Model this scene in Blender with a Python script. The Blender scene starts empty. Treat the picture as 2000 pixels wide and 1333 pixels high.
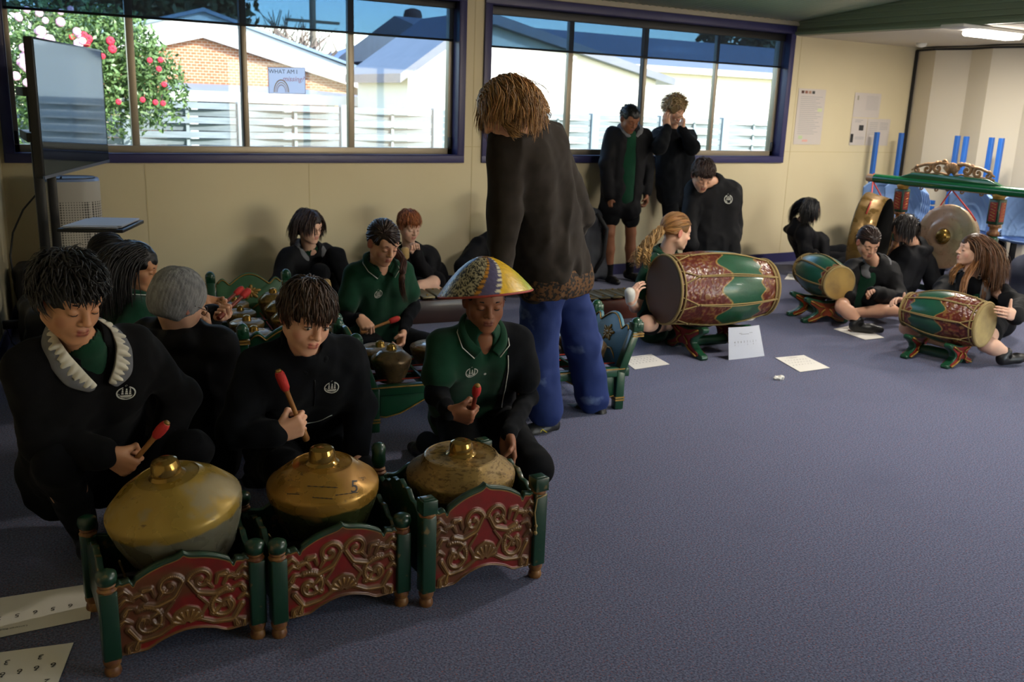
# Classroom gamelan rehearsal: script builds every object from mesh code
LAMP_E = 22.; LAMP_W = 38.; MID_W = 36.; DOOR_W = 42.; WIN_W = (0, 0); SKY_S = .5; SUN_S = 6.; EXPO = .6
import bpy, bmesh, math, random
import numpy as np
from mathutils import Vector, Matrix
from mathutils.bvhtree import BVHTree
random.seed(7); RNG = np.random.RandomState(11)
SC = bpy.context.scene; COL = SC.collection
PI = math.pi
V3 = lambda *a: np.array(a if len(a) > 1 else a[0], float)
def nz(v):
    v = np.array(v, float); return v/max(np.linalg.norm(v), 1e-9)
# ---------------------------------------------------------------- camera geometry (2000 x 1333 frame)
FPX, CX, CY, CAMH = 1816., 1000., 666.5, 1.55
_Z = nz([260, 7140, FPX]); _X = nz([3100, 349, -FPX]); _X = nz(_X-_Z*_X.dot(_Z)); _Y = np.cross(_Z, _X)
CR = np.array([_X, _Y, _Z])
def ray(x, y): return CR@np.array([x-CX, CY-y, -FPX])/FPX
CO = np.array([0, 0, CAMH])
def at(x, y, Y):
    r = ray(x, y); return CO+r*(Y/r[1])
def atx(x, y, X):
    r = ray(x, y); return CO+r*(X/r[0])
def atz(x, y, z=0.):
    r = ray(x, y); return CO+r*((z-CAMH)/r[2])
def atd(x, y, d): return CO+ray(x, y)*d
def depth_of(p): return -(CR.T@(np.array(p, float)-CO))[2]
cam = bpy.data.cameras.new('camera'); camo = bpy.data.objects.new('camera', cam); COL.objects.link(camo)
M = Matrix([list(r) for r in CR]).to_4x4(); M.translation = (0, 0, CAMH); camo.matrix_world = M
cam.sensor_width = 36; cam.lens = FPX/2000*36; cam.clip_end = 500; cam.clip_start = .02
cam.dof.use_dof = True; cam.dof.focus_distance = 3.3; cam.dof.aperture_fstop = 5.0
SC.camera = camo
# ---------------------------------------------------------------- colours and materials
def lin(c):
    if isinstance(c, str):
        c = c.lstrip('#'); c = [int(c[i:i+2], 16)/255 for i in (0, 2, 4)]
    return tuple((x/12.92 if x <= .04045 else ((x+.055)/1.055)**2.4) for x in c[:3])
MATS = {}
class NT:
    def __init__(s, m): s.n = m.node_tree.nodes; s.l = m.node_tree.links
    def new(s, t, **k):
        nd = s.n.new(t)
        for a, b in k.items():
            if a in nd.inputs: nd.inputs[a].default_value = b
            else: setattr(nd, a, b)
        return nd
    def link(s, a, b): s.l.new(a, b)
def mat(name, c='#888888', rough=.6, metal=0., var=None, vscale=8., vamt=.5, bump=0., bscale=60., spec=.5, attr=None, sheen=0., coat=0.,
        detail=4, bdist=.002, stretch=None, vthr=(.35, .65), sss=0., alpha=None):
    if name in MATS: return MATS[name]
    m = bpy.data.materials.new(name); m.use_nodes = True; t = NT(m); b = t.n['Principled BSDF']
    b.inputs['Roughness'].default_value = rough; b.inputs['Metallic'].default_value = metal
    b.inputs['Specular IOR Level'].default_value = spec
    if sheen: b.inputs['Sheen Weight'].default_value = sheen; b.inputs['Sheen Roughness'].default_value = .6
    if coat: b.inputs['Coat Weight'].default_value = coat; b.inputs['Coat Roughness'].default_value = .12
    if sss: b.inputs['Subsurface Weight'].default_value = sss; b.inputs['Subsurface Radius'].default_value = (.012, .005, .003); b.inputs['Subsurface Scale'].default_value = 1.
    tc = t.new('ShaderNodeTexCoord'); co = tc.outputs['Object']
    if stretch:
        mp = t.new('ShaderNodeMapping'); mp.inputs['Scale'].default_value = stretch; t.link(co, mp.inputs['Vector']); co = mp.outputs['Vector']
    base = lin(c)+(1,); col = None
    if attr:
        a = t.new('ShaderNodeAttribute', attribute_name=attr); col = a.outputs['Color']
    if var is not None:
        nn = t.new('ShaderNodeTexNoise'); nn.inputs['Scale'].default_value = vscale; nn.inputs['Detail'].default_value = detail; t.link(co, nn.inputs['Vector'])
        r = t.new('ShaderNodeMapRange'); r.inputs['From Min'].default_value = vthr[0]; r.inputs['From Max'].default_value = vthr[1]; r.inputs['To Max'].default_value = vamt; t.link(nn.outputs['Fac'], r.inputs['Value'])
        mx = t.new('ShaderNodeMix', data_type='RGBA'); t.link(r.outputs[0], mx.inputs['Factor'])
        if col: t.link(col, mx.inputs[6])
        else: mx.inputs[6].default_value = base
        mx.inputs[7].default_value = lin(var)+(1,); col = mx.outputs[2]
    if col: t.link(col, b.inputs['Base Color'])
    else: b.inputs['Base Color'].default_value = base
    if bump:
        n2 = t.new('ShaderNodeTexNoise'); n2.inputs['Scale'].default_value = bscale; n2.inputs['Detail'].default_value = 3; t.link(co, n2.inputs['Vector'])
        bp = t.new('ShaderNodeBump'); bp.inputs['Strength'].default_value = bump; bp.inputs['Distance'].default_value = bdist
        t.link(n2.outputs['Fac'], bp.inputs['Height']); t.link(bp.outputs[0], b.inputs['Normal'])
    MATS[name] = m; return m
# ---------------------------------------------------------------- objects
def link(o, parent=None):
    COL.objects.link(o)
    if parent is not None: o.parent = parent
    return o
def mk(name, verts, faces, m, parent=None, smooth=True, colors=None, loc=None):
    """faces: list of tuples or an (n,3/4) int array; verts in world space (minus loc)"""
    me = bpy.data.meshes.new(name); verts = np.asarray(verts, dtype=np.float32).reshape(-1, 3)
    off = parent_loc(parent) if parent is not None else (np.zeros(3) if loc is None else np.array(loc, float))
    verts = verts-off.astype(np.float32)
    if isinstance(faces, np.ndarray):
        n, k = faces.shape
        me.vertices.add(len(verts)); me.vertices.foreach_set('co', verts.ravel())
        me.loops.add(n*k); me.loops.foreach_set('vertex_index', faces.astype(np.int32).ravel())
        me.polygons.add(n); me.polygons.foreach_set('loop_start', np.arange(0, n*k, k, dtype=np.int32))
        me.polygons.foreach_set('loop_total', np.full(n, k, dtype=np.int32))
        me.update(calc_edges=True)
    else:
        me.from_pydata([tuple(map(float, v)) for v in verts], [], faces); me.update()
    if smooth: me.polygons.foreach_set('use_smooth', np.ones(len(me.polygons), dtype=bool))
    if colors is not None:
        a = me.color_attributes.new('Col', 'FLOAT_COLOR', 'POINT')
        c = np.ones((len(verts), 4), dtype=np.float32); c[:, :3] = colors; a.data.foreach_set('color', c.ravel())
    if m is not None: me.materials.append(m)
    me.validate()
    o = bpy.data.objects.new(name, me); link(o, parent); WL[o.name] = tuple(off)
    if parent is None: o.location = tuple(off)
    return o
WL = {}
def parent_loc(p):
    return np.array(WL.get(p.name, (0, 0, 0)), float)
def tag(o, label=None, cat=None, group=None, kind=None):
    if label: o['label'] = label
    if cat: o['category'] = cat
    if group: o['group'] = group
    if kind: o['kind'] = kind
    return o
def thing(name, label, cat, loc, group=None, kind=None):
    o = bpy.data.objects.new(name, None); COL.objects.link(o); o.location = tuple(map(float, loc)); o.empty_display_size = .05
    WL[o.name] = tuple(map(float, loc)); tag(o, label, cat, group, kind); return o
class MB:
    """collects shapes into one mesh"""
    def __init__(s): s.v = []; s.f = []; s.c = []; s.n = 0
    def add(s, v, f, col=None):
        v = np.asarray(v, float).reshape(-1, 3); s.v.append(v)
        for q in f: s.f.append(tuple(int(i)+s.n for i in q))
        s.c.append(np.tile(np.array(col if col is not None else (1, 1, 1), float), (len(v), 1))); s.n += len(v); return s
    def box(s, lo, hi, R=None, c=None, col=None):
        lo = np.array(lo, float); hi = np.array(hi, float)
        v = np.array([[(lo, hi)[i][0], (lo, hi)[j][1], (lo, hi)[k][2]] for i in (0, 1) for j in (0, 1) for k in (0, 1)])
        if R is not None:
            c0 = np.zeros(3) if c is None else np.array(c, float); v = v@np.array(R).T+c0
        elif c is not None: v = v+np.array(c)
        return s.add(v, [(0, 1, 3, 2), (4, 6, 7, 5), (0, 4, 5, 1), (2, 3, 7, 6), (0, 2, 6, 4), (1, 5, 7, 3)], col)
    def bar(s, a, b, w, h, up=(0, 0, 1), col=None):
        a = V3(a); b = V3(b); d = nz(b-a); sd = np.cross(d, up); sd = nz(sd) if np.linalg.norm(sd) > 1e-6 else V3(1, 0, 0); u = np.cross(sd, d)
        L = np.linalg.norm(b-a); R = np.array([sd, d, u]).T
        return s.box((-w/2, 0, -h/2), (w/2, L, h/2), R, a, col)
    def tube(s, pts, r, n=10, col=None, cap=True, closed=False):
        pts = [V3(p) for p in pts]; m = len(pts); rs = r if hasattr(r, '__len__') else [r]*m
        V = []; prev = None
        for i, p in enumerate(pts):
            if closed: t = nz(pts[(i+1) % m]-pts[i-1])
            else: t = nz(pts[min(i+1, m-1)]-pts[max(i-1, 0)])
            if prev is None:
                a = np.cross(t, (0, 0, 1)); a = nz(a) if np.linalg.norm(a) > 1e-3 else V3(1, 0, 0)
            else: a = nz(prev-t*prev.dot(t))
            prev = a; b = np.cross(t, a)
            for k in range(n):
                th = 2*PI*k/n; V.append(p+(a*math.cos(th)+b*math.sin(th))*rs[i])
        F = []
        for i in range(m if closed else m-1):
            for k in range(n):
                i2 = (i+1) % m; F.append((i*n+k, i*n+(k+1) % n, i2*n+(k+1) % n, i2*n+k))
        if cap and not closed: F.append(tuple(range(n))[::-1]); F.append(tuple((m-1)*n+k for k in range(n)))
        return s.add(V, F, col)
    def lathe(s, prof, c=(0, 0, 0), axis=(0, 0, 1), n=32, col=None, ecc=1.):
        """prof: (radius, height) pairs along axis"""
        ax = nz(axis); a = np.cross(ax, (0, 1, 0)); a = nz(a) if np.linalg.norm(a) > 1e-3 else V3(1, 0, 0); b = np.cross(ax, a); c = V3(c)
        V = []; F = []
        for (r, h) in prof:
            for k in range(n):
                th = 2*PI*k/n; V.append(c+ax*h+(a*math.cos(th)+b*math.sin(th)*ecc)*max(r, 1e-5))
        for i in range(len(prof)-1):
            for k in range(n): F.append((i*n+k, i*n+(k+1) % n, (i+1)*n+(k+1) % n, (i+1)*n+k))
        F.append(tuple(range(n))[::-1]); F.append(tuple((len(prof)-1)*n+k for k in range(n)))
        return s.add(V, F, col)
    def sphere(s, c, r, nu=16, nv=10, col=None, sc=(1, 1, 1), R=None):
        V = []; F = []
        for i in range(nv+1):
            ph = PI*i/nv
            for k in range(nu):
                th = 2*PI*k/nu; p = np.array([math.sin(ph)*math.cos(th), math.sin(ph)*math.sin(th), math.cos(ph)])*r*np.array(sc)
                if R is not None: p = np.array(R)@p
                V.append(V3(c)+p)
        for i in range(nv):
            for k in range(nu): F.append((i*nu+k, (i+1)*nu+k, (i+1)*nu+(k+1) % nu, i*nu+(k+1) % nu))
        return s.add(V, F, col)
    def prism(s, pts, o, u, v, depth, col=None):
        """2-D outline pts in plane (u,v) at o, extruded by depth along u x v"""
        u = V3(u); v = V3(v); w = nz(np.cross(u, v)); n = len(pts); o = V3(o)
        A = [o+u*p[0]+v*p[1] for p in pts]; B = [a+w*depth for a in A]
        F = [tuple(range(n))[::-1], tuple(range(n, 2*n))]+[(i, (i+1) % n, n+(i+1) % n, n+i) for i in range(n)]
        return s.add(A+B, F, col)
    def build(s, name, m, parent=None, smooth=False, bevel=0, colors=False, loc=None, seg=2):
        o = mk(name, np.concatenate(s.v), s.f, m, parent, smooth, np.concatenate(s.c) if colors else None, loc)
        if bevel:
            md = o.modifiers.new('bevel', 'BEVEL'); md.width = bevel; md.segments = seg; md.limit_method = 'ANGLE'; md.angle_limit = math.radians(40)
            md.harden_normals = False
            o.data.polygons.foreach_set('use_smooth', np.ones(len(o.data.polygons), dtype=bool))
            w = o.modifiers.new('wn', 'WEIGHTED_NORMAL') if False else None
        elif smooth == 'auto': sharp(o)
        return o
def sharp(o, ang=35):
    me = o.data; bm = bmesh.new(); bm.from_mesh(me)
    for e in bm.edges:
        if len(e.link_faces) == 2 and e.calc_face_angle(0) > math.radians(ang): e.smooth = False
    for fc in bm.faces: fc.smooth = True
    bm.to_mesh(me); bm.free(); return o
def recalc(o):
    bm = bmesh.new(); bm.from_mesh(o.data); bmesh.ops.recalc_face_normals(bm, faces=bm.faces[:]); bm.to_mesh(o.data); bm.free(); return o
def text_mesh(txt, size=.1, font_shear=0, spacing=1.0, bold=0.0):
    """triangulated outlines of text as (verts Nx2, faces)"""
    cu = bpy.data.curves.new('t', 'FONT'); cu.body = txt; cu.size = size; cu.shear = font_shear; cu.space_character = spacing; cu.offset = bold; cu.align_x = 'CENTER'; cu.align_y = 'CENTER'; cu.resolution_u = 3
    o = bpy.data.objects.new('t', cu); COL.objects.link(o)
    dg = bpy.context.evaluated_depsgraph_get(); me = bpy.data.meshes.new_from_object(o.evaluated_get(dg))
    v = np.array([list(p.co[:2]) for p in me.vertices]); f = [tuple(p.vertices) for p in me.polygons]
    bpy.data.objects.remove(o); bpy.data.curves.remove(cu); bpy.data.meshes.remove(me); return v, f
def put_text(mb, txt, o, u, v, size, off=.001, col=None, **k):
    t, f = text_mesh(txt, size, **k); u = nz(u); v = nz(v); w = nz(np.cross(u, v)); o = V3(o)
    if len(t): mb.add([o+u*p[0]+v*p[1]+w*off for p in t], f, col)
    return mb
# ---------------------------------------------------------------- noise + implicit surfaces
_LAT = RNG.rand(32, 32, 32).astype(np.float32)*2-1
def vnoise(P, scale=1., seed=0):
    q = np.asarray(P, dtype=np.float32)*scale+seed*7.31; i = np.floor(q).astype(np.int32); fr = q-i; fr = fr*fr*(3-2*fr); i0 = i & 31; i1 = (i+1) & 31
    x0, y0, z0 = i0[..., 0], i0[..., 1], i0[..., 2]; x1, y1, z1 = i1[..., 0], i1[..., 1], i1[..., 2]; fx, fy, fz = fr[..., 0], fr[..., 1], fr[..., 2]
    L = _LAT
    a = L[x0, y0, z0]*(1-fx)+L[x1, y0, z0]*fx; b = L[x0, y1, z0]*(1-fx)+L[x1, y1, z0]*fx
    c = L[x0, y0, z1]*(1-fx)+L[x1, y0, z1]*fx; d = L[x0, y1, z1]*(1-fx)+L[x1, y1, z1]*fx
    return (a*(1-fy)+b*fy)*(1-fz)+(c*(1-fy)+d*fy)*fz
class SDF:
    def __init__(s): s.p = []
    def rc(s, a, b, ra, rb=None, k=.02, op='u', col=None):
        rb = ra if rb is None else rb; a = V3(a); b = V3(b)
        s.p.append(('rc', a, b, ra, rb, k, op, np.minimum(a-ra, b-rb), np.maximum(a+ra, b+rb), col)); return s
    def el(s, c, r, R=None, k=.02, op='u', col=None):
        c = V3(c); r = V3(r); R = np.eye(3) if R is None else np.array(R); e = np.sqrt(((R*r)**2).sum(1))
        s.p.append(('el', c, r, R, None, k, op, c-e, c+e, col)); return s
    def bx(s, c, hf, R=None, rd=.01, k=.01, op='u', col=None):
        c = V3(c); hf = V3(hf); R = np.eye(3) if R is None else np.array(R); e = np.abs(R)@hf
        s.p.append(('bx', c, hf, R, rd, k, op, c-e, c+e, col)); return s
    def cat(s, o): s.p += o.p; return s
    def bounds(s):
        L = [q for q in s.p if q[6] == 'u']; return np.min([q[7] for q in L], 0), np.max([q[8] for q in L], 0)
    @staticmethod
    def dist(q, P):
        if q[0] == 'rc':
            _, a, b, ra, rb = q[:5]; ab = (b-a).astype(np.float32); L2 = max(float(ab@ab), 1e-9)
            pa = P-a.astype(np.float32); t = np.clip((pa@ab)/L2, 0, 1); d = pa-t[..., None]*ab
            return np.sqrt((d*d).sum(-1))-(ra+(rb-ra)*t)
        if q[0] == 'el':
            _, c, r, R = q[:4]; l = (P-c.astype(np.float32))@R.astype(np.float32); a = l/r.astype(np.float32); b = l/(r*r).astype(np.float32)
            k0 = np.sqrt((a*a).sum(-1)); k1 = np.sqrt((b*b).sum(-1)); return k0*(k0-1)/np.maximum(k1, 1e-6)
        _, c, hf, R, rd = q[:5]; l = np.abs((P-c.astype(np.float32))@R.astype(np.float32))-(hf-rd).astype(np.float32)
        return np.sqrt((np.maximum(l, 0)**2).sum(-1))+np.minimum(l.max(-1), 0)-rd
    def mesh(s, h, lo=None, hi=None, disp=None, skip=(), pad=None):
        """surface nets; skip: boxes (lo,hi) whose inside is left to finer grids"""
        l0, h0 = s.bounds(); clip = lo is not None
        lo = l0-2*h-.01 if lo is None else V3(lo); hi = h0+2*h+.01 if hi is None else V3(hi)
        n = np.ceil((hi-lo)/h).astype(int)+1; F = np.full(tuple(n), .2, dtype=np.float32)
        ax = [np.float32(lo[i])+np.arange(n[i], dtype=np.float32)*np.float32(h) for i in range(3)]
        for q in s.p:
            m = q[5]+2.5*h+.012; i0 = np.clip(np.floor((q[7]-m-lo)/h).astype(int), 0, n-1); i1 = np.clip(np.ceil((q[8]+m-lo)/h).astype(int)+1, 0, n)
            if (i1 <= i0).any(): continue
            sl = tuple(slice(a, b) for a, b in zip(i0, i1))
            P = np.stack(np.meshgrid(*[ax[i][sl[i]] for i in range(3)], indexing='ij'), -1)
            d = s.dist(q, P).astype(np.float32); o = F[sl]; k = q[5]
            if q[6] == 'u': F[sl] = np.minimum(o, d)-np.maximum(k-np.abs(o-d), 0)**2/(4*k)
            elif q[6] == 's': d = -d; F[sl] = np.maximum(o, d)+np.maximum(k-np.abs(o-d), 0)**2/(4*k)
        if disp is not None:
            msk = np.abs(F) < .035; ii = np.argwhere(msk)
            if len(ii): F[msk] += disp(lo+ii*h).astype(np.float32)
        S = F < 0
        c = np.zeros(tuple(n-1), dtype=np.int8)
        for a in (0, 1):
            for b in (0, 1):
                for e in (0, 1): c += S[a:n[0]-1+a, b:n[1]-1+b, e:n[2]-1+e]
        act = (c > 0) & (c < 8)
        for (bl, bh) in skip:
            a = np.maximum(np.ceil((V3(bl)-lo)/h).astype(int)+1, 0); b = np.minimum(np.floor((V3(bh)-lo)/h).astype(int)-1, n-1)
            if (b > a).all(): act[a[0]:b[0], a[1]:b[1], a[2]:b[2]] = False
        ids = np.argwhere(act); idx = np.full(act.shape, -1, dtype=np.int64); idx[act] = np.arange(len(ids))
        if not len(ids): return np.zeros((0, 3)), np.zeros((0, 4), int)
        pos = np.zeros((len(ids), 3)); cnt = np.zeros(len(ids))
        cor = [np.array(q) for q in ((0, 0, 0), (1, 0, 0), (0, 1, 0), (1, 1, 0), (0, 0, 1), (1, 0, 1), (0, 1, 1), (1, 1, 1))]
        for (a, b) in ((0, 1), (2, 3), (4, 5), (6, 7), (0, 2), (1, 3), (4, 6), (5, 7), (0, 4), (1, 5), (2, 6), (3, 7)):
            A = ids+cor[a]; B = ids+cor[b]; fa = F[A[:, 0], A[:, 1], A[:, 2]].astype(float); fb = F[B[:, 0], B[:, 1], B[:, 2]].astype(float)
            x = (fa < 0) != (fb < 0); t = np.where(x, fa/np.where(x, fa-fb, 1), 0)
            pos += np.where(x[:, None], cor[a]+t[:, None]*(cor[b]-cor[a]), 0); cnt += x
        Vv = lo+h*(ids+pos/cnt[:, None]); Q = []
        for axx in range(3):
            u, w = [(1, 2), (2, 0), (0, 1)][axx]
            e = np.eye(3, dtype=int); ids0 = ids[(ids[:, u] > 0) & (ids[:, w] > 0)]
            A = ids0; B = ids0+e[axx]; sa = S[A[:, 0], A[:, 1], A[:, 2]]; sb = S[B[:, 0], B[:, 1], B[:, 2]]; m = sa != sb; ids1 = ids0[m]; sa = sa[m]
            g = lambda d: idx[tuple((ids1-d).T)]
            q = np.stack([g(e[u]+e[w]), g(e[w]), g(0*e[u]), g(e[u])], 1); ok = (q >= 0).all(1); q = q[ok]; sa = sa[ok]
            q[~sa] = q[~sa][:, ::-1]; Q.append(q)
        Q = np.concatenate(Q)
        return Vv, Q
    def colors(s, V, base):
        """paint: nearest coloured primitive wins with its softness"""
        C = np.tile(np.array(base, float), (len(V), 1)); Pf = V.astype(np.float32)
        for q in s.p:
            if q[9] is None: continue
            col, soft = q[9]; d = s.dist(q, Pf); w = np.clip(1-d/max(soft, 1e-5), 0, 1)[:, None]; C = C*(1-w)+np.array(col)*w
        return C
def meshes(parts):
    """join (V,Q) pairs"""
    V = []; Q = []; n = 0
    for v, q in parts:
        if len(v) == 0: continue
        V.append(v); Q.append(q+n); n += len(v)
    return np.concatenate(V), np.concatenate(Q)
def smooth_mesh(V, Q, it=1, lam=.5):
    E = np.concatenate([Q[:, [0, 1]], Q[:, [1, 2]], Q[:, [2, 3]], Q[:, [3, 0]]])
    for _ in range(it):
        S = np.zeros_like(V); c = np.zeros(len(V))
        for k in range(3): S[:, k] = np.bincount(E[:, 0], V[E[:, 1], k], len(V))+np.bincount(E[:, 1], V[E[:, 0], k], len(V))
        c = np.bincount(E[:, 0], minlength=len(V))+np.bincount(E[:, 1], minlength=len(V)); m = c > 0
        V = V.copy(); V[m] = V[m]*(1-lam)+lam*S[m]/c[m][:, None]
    return V
def bvh_of(V, Q): return BVHTree.FromPolygons([tuple(v) for v in V], [tuple(int(i) for i in q) for q in Q])
def rotm(fwd, up=(0, 0, 1)):
    """columns: x(right-hand side of image when fwd is y), y=fwd, z=up-ish"""
    y = nz(fwd); x = nz(np.cross(y, up)); z = np.cross(x, y); return np.array([x, y, z]).T
# ================================================================ ROOM
YW = 7.07; XR = 9.5; YB = -3.0; ZF = 2.33; XF = 7.55
def ztop(Y): return 2.47+.1*(YW-Y)
m_wall = mat('wall_paint', '#d2c5a2', .75, var='#c6b893', vscale=1.2, vamt=.35, bump=.05, bscale=300)
m_wallw = mat('partition_vinyl', '#d8cfbc', .6, bump=.05, bscale=200)
m_navy = mat('navy_gloss_paint', '#35335f', .42, var='#2a2a52', vscale=5, vamt=.4)
m_alu = mat('bronze_anodised', '#9a8f7c', .4, .35)
m_alud = mat('dark_rubber', '#15151a', .6)
m_green = mat('green_steel', '#7c8a74', .4)
def carpet():
    m = bpy.data.materials.new('carpet'); m.use_nodes = True; t = NT(m); b = t.n['Principled BSDF']; b.inputs['Roughness'].default_value = 1; b.inputs['Specular IOR Level'].default_value = .15
    b.inputs['Sheen Weight'].default_value = .25; b.inputs['Sheen Tint'].default_value = (.7, .75, 1, 1)
    tc = t.new('ShaderNodeTexCoord'); O = tc.outputs['Object']
    def ns(sc, det=3, off=0):
        mp = t.new('ShaderNodeMapping'); mp.inputs['Location'].default_value = (off, off*2, 0); t.link(O, mp.inputs['Vector'])
        n = t.new('ShaderNodeTexNoise'); n.inputs['Scale'].default_value = sc; n.inputs['Detail'].default_value = det; t.link(mp.outputs[0], n.inputs['Vector']); return n.outputs['Fac']
    def mixc(f, a, bb):
        x = t.new('ShaderNodeMix', data_type='RGBA'); t.link(f, x.inputs[0])
        for s, c in ((6, a), (7, bb)):
            if isinstance(c, str): x.inputs[s].default_value = lin(c)+(1,)
            else: t.link(c, x.inputs[s])
        return x.outputs[2]
    def thr(f, lo, hi, mx=1.):
        r = t.new('ShaderNodeMapRange'); r.inputs['From Min'].default_value = lo; r.inputs['From Max'].default_value = hi; r.inputs['To Max'].default_value = mx; t.link(f, r.inputs['Value']); return r.outputs[0]
    c = mixc(thr(ns(140, 3), .38, .62), '#3f4358', '#6b7089')
    c = mixc(thr(ns(170, 2, 5), .62, .68), c, '#96534a')
    c = mixc(thr(ns(200, 2, 9), .64, .7), c, '#26283f')
    c = mixc(thr(ns(2.3, 4, 3), .55, .75, .35), c, '#4a4d63')
    t.link(c, b.inputs['Base Color'])
    bp = t.new('ShaderNodeBump'); bp.inputs['Strength'].default_value = .6; bp.inputs['Distance'].default_value = .004; t.link(ns(160, 3), bp.inputs['Height']); t.link(bp.outputs[0], b.inputs['Normal'])
    return m
def S(name, mb, m, parent=None, **k):
    o = mb.build(name, m, parent, **k)
    if parent is None: o['kind'] = 'structure'
    return o
# floor
S('floor', MB().box((-2.5, YB-.2, -.1), (XR+.2, YW+.2, 0)), carpet())
# left wall, slightly out of square
xl = lambda Y: .305-.136*(YW-Y)
pl = [(xl(YW+.2), YW+.2), (xl(YB-.2), YB-.2), (xl(YB-.2)-.15, YB-.2), (xl(YW+.2)-.15, YW+.2)]
S('wall_left', MB().prism([(p[0], p[1]) for p in pl][::-1], (0, 0, -.05), (1, 0, 0), (0, 1, 0), 3.7), m_wall)
bl = [(xl(YW)+.012, YW), (xl(YB)+.012, YB), (xl(YB), YB), (xl(YW), YW)]
S('baseboard_left', MB().prism(bl[::-1], (0, 0, 0), (1, 0, 0), (0, 1, 0), .1), m_navy)
# window wall with two openings
OP = [(.385, 3.685, 1.12, 2.35), (3.975, 7.465, 1.12, 2.35)]
w = MB(); xs = [-.2, OP[0][0], OP[0][1], OP[1][0], OP[1][1], XR+.3]; T = .2
w.box((xs[0], YW, -.05), (xs[5], YW+T, 1.12)); w.box((xs[0], YW, 2.35), (xs[5], YW+T, 3.0))
for a, b in ((0, 1), (2, 3), (4, 5)): w.box((xs[a], YW, 1.12), (xs[b], YW+T, 2.35))
S('wall_back', w, m_wall)
g = MB()
for x in (3.83, 7.63, 1.2, 2.4, 4.9, 6.1): g.box((x-.004, YW-.0015, .1), (x+.004, YW, 1.055 if x not in (3.83, 7.63) else 2.4))
g.box((7.53, YW-.0015, 1.17), (XR, YW, 1.178)); g.box((3.745, YW-.0015, 1.19), (3.905, YW, 1.198))
S('trim_1', g, mat('wall_joint', '#c3b48c', .8))
S('baseboard_back', MB().box((xl(YW), YW-.013, 0), (XR, YW, .1)), m_navy)
S('trim_2', MB().box((xl(YW), YW-.02, 2.425), (XF, YW, 2.47)), mat('beige_cornice', '#a89f8a', .5))
# windows
def glass_mat():
    m = bpy.data.materials.new('window_glass'); m.use_nodes = True; t = NT(m); t.n.remove(t.n['Principled BSDF']); out = t.n['Material Output']
    tr = t.new('ShaderNodeBsdfTransparent'); tr.inputs[0].default_value = (.93, .95, .95, 1); gl = t.new('ShaderNodeBsdfGlossy'); gl.inputs['Roughness'].default_value = .02
    fr = t.new('ShaderNodeFresnel'); fr.inputs['IOR'].default_value = 1.45; mx = t.new('ShaderNodeMixShader'); ge = t.new('ShaderNodeNewGeometry'); sb_ = t.new('ShaderNodeMath', operation='SUBTRACT'); sb_.inputs[0].default_value = 1; t.link(ge.outputs['Backfacing'], sb_.inputs[1]); ml = t.new('ShaderNodeMath', operation='MULTIPLY'); t.link(fr.outputs[0], ml.inputs[0]); t.link(sb_.outputs[0], ml.inputs[1]); t.link(ml.outputs[0], mx.inputs[0]); t.link(tr.outputs[0], mx.inputs[1]); t.link(gl.outputs[0], mx.inputs[2]); t.link(mx.outputs[0], out.inputs[0]); return m
m_glass = glass_mat()
def screen_mat():
    m = bpy.data.materials.new('blind_screen_mesh'); m.use_nodes = True; t = NT(m); out = t.n['Material Output']; b = t.n['Principled BSDF']
    b.inputs['Base Color'].default_value = (.03, .035, .045, 1); b.inputs['Roughness'].default_value = .8
    tr = t.new('ShaderNodeBsdfTransparent'); tr.inputs[0].default_value = (.55, .78, 1, 1); mx = t.new('ShaderNodeMixShader'); mx.inputs[0].default_value = .58
    t.link(tr.outputs[0], mx.inputs[1]); t.link(b.outputs[0], mx.inputs[2]); t.link(mx.outputs[0], out.inputs[0]); return m
m_screen = screen_mat(); m_black = mat('black_powder_coat', '#0c0c0f', .45)
MUL = [[(1.17, .05, 0), (1.96, .035, 1), (2.79, .05, 0)], [(4.86, .05, 0), (5.71, .035, 1), (6.6, .035, 0)]]
for wi, (x0, x1, z0, z1) in enumerate(OP):
    W = tag(thing('window_%d' % (wi+1), None, None, ((x0+x1)/2, YW+.1, z0)), kind='structure')
    f = MB(); P = .022
    f.box((x0-.06, YW-P, z0-.06), (x1+.06, YW, z0)); f.box((x0-.06, YW-P, z1), (x1+.06, YW, z1+.072))
    f.box((x0-.06, YW-P, z0), (x0, YW, z1)); f.box((x1, YW-P, z0), (x1+.06, YW, z1))
    f.box((x0, YW-P, z0), (x0+.008, YW+.09, z1)); f.box((x1-.008, YW-P, z0), (x1, YW+.09, z1)); f.box((x0, YW-P, z0), (x1, YW+.09, z0+.006)); f.box((x0, YW-P, z1-.006), (x1, YW+.09, z1))
    f.build('window_trim', m_navy, W, bevel=.003)
    a = MB(); A0, A1 = YW+.09, YW+.15
    a.box((x0, A0, z0), (x1, A1, z0+.055)); a.box((x0, A0, z1-.05), (x1, A1, z1)); a.box((x0, A0, z0), (x0+.045, A1, z1)); a.box((x1-.045, A0, z0), (x1, A1, z1))
    a.build('window_frame', m_alu, W, bevel=.002)
    for (mx_, mw, ov) in MUL[wi]:
        q = MB().box((mx_-mw/2, A0+.01, z0+.05), (mx_+mw/2, A1-.005, z1-.045)); q.build('mullion', m_alu, W, bevel=.002)
        if ov: MB().box((mx_-mw/2-.012, A0+.012, z0+.05), (mx_-mw/2, A1, z1-.045)).build('sash_seal', m_alud, W)
    ed = [x0+.045]+[q[0] for q in MUL[wi]]+[x1-.045]
    for k in range(4): MB().box((ed[k], YW+.12, z0+.055), (ed[k+1], YW+.124, z1-.05)).build('pane', m_glass, W)
    for k, xx in enumerate((x0+.03, x1-.03)):
        MB().box((xx-.012, A0-.018, z0+.06), (xx+.012, A0+.002, z0+.145)).build('latch', m_black, W, bevel=.004)
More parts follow.
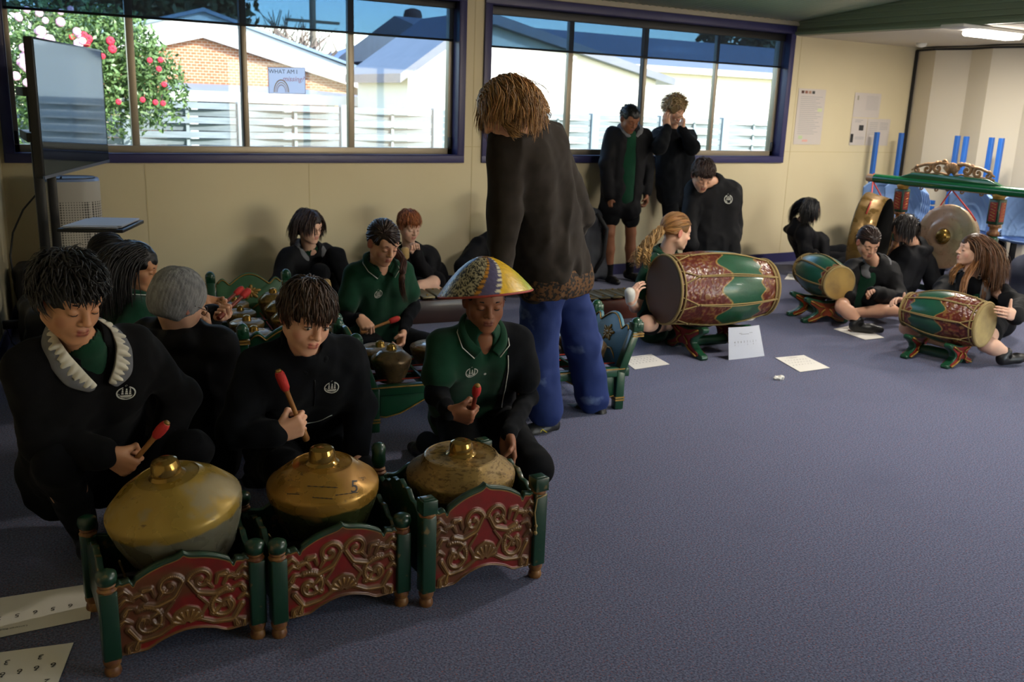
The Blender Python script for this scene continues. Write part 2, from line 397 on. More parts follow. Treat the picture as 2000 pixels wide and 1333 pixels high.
# roller blinds, each a thing hung in its window
BL = [(1, 'dark see-through roller blind pulled part way down the left window with the rainbow sign'), (2, 'dark see-through roller blind pulled part way down the right window')]
for wi, (x0, x1, z0, z1) in enumerate(OP):
    t = thing('roller_blind', BL[wi][1], 'blind', ((x0+x1)/2, YW+.06, 2.3), group=None)
    zb = (2.045, 2.02)[wi]; ztp = (2.29, 2.275)[wi]
    MB().box((x0+.012, YW+.05, ztp-.0), (x1-.012, YW+.088, z1-.008)).build('head_box', m_black, t, bevel=.003)
    MB().box((x0+.02, YW+.068, zb), (x1-.02, YW+.0695, ztp)).build('screen', m_screen, t)
    MB().tube([(x0+.02, YW+.069, zb), (x1-.02, YW+.069, zb)], .009, 8).build('bottom_rail', m_black, t, smooth=True)
# ceilings
m_corr = mat('corrugated_ceiling', '#dde4d2', .4, .0)
v = []; n = int((XF+1.8)/.019); fcs = []
for i in range(n+1):
    x = -1.8+i*(XF+1.8)/n; dz = .009*math.cos(2*PI*i/4)
    for Y in (YW+.05, YB-.1): v.append((x, Y, ztop(Y)+dz))
for i in range(n): fcs.append((2*i, 2*i+1, 2*i+3, 2*i+2))
o = mk('ceiling', v, fcs, m_corr, smooth=True); o['kind'] = 'structure'; sm = o.modifiers.new('t', 'SOLIDIFY'); sm.thickness = -.004; sm.offset = -1
S('ceiling', MB().box((XF+.02, YB-.1, ZF), (XR+.3, YW+.02, ZF+.08)), mat('plaster_ceiling', '#cfc6b6', .8))
b = MB().box((XF, YB-.1, 2.36), (XF+.02, YW, 3.7))
for k in range(4): b.box((XF-.012, YB-.1, 2.40+k*.05), (XF, YW, 2.418+k*.05))
b.box((XF-.05, YB-.1, 2.335), (XF+.03, YW-.005, 2.365))
S('trim_3', b, m_green)
S('trim_4', MB().box((-1.8, YB-.1, 3.6), (XF+.02, YW+.2, 3.7)), mat('roof_lining', '#777777', .8))
# folding partition on the right
p = MB(); y = YW-.01; k = 0; pts = [(XR-.02, YW)]
zz = [0, .09, -.0, .09, 0, .09]
while y > YB:
    y -= (.30, .36)[k % 2]; k += 1; pts.append((XR-.02-(.10 if k % 2 else .0), y))
for (a0, a1) in zip(pts, pts[1:]):
    p.add([(a0[0], a0[1], .02), (a1[0], a1[1], .02), (a1[0], a1[1], 2.29), (a0[0], a0[1], 2.29), (a0[0]+.02, a0[1], .02), (a1[0]+.02, a1[1], .02), (a1[0]+.02, a1[1], 2.29), (a0[0]+.02, a0[1], 2.29)], [(0, 1, 2, 3), (7, 6, 5, 4), (0, 3, 7, 4), (1, 5, 6, 2), (3, 2, 6, 7), (0, 4, 5, 1)])
S('wall_right', p, m_wallw)
S('wall_right_outer', MB().box((XR+.06, YB-.2, -.05), (XR+.2, YW+.2, 2.6)), m_wallw).name = 'wall_right_outer'
tr = MB()
for (a0, a1) in zip(pts, pts[1:]): tr.bar((a0[0]-.004, a0[1], 2.298), (a1[0]-.004, a1[1], 2.298), .03, .02)
tr.box((XR-.06, YW-.03, 0), (XR-.035, YW-.005, 2.3)); S('trim_5', tr, mat('track_rubber', '#1a1a1c', .6))
for (a0, a1) in list(zip(pts, pts[1:]))[:0]: pass
# wall behind the camera with glazed doors at the right
w = MB(); DX0, DX1, DZ = 4.4, 8.9, 2.2
w.box((-1.8, YB-.2, -.05), (DX0, YB, 3.6)); w.box((DX1, YB-.2, -.05), (XR+.3, YB, 3.6)); w.box((DX0, YB-.2, DZ), (DX1, YB, 3.6)); S('wall_front', w, m_wall)
for k in range(3):
    a, c = DX0+k*(DX1-DX0)/3, DX0+(k+1)*(DX1-DX0)/3; d = tag(thing('door_%d' % (k+1), None, None, ((a+c)/2, YB-.1, 0)), kind='structure')
    f = MB().box((a, YB-.12, 0), (a+.06, YB-.06, DZ)).box((c-.06, YB-.12, 0), (c, YB-.06, DZ)).box((a, YB-.12, DZ-.06), (c, YB-.06, DZ)).box((a, YB-.12, 0), (c, YB-.06, .1)); f.build('door_frame', m_alu, d)
    MB().box((a+.06, YB-.092, .1), (c-.06, YB-.088, DZ-.06)).build('pane', m_glass, d)
# ---------------------------------------------------------------- ceiling lamps (surface LED battens)
def emit(name, c, s):
    m = bpy.data.materials.new(name); m.use_nodes = True; t = NT(m); b = t.n['Principled BSDF']; b.inputs['Emission Color'].default_value = c+(1,); b.inputs['Emission Strength'].default_value = s; b.inputs['Base Color'].default_value = (.8, .8, .8, 1); return m
LAMPC = (1, .92, .82)
m_lamp = emit('lamp_diffuser', LAMPC, LAMP_E)
m_white = mat('white_plastic', '#dcdad2', .45)
def batten(x, y, z, lab, L=1.15, rot=0, tilt=0):
    t = thing('ceiling_light', lab, 'light', (x, y, z)); 
    r = MB(); r.box((x-L/2, y-.11, z-.03), (x+L/2, y+.11, z)); r.build('housing', m_white, t, bevel=.01)
    r = MB(); r.box((x-L*.27, y-.085, z-.075), (x+L*.27, y+.085, z-.03)); r.build('diffuser', m_lamp, t, bevel=.02)
    return t
batten(7.79+.06, 5.13, ZF, 'lit rectangular ceiling light on the flat ceiling near the folding partition')
batten(8.0, 2.2, ZF, 'lit ceiling light second along the flat ceiling, out of frame')
batten(8.0, -.8, ZF, 'lit ceiling light furthest from the windows, out of frame')
batten(4.2, 3.0, ztop(3.0)-.02, 'lit ceiling light on the ribbed raked ceiling over the middle of the room')
batten(4.2, -.2, ztop(-.2)-.02, 'lit ceiling light on the ribbed raked ceiling furthest from the windows')
t = thing('smoke_detector', 'small white dome sensor on the ceiling beside the partition corner', 'sensor', (8.91, 6.61, ZF))
MB().lathe([(.055, 0), (.055, -.02), (.045, -.035), (.02, -.045)], (8.91, 6.61, ZF)).build('dome', m_white, t, smooth=True)
# ================================================================ OUTSIDE
GZ = -.25
def ext(name, mb, m, label, cat, **k):
    o = mb.build(name, m, None, **k); return tag(o, label, cat)
m_grass = mat('lawn', '#7f8a5a', .9, var='#5f6d3f', vscale=6, vamt=.6)
o = MB().box((-40, YW+.2, GZ-.1), (70, 90, GZ)).build('ground', m_grass); o['kind'] = 'structure'
# woven slat fence
m_slat = mat('weathered_slat', '#8b979d', .8, var='#6d7a7d', vscale=14, vamt=.6, stretch=(.3, 1, 3))
m_post = mat('weathered_post', '#97a3a8', .8, var='#77858a', vscale=8, vamt=.4)
FY = 13.0; px_ = [-2.42+1.46*k for k in range(12)]
fence = thing('slat_fence', 'weathered grey woven timber slat fence outside beyond the windows', 'fence', (4, FY, GZ))
for i, x in enumerate(px_):
    MB().box((x-.0, FY-.06, GZ), (x+.15, FY+.06, 1.46)).build('post', m_post, fence, bevel=.006)
for i in range(len(px_)-1):
    x0, x1 = px_[i]+.15, px_[i+1]; xm = (x0+x1)/2
    for r in range(17):
        z = 1.39-r*.094; s = 1 if r % 2 else -1; V = []; F = []; N = 10
        for j in range(N+1):
            u = j/N; x = x0+(x1-x0)*u; yb = FY-.028+s*.03*math.sin(PI*u)-.0
            tw = .012*math.sin(PI*u)*s; dz = .05*(1 if r else 1)
            V += [(x, yb+tw, z-.044+.007*math.sin(PI*u)), (x, yb-tw, z+.044-.003*math.sin(PI*u)), (x, yb+.014-tw, z+.044), (x, yb+.014+tw, z-.044+.007*math.sin(PI*u))]
        for j in range(N):
            a = 4*j
            for e in range(4): F.append((a+e, a+4+e, a+4+(e+1) % 4, a+(e+1) % 4))
        MB().add(V, F).build('slat', m_slat, fence, smooth=False)
    MB().box((xm-.02, FY-.035, GZ), (xm+.02, FY-.005, 1.4)).build('batten', m_post, fence)
# brick gable house
def brick_mat():
    m = bpy.data.materials.new('orange_brick'); m.use_nodes = True; t = NT(m); b = t.n['Principled BSDF']; tc = t.new('ShaderNodeTexCoord'); mp = t.new('ShaderNodeMapping'); mp.inputs['Rotation'].default_value = (PI/2, 0, 0); t.link(tc.outputs['Object'], mp.inputs[0])
    br = t.new('ShaderNodeTexBrick'); br.inputs['Scale'].default_value = 4.; br.inputs['Color1'].default_value = lin('#b5754f')+(1,); br.inputs['Color2'].default_value = lin('#a2643f')+(1,); br.inputs['Mortar'].default_value = lin('#cbb8a4')+(1,); br.inputs['Mortar Size'].default_value = .025
    t.link(mp.outputs[0], br.inputs['Vector']); t.link(br.outputs['Color'], b.inputs['Base Color']); b.inputs['Roughness'].default_value = .85; return m
m_brick = brick_mat(); m_fascia = mat('white_fascia', '#e9e9e6', .5)
def roofmat(n, c, d): 
    return mat(n, c, .45, .1, var=d, vscale=3, vamt=.3)
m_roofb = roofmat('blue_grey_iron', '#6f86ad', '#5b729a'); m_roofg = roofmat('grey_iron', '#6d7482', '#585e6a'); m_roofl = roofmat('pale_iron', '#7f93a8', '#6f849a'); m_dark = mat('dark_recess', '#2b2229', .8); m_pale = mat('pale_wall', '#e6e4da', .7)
HY = 22.
def W(x, y, Y=HY): p = at(x, y, Y); return (p[0], p[2])
A = thing('brick_house', 'orange brick house with a white gable roof edge seen through the left window', 'house', (4.5, HY, GZ))
ax_, az = W(397, 62); Lx, Lz = ax_-4.2, 0; rx, rz = W(712, 172); sl = (az-rz)/(rx-ax_); lx = ax_-(rx-ax_); lz = rz
MB().prism([(lx+.5, GZ), (rx-.3, GZ), (rx-.3, rz+.1), (ax_, az-.05), (lx+.5, lz+.1)], (0, HY+.2, 0), (1, 0, 0), (0, 0, 1), -5).build('wall', m_brick, A)
th = .42
MB().prism([(lx-.2, lz-.1), (ax_, az-.12+0), (rx+.2, rz-.1), (rx+.2, rz+th-.12), (ax_, az+th), (lx-.2, lz+th-.12)], (0, HY, 0), (1, 0, 0), (0, 0, 1), -.15).build('gable_board', m_fascia, A)
MB().prism([(lx-.3, lz+th-.12), (ax_, az+th), (rx+.3, rz+th-.12), (rx+.3, rz+th-.06), (ax_, az+th+.08), (lx-.3, lz+th-.06)], (0, HY-.1, 0), (1, 0, 0), (0, 0, 1), -6).build('roof', m_roofl, A)
# verandah
vz = W(560, 184, 20.)[1]; vx0 = W(330, 190, 20.)[0]; vx1 = W(740, 195, 20.)[0]
B = thing('verandah', 'pale corrugated verandah roof in front of the brick house', 'verandah', ((vx0+vx1)/2, 20, GZ))
MB().add([(vx0, 20, vz), (vx1, 20, vz), (vx1-1.5, 21.9, vz+.16), (vx0+.3, 21.9, vz+.16), (vx0, 20, vz-.03), (vx1, 20, vz-.03), (vx1-1.5, 21.9, vz+.13), (vx0+.3, 21.9, vz+.13)], [(0, 1, 2, 3), (7, 6, 5, 4), (0, 4, 5, 1), (1, 5, 6, 2), (2, 6, 7, 3), (3, 7, 4, 0)]).build('roof', m_roofl, B)
MB().box((vx0, 19.9, vz-.2), (vx1, 20, vz)).build('gutter', m_fascia, B)
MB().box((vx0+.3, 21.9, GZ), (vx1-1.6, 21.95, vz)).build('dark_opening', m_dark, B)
for k in range(5): MB().box((vx0+.4+k*(vx1-vx0-.6)/4, 20.02, GZ), (vx0+.55+k*(vx1-vx0-.6)/4, 20.15, vz-.05)).build('post', m_fascia, B)
# blue iron roofed house behind
DY = 30.; D = thing('blue_roof_house', 'house with a blue-grey iron hip roof and round vent behind the brick house', 'house', (13, DY, GZ))
def P3(x, y, Y): return tuple(at(x, y, Y))
apx = P3(800, 52, DY+4); e0 = P3(560, 115, DY); e1 = P3(735, 172, DY-2); e2 = P3(965, 205, DY); e3 = P3(960, 110, DY+9)
ez = e1[2]
q = [(e0[0], DY+6, ez), (P3(540, 170, DY-2)[0], DY-2, ez), (P3(890, 172, DY-2)[0], DY-2, ez), (P3(1000, 172, DY)[0]+2, DY+9, ez)]
r0 = (P3(640, 60, DY+4)[0]+1.0, DY+3.5, apx[2]-1.1); rp = apx
MB().add([q[1], q[2], rp, r0, q[0], q[3]], [(0, 1, 2), (0, 2, 3), (0, 3, 4), (1, 5, 2), (4, 3, 2, 5), (0, 4, 5, 1)]).build('roof', m_roofb, D)
MB().box((q[1][0]+.6, DY-1.4, GZ), (q[2][0]-.3, DY+6, ez)).build('wall', mat('grey_weatherboard', '#7a7a88', .8), D)  # wall in one flat blue-grey colour
vn = P3(806, 50, DY+4); MB().lathe([(.12, -.3), (.12, .1), (.3, .15), (.36, .35), (.3, .55), (.1, .62)], vn).build('roof_vent', m_dark, D, smooth=True)
# white gable building behind the right window
EY = 17.; E_ = thing('white_gable_building', 'white building with a grey gable roof filling the right window', 'building', (9, EY, GZ))
a0 = W(797, 150, EY); a1 = W(938, 42, EY); a2 = W(1178, 108, EY)
MB().prism([(a0[0], GZ), (a2[0]+1.5, GZ), (a2[0]+1.5, a2[1]-.4), (a2[0], a2[1]), (a1[0], a1[1]), (a0[0], a0[1])], (0, EY, 0), (1, 0, 0), (0, 0, 1), -2.6).build('wall', m_pale, E_)
MB().prism([(a0[0]-.25, a0[1]-.12), (a1[0], a1[1]), (a2[0]+1.9, a2[1]-.55), (a2[0]+1.9, a2[1]-.4), (a1[0], a1[1]+.2), (a0[0]-.25, a0[1]+.05)], (0, EY-.2, 0), (1, 0, 0), (0, 0, 1), -2.9).build('roof', m_roofg, E_)
CYY = 20.; C_ = thing('long_white_building', 'long white building with a plain grey iron roof and gutter in the right window', 'building', (16, CYY, GZ))
b0 = at(1180, 122, CYY); b1 = at(1560, 150, CYY); r0 = at(955, 48, CYY+5); r1 = at(1560, 98, CYY+5); gz = (b0[2]+b1[2])/2; rz2 = (r0[2]+r1[2])/2
MB().box((b0[0]-.4, CYY+.2, GZ), (30, CYY+9.5, gz)).build('wall', m_pale, C_)
MB().add([(r0[0]-3, CYY, gz), (31, CYY, gz), (31, CYY+5, rz2), (r0[0]-3, CYY+5, rz2), (31, CYY+10, gz), (r0[0]-3, CYY+10, gz)], [(0, 1, 2, 3), (3, 2, 4, 5), (0, 3, 5), (1, 4, 2), (0, 5, 4, 1)]).build('roof', m_roofg, C_)
MB().box((b0[0]-.4, CYY-.12, gz-.13), (30, CYY+.01, gz+.02)).build('gutter', m_fascia, C_)
# power pole
pb = at(612, 110, 34.); pt = at(612, 2, 34.)
t = thing('power_pole', 'tall timber power pole standing between the rooftops', 'pole', (pb[0], 34, GZ))
mp_ = mat('old_timber', '#6b6355', .9)
MB().tube([(pb[0], 34, GZ), (pb[0], 34, pt[2]+2)], [.14, .11], 10).build('pole', mp_, t, smooth=True)
MB().bar((pb[0]-1, 34, pt[2]-.7), (pb[0]+1, 34, pt[2]-.7), .1, .1).build('crossarm', mp_, t)
# foliage
def leaves(c, r, n, size, seed, flat=.45, hollow=.55):
    R = np.random.RandomState(seed); V = []; F = []
    d = R.normal(size=(n, 3)); d /= np.linalg.norm(d, axis=1)[:, None]; rad = (hollow+(1-hollow)*R.rand(n)**.5)
    lump = 1+.22*vnoise(d*2.2+seed, 1.3); P = np.array(c)+d*np.array(r)*rad[:, None]*lump[:, None]
    a = R.normal(size=(n, 3)); a /= np.linalg.norm(a, axis=1)[:, None]; b = np.cross(a, R.normal(size=(n, 3))); b /= np.linalg.norm(b, axis=1)[:, None]
    s = size*(.6+.8*R.rand(n))[:, None]; V = np.stack([P-a*s, P+b*s*flat, P+a*s, P-b*s*flat], 1).reshape(-1, 3)
    return V, np.arange(4*n).reshape(-1, 4)
def tree(name, label, cat_, blobs, m, leafsize, trunk=None, n=2500, seed=1):
    c = blobs[0][0]; t = thing(name, label, cat_, (c[0], c[1], GZ)); L = meshes([leaves(b[0], b[1], int(n*b[2]), leafsize, seed+i) for i, b in enumerate(blobs)])
    o = mk('foliage', L[0], L[1], m, t, smooth=False); o['kind'] = 'stuff'
    if trunk: MB().tube(*trunk).build('trunk', mp_, t, smooth=True)
    return t
m_leaf = mat('camellia_leaf', '#4d6b3c', .4, var='#86a463', vscale=20, vamt=.8); m_leafd = mat('dark_leaf', '#3d4a2c', .6, var='#2b3620', vscale=3, vamt=.7)
hb = []
for (x, y, r, wgt) in ((20, 60, .62, 1), (70, 110, .7, 1), (15, 150, .6, 1), (120, 170, .6, 1), (60, 200, .6, .8)): p = at(x, y, 11.6); hb.append((tuple(p), (r, .5, r), wgt))
bush1 = tree('camellia_bush', 'pink-flowering camellia bush at the left end of the left window', 'bush', hb, m_leaf, .035, seed=3, n=1500)
hb2 = []
for (x, y, r, wgt) in ((215, 120, .55, 1), (265, 140, .5, 1), (190, 80, .45, .7), (300, 180, .42, .7), (225, 185, .5, .9), (245, 90, .4, .5), (180, 150, .5, .8)): p = at(x, y, 12.); hb2.append((tuple(p), (r, .45, r), wgt))
bush2 = tree('camellia_bush', 'red-flowering camellia bush in front of the brick house behind the television', 'bush', hb2, m_leaf, .035, seed=13, n=1500)
m_pink = mat('pink_petals', '#f0a8c8', .6, var='#f7d7e4', vscale=8, vamt=.8); m_redf = mat('red_petals', '#e0304a', .6)
def flower(p, r, m, par, seed):
    R = np.random.RandomState(seed); b = MB()
    for k in range(7):
        a = k*2*PI/7; d = nz([math.cos(a), -.7, math.sin(a)]); b.sphere(V3(p)+d*r*.45, r*.5, 8, 5, sc=(1, .5, 1))
    b.sphere(p, r*.4, 8, 5); b.build('flower', m, par, smooth=True)
for i in range(34):
    x, y = RNG.uniform(5, 165), RNG.uniform(15, 190); p = at(x, y, 11.0+RNG.rand()*.1); flower(p, RNG.uniform(.035, .07), m_pink, bush1, i)
for i, (x, y) in enumerate(((163, 70), (172, 76), (168, 84), (215, 80), (219, 96), (292, 118), (313, 117), (231, 199), (278, 195), (303, 200), (318, 202), (310, 135), (250, 88), (140, 72), (200, 110), (320, 165))):
    p = at(x, y, 11.4); flower(p, .038 if i > 4 else .055, m_redf, bush2, 100+i)
p1 = at(230, 12, 40.); p2 = at(370, 18, 40.); p3 = at(300, 0, 40.)
tree('dark_tree', 'large dark evergreen tree beyond the houses at the top of the left window', 'tree', [(tuple(p1), (3, 2, 2.2), 1), (tuple(p3), (3.4, 2, 2.4), 1.2), (tuple(p2), (2.6, 2, 1.9), 1)], m_leafd, .22, ([(p3[0], 40, GZ), (p3[0], 40, p3[2])], .3, 8), n=2200, seed=31)
p4 = at(70, 18, 38.); tree('grey_tree', 'grey leafless tree crown at the far left of the left window', 'tree', [(tuple(p4), (2.4, 2, 1.3), 1)], m_leafd, .12, ([(p4[0], 38, GZ), (p4[0], 38, p4[2])], .2, 8), n=1300, seed=41)
def bare_tree(name, label, px, py0, py1, Y, seed, spread):
    c = at(px, py1, Y); top = at(px, py0, Y)[2]; t = thing(name, label, 'tree', (c[0], Y, GZ)); R = np.random.RandomState(seed); b = MB(); b.tube([(c[0], Y, GZ), (c[0], Y, c[2])], .15, 7)
    o = b.build('trunk', mp_, t, smooth=True); b = MB()
    for i in range(90):
        x = c[0]+R.normal()*spread*.5; zt = c[2]+(top-c[2])*(.5+.5*R.rand())*(1-.35*min(1, abs(x-c[0])/spread)); b.tube([(c[0]+.4*(x-c[0]), Y+R.normal()*.4, c[2]-.5), (x, Y+R.normal()*.5, (c[2]+zt)/2), (x+R.normal()*.35, Y, zt)], [.05, .035, .012], 4)
    o = b.build('twigs', mat('bare_twig', '#7b6c5f', .9), t); o['kind'] = 'stuff'
bare_tree('bare_tree', 'leafless winter tree between the roofs beside the power pole', 555, 12, 130, 32., 5, 2.2)
p5 = at(1455, 78, 32.); tree('dark_tree', 'dark tree over the grey roof in the last pane of the right window', 'tree', [(tuple(p5), (2.2, 1.5, .8), 1), (tuple(at(1530, 90, 32.)), (2, 1.5, .9), 1)], m_leafd, .18, ([(p5[0], 32, GZ), (p5[0], 32, p5[2])], .2, 8), n=1200, seed=51)
p6 = at(1560, 70, 36.)
# ================================================================ INSTRUMENTS
m_gpaint = mat('worn_green_lacquer', '#123524', .35, var='#6f5a34', vscale=26, vamt=.85, vthr=(.6, .68), bump=.25, bscale=50, coat=.25)
m_gplain = mat('dark_green_lacquer', '#174a2f', .33, var='#0e2f20', vscale=9, vamt=.5, bump=.15, bscale=40, coat=.3)
m_goldp = mat('gold_paint', '#a9843c', .45, .35, var='#6b4c22', vscale=30, vamt=.6)
m_redp = mat('red_lacquer', '#8c1f17', .4, var='#5e130f', vscale=14, vamt=.5, coat=.2)
m_redgold = mat('red_gold_ring', '#5e2f1c', .5, .1, var='#9a7038', vscale=45, vamt=.7)
m_carve = mat('carved_red_gold', '#8c1f17', .38, .15, attr='Col', var='#3c2414', vscale=22, vamt=.35, coat=.2, bump=.12, bscale=80)
m_brownin = mat('inner_dark_wood', '#1d120c', .7)
m_cord = mat('hemp_cord', '#8f7a4c', .8, bump=.4, bscale=150)
m_redcord = mat('red_cord', '#b5362a', .7)
def goldmat(n, top, var, rough=.36, met=.85, vs=7, vthr=(.52, .6), vamt=.6, side=None, split=None, patch='#33240f', pamt=.75, ps=24, pthr=(.60, .66)):
    """beaten bronze: top colour, side colour below the shoulder (object z), dark worn patches and soft mottling"""
    if n in MATS: return MATS[n]
    m = bpy.data.materials.new(n); m.use_nodes = True; t = NT(m); b = t.n['Principled BSDF']; b.inputs['Metallic'].default_value = met; b.inputs['Roughness'].default_value = rough
    tc = t.new('ShaderNodeTexCoord'); O = tc.outputs['Object']
    def noise(s, d=4, st=None):
        src = O
        if st: mp = t.new('ShaderNodeMapping'); mp.inputs['Scale'].default_value = st; t.link(O, mp.inputs[0]); src = mp.outputs[0]
        q = t.new('ShaderNodeTexNoise'); q.inputs['Scale'].default_value = s; q.inputs['Detail'].default_value = d; t.link(src, q.inputs['Vector']); return q.outputs['Fac']
    def rng(f, a, c, to=1.):
        r = t.new('ShaderNodeMapRange'); r.inputs['From Min'].default_value = a; r.inputs['From Max'].default_value = c; r.inputs['To Max'].default_value = to; t.link(f, r.inputs['Value']); return r.outputs[0]
    def mx(f, a, c):
        x = t.new('ShaderNodeMix', data_type='RGBA'); t.link(f, x.inputs[0])
        for s, q in ((6, a), (7, c)):
            if isinstance(q, str): x.inputs[s].default_value = lin(q)+(1,)
            else: t.link(q, x.inputs[s])
        return x.outputs[2]
    c = top
    if side:
        sx = t.new('ShaderNodeSeparateXYZ'); t.link(O, sx.inputs[0]); ad = t.new('ShaderNodeMath', operation='ADD'); t.link(sx.outputs[2], ad.inputs[0]); mul = t.new('ShaderNodeMath', operation='MULTIPLY'); t.link(noise(18, 5), mul.inputs[0]); mul.inputs[1].default_value = .03; t.link(mul.outputs[0], ad.inputs[1])
        c = mx(rng(ad.outputs[0], split+.012, split+.018), side, top)
    c = mx(rng(noise(vs), *vthr, vamt), c, var)
    c = mx(rng(noise(ps, 6, (1, 1, 3)), *pthr, pamt), c, patch)
    t.link(c, b.inputs['Base Color']); t.link(rng(noise(12), .3, .7, rough*1.5), b.inputs['Roughness'])
    bp = t.new('ShaderNodeBump'); bp.inputs['Strength'].default_value = .25; bp.inputs['Distance'].default_value = .002; t.link(noise(35, 5), bp.inputs['Height']); t.link(bp.outputs[0], b.inputs['Normal'])
    MATS[n] = m; return m
m_g1 = goldmat('aged_gold_paint', '#9c8036', '#8f8a76', .52, .35, side='#6f6b58', split=-.02, pthr=(.68, .72), ps=14)
m_g2 = goldmat('bright_gold_paint', '#9f7730', '#8a6230', .45, .5, side='#3f4426', split=-.03, pthr=(.66, .70), ps=18)
m_g3 = goldmat('scratched_gold_paint', '#907440', '#8a7550', .48, .45, side='#45432a', split=-.035, pthr=(.53, .60), ps=55, patch='#5a431f')
m_brass = goldmat('polished_bronze', '#9a7a3c', '#6d5426', .34, .8, pthr=(.8, .9))
m_bronze = goldmat('dark_bronze', '#6b573a', '#4a3a26', .45, .55, pthr=(.75, .85))
m_bronzet = goldmat('bronze_plate', '#8b8375', '#6b6458', .5, .4, pthr=(.75, .85))
def frame_of(axis):
    z = nz(axis); x = nz(np.cross((0, 1, 0), z)); y = np.cross(z, x); return np.array([x, y, z]).T
def decal(name, V2, F2, o, u, v, d, bvh, off, m, parent):
    """lay a flat figure on a surface: project along d"""
    o = V3(o); u = nz(u); v = nz(v); d = nz(d); P = []; ok = []
    for p in V2:
        q = o+u*p[0]+v*p[1]-d*.15; h = bvh.ray_cast(Vector(q), Vector(d), .5)
        if h[0] is None: P.append(o); ok.append(False)
        else: P.append(np.array(h[0])-d*off); ok.append(True)
    F = [f for f in F2 if all(ok[i] for i in f)]
    if F: return mk(name, P, F, m, parent)
# ---- carved relief panel (outline in 0..W, top(x), bottom(x))
def spiral(c, r0, turns, a0, dirn, n=60, r1=.0):
    t = np.linspace(0, 1, n); a = a0+dirn*turns*2*PI*t; r = r0*(1-t)**1.1+r1; return np.stack([c[0]+r*np.cos(a), c[1]+r*np.sin(a)], 1)
def carving(W, H, var=0):
    """list of (polyline, width-profile) for half of a scroll pattern, mirrored; x in 0..W, y in 0..H"""
    L = []; s = W/.34
    def q(pts, w0, w1, n=50):
        pts = np.array(pts, float); t = np.linspace(0, 1, len(pts)); tt = np.linspace(0, 1, n)
        # smooth polyline by cubic-ish resample
        P = np.stack([np.interp(tt, t, pts[:, k]) for k in (0, 1)], 1)
        for _ in range(6): P[1:-1] = (P[:-2]+2*P[1:-1]+P[2:])/4
        L.append((P, np.linspace(w0, w1, n)))
    cx = .17
    vy = (0, .008, -.006)[var]
    # upper volute by the peak, stem sweeping out and down to the side volute
    L.append((spiral((cx-.040, .175+vy), .034, 1.5, 0.2, 1), np.linspace(.007, .004, 60)))
    q([(cx-.007, .180), (cx-.03, .140), (cx-.075, .125), (cx-.105, .135)], .006, .008)
    L.append((spiral((cx-.100, .085+vy), .045, 1.6, 2.0, -1), np.linspace(.008, .004, 60)))
    q([(cx-.145, .075), (cx-.12, .035), (cx-.07, .040), (cx-.03, .062)], .008, .005)
    q([(cx-.03, .06), (cx-.055, .10), (cx-.03, .13)], .005, .003)
    # leaves at the outer edge
    for (x, y, a, l) in ((.018, .185, 2.6, .035), (.02, .16, 2.9, .035), (.025, .13, 3.3, .03), (.015, .10, 2.8, .03), (.02, .02, 3.9, .035), (.045, .03, 3.6, .04), (.06, .165, 2.2, .04), (.085, .175, 1.9, .035), (.065, .09, 1.2, .02), (.095, .10, .4, .02), (.09, .07, 5.2, .02), (.115, .16, .8, .02)):
        q([(x+.02*math.cos(a+PI), y+.02*math.sin(a+PI)+.0), (x, y+.006), (x+l*.6*math.cos(a+.9), y+l*.6*math.sin(a+.9)*.6)], .004, .0085)
    C = L[:]; 
    for P, w in C: L.append((np.stack([.34-P[:, 0], P[:, 1]], 1), w))
    # centre shell
    for k in range(7):
        a = PI*(.08+.84*k/6); q([(cx+.008*math.cos(a), .055+.008*math.sin(a)), (cx+.036*math.cos(a), .058+.034*math.sin(a))], .003, .0075, 16)
    q([(cx-.04, .055), (cx-.028, .092), (cx, .104), (cx+.028, .092), (cx+.04, .055)], .0045, .0045)
    return [(P*np.array([W/.34, H/.23]), w*1.22) for P, w in L]
def otop(u):      # ogee top outline, u 0..1, value 0..1 between shoulder and peak
    a = abs(u-.5)*2
    if a > .78: return .18+.14*math.sin(PI*(1-(a-.78)/.22)*.5+0)**1 if a < .92 else .32*max(0, 1-((a-.92)/.08)**2*.35)
    if a > .72: return .15
    return .30+.52*(1-(a/.72)**2.2)+.18*math.exp(-(a/.06)**1.0)
def obot(u):
    a = abs(u-.5)*2
    if a > .82: return .02
    if a > .45: return .0+.34*(.82-a)/.37*(.5)-.10*math.sin(PI*(.82-a)/.37)
    return .17+.22*math.cos(a/.45*PI/2)
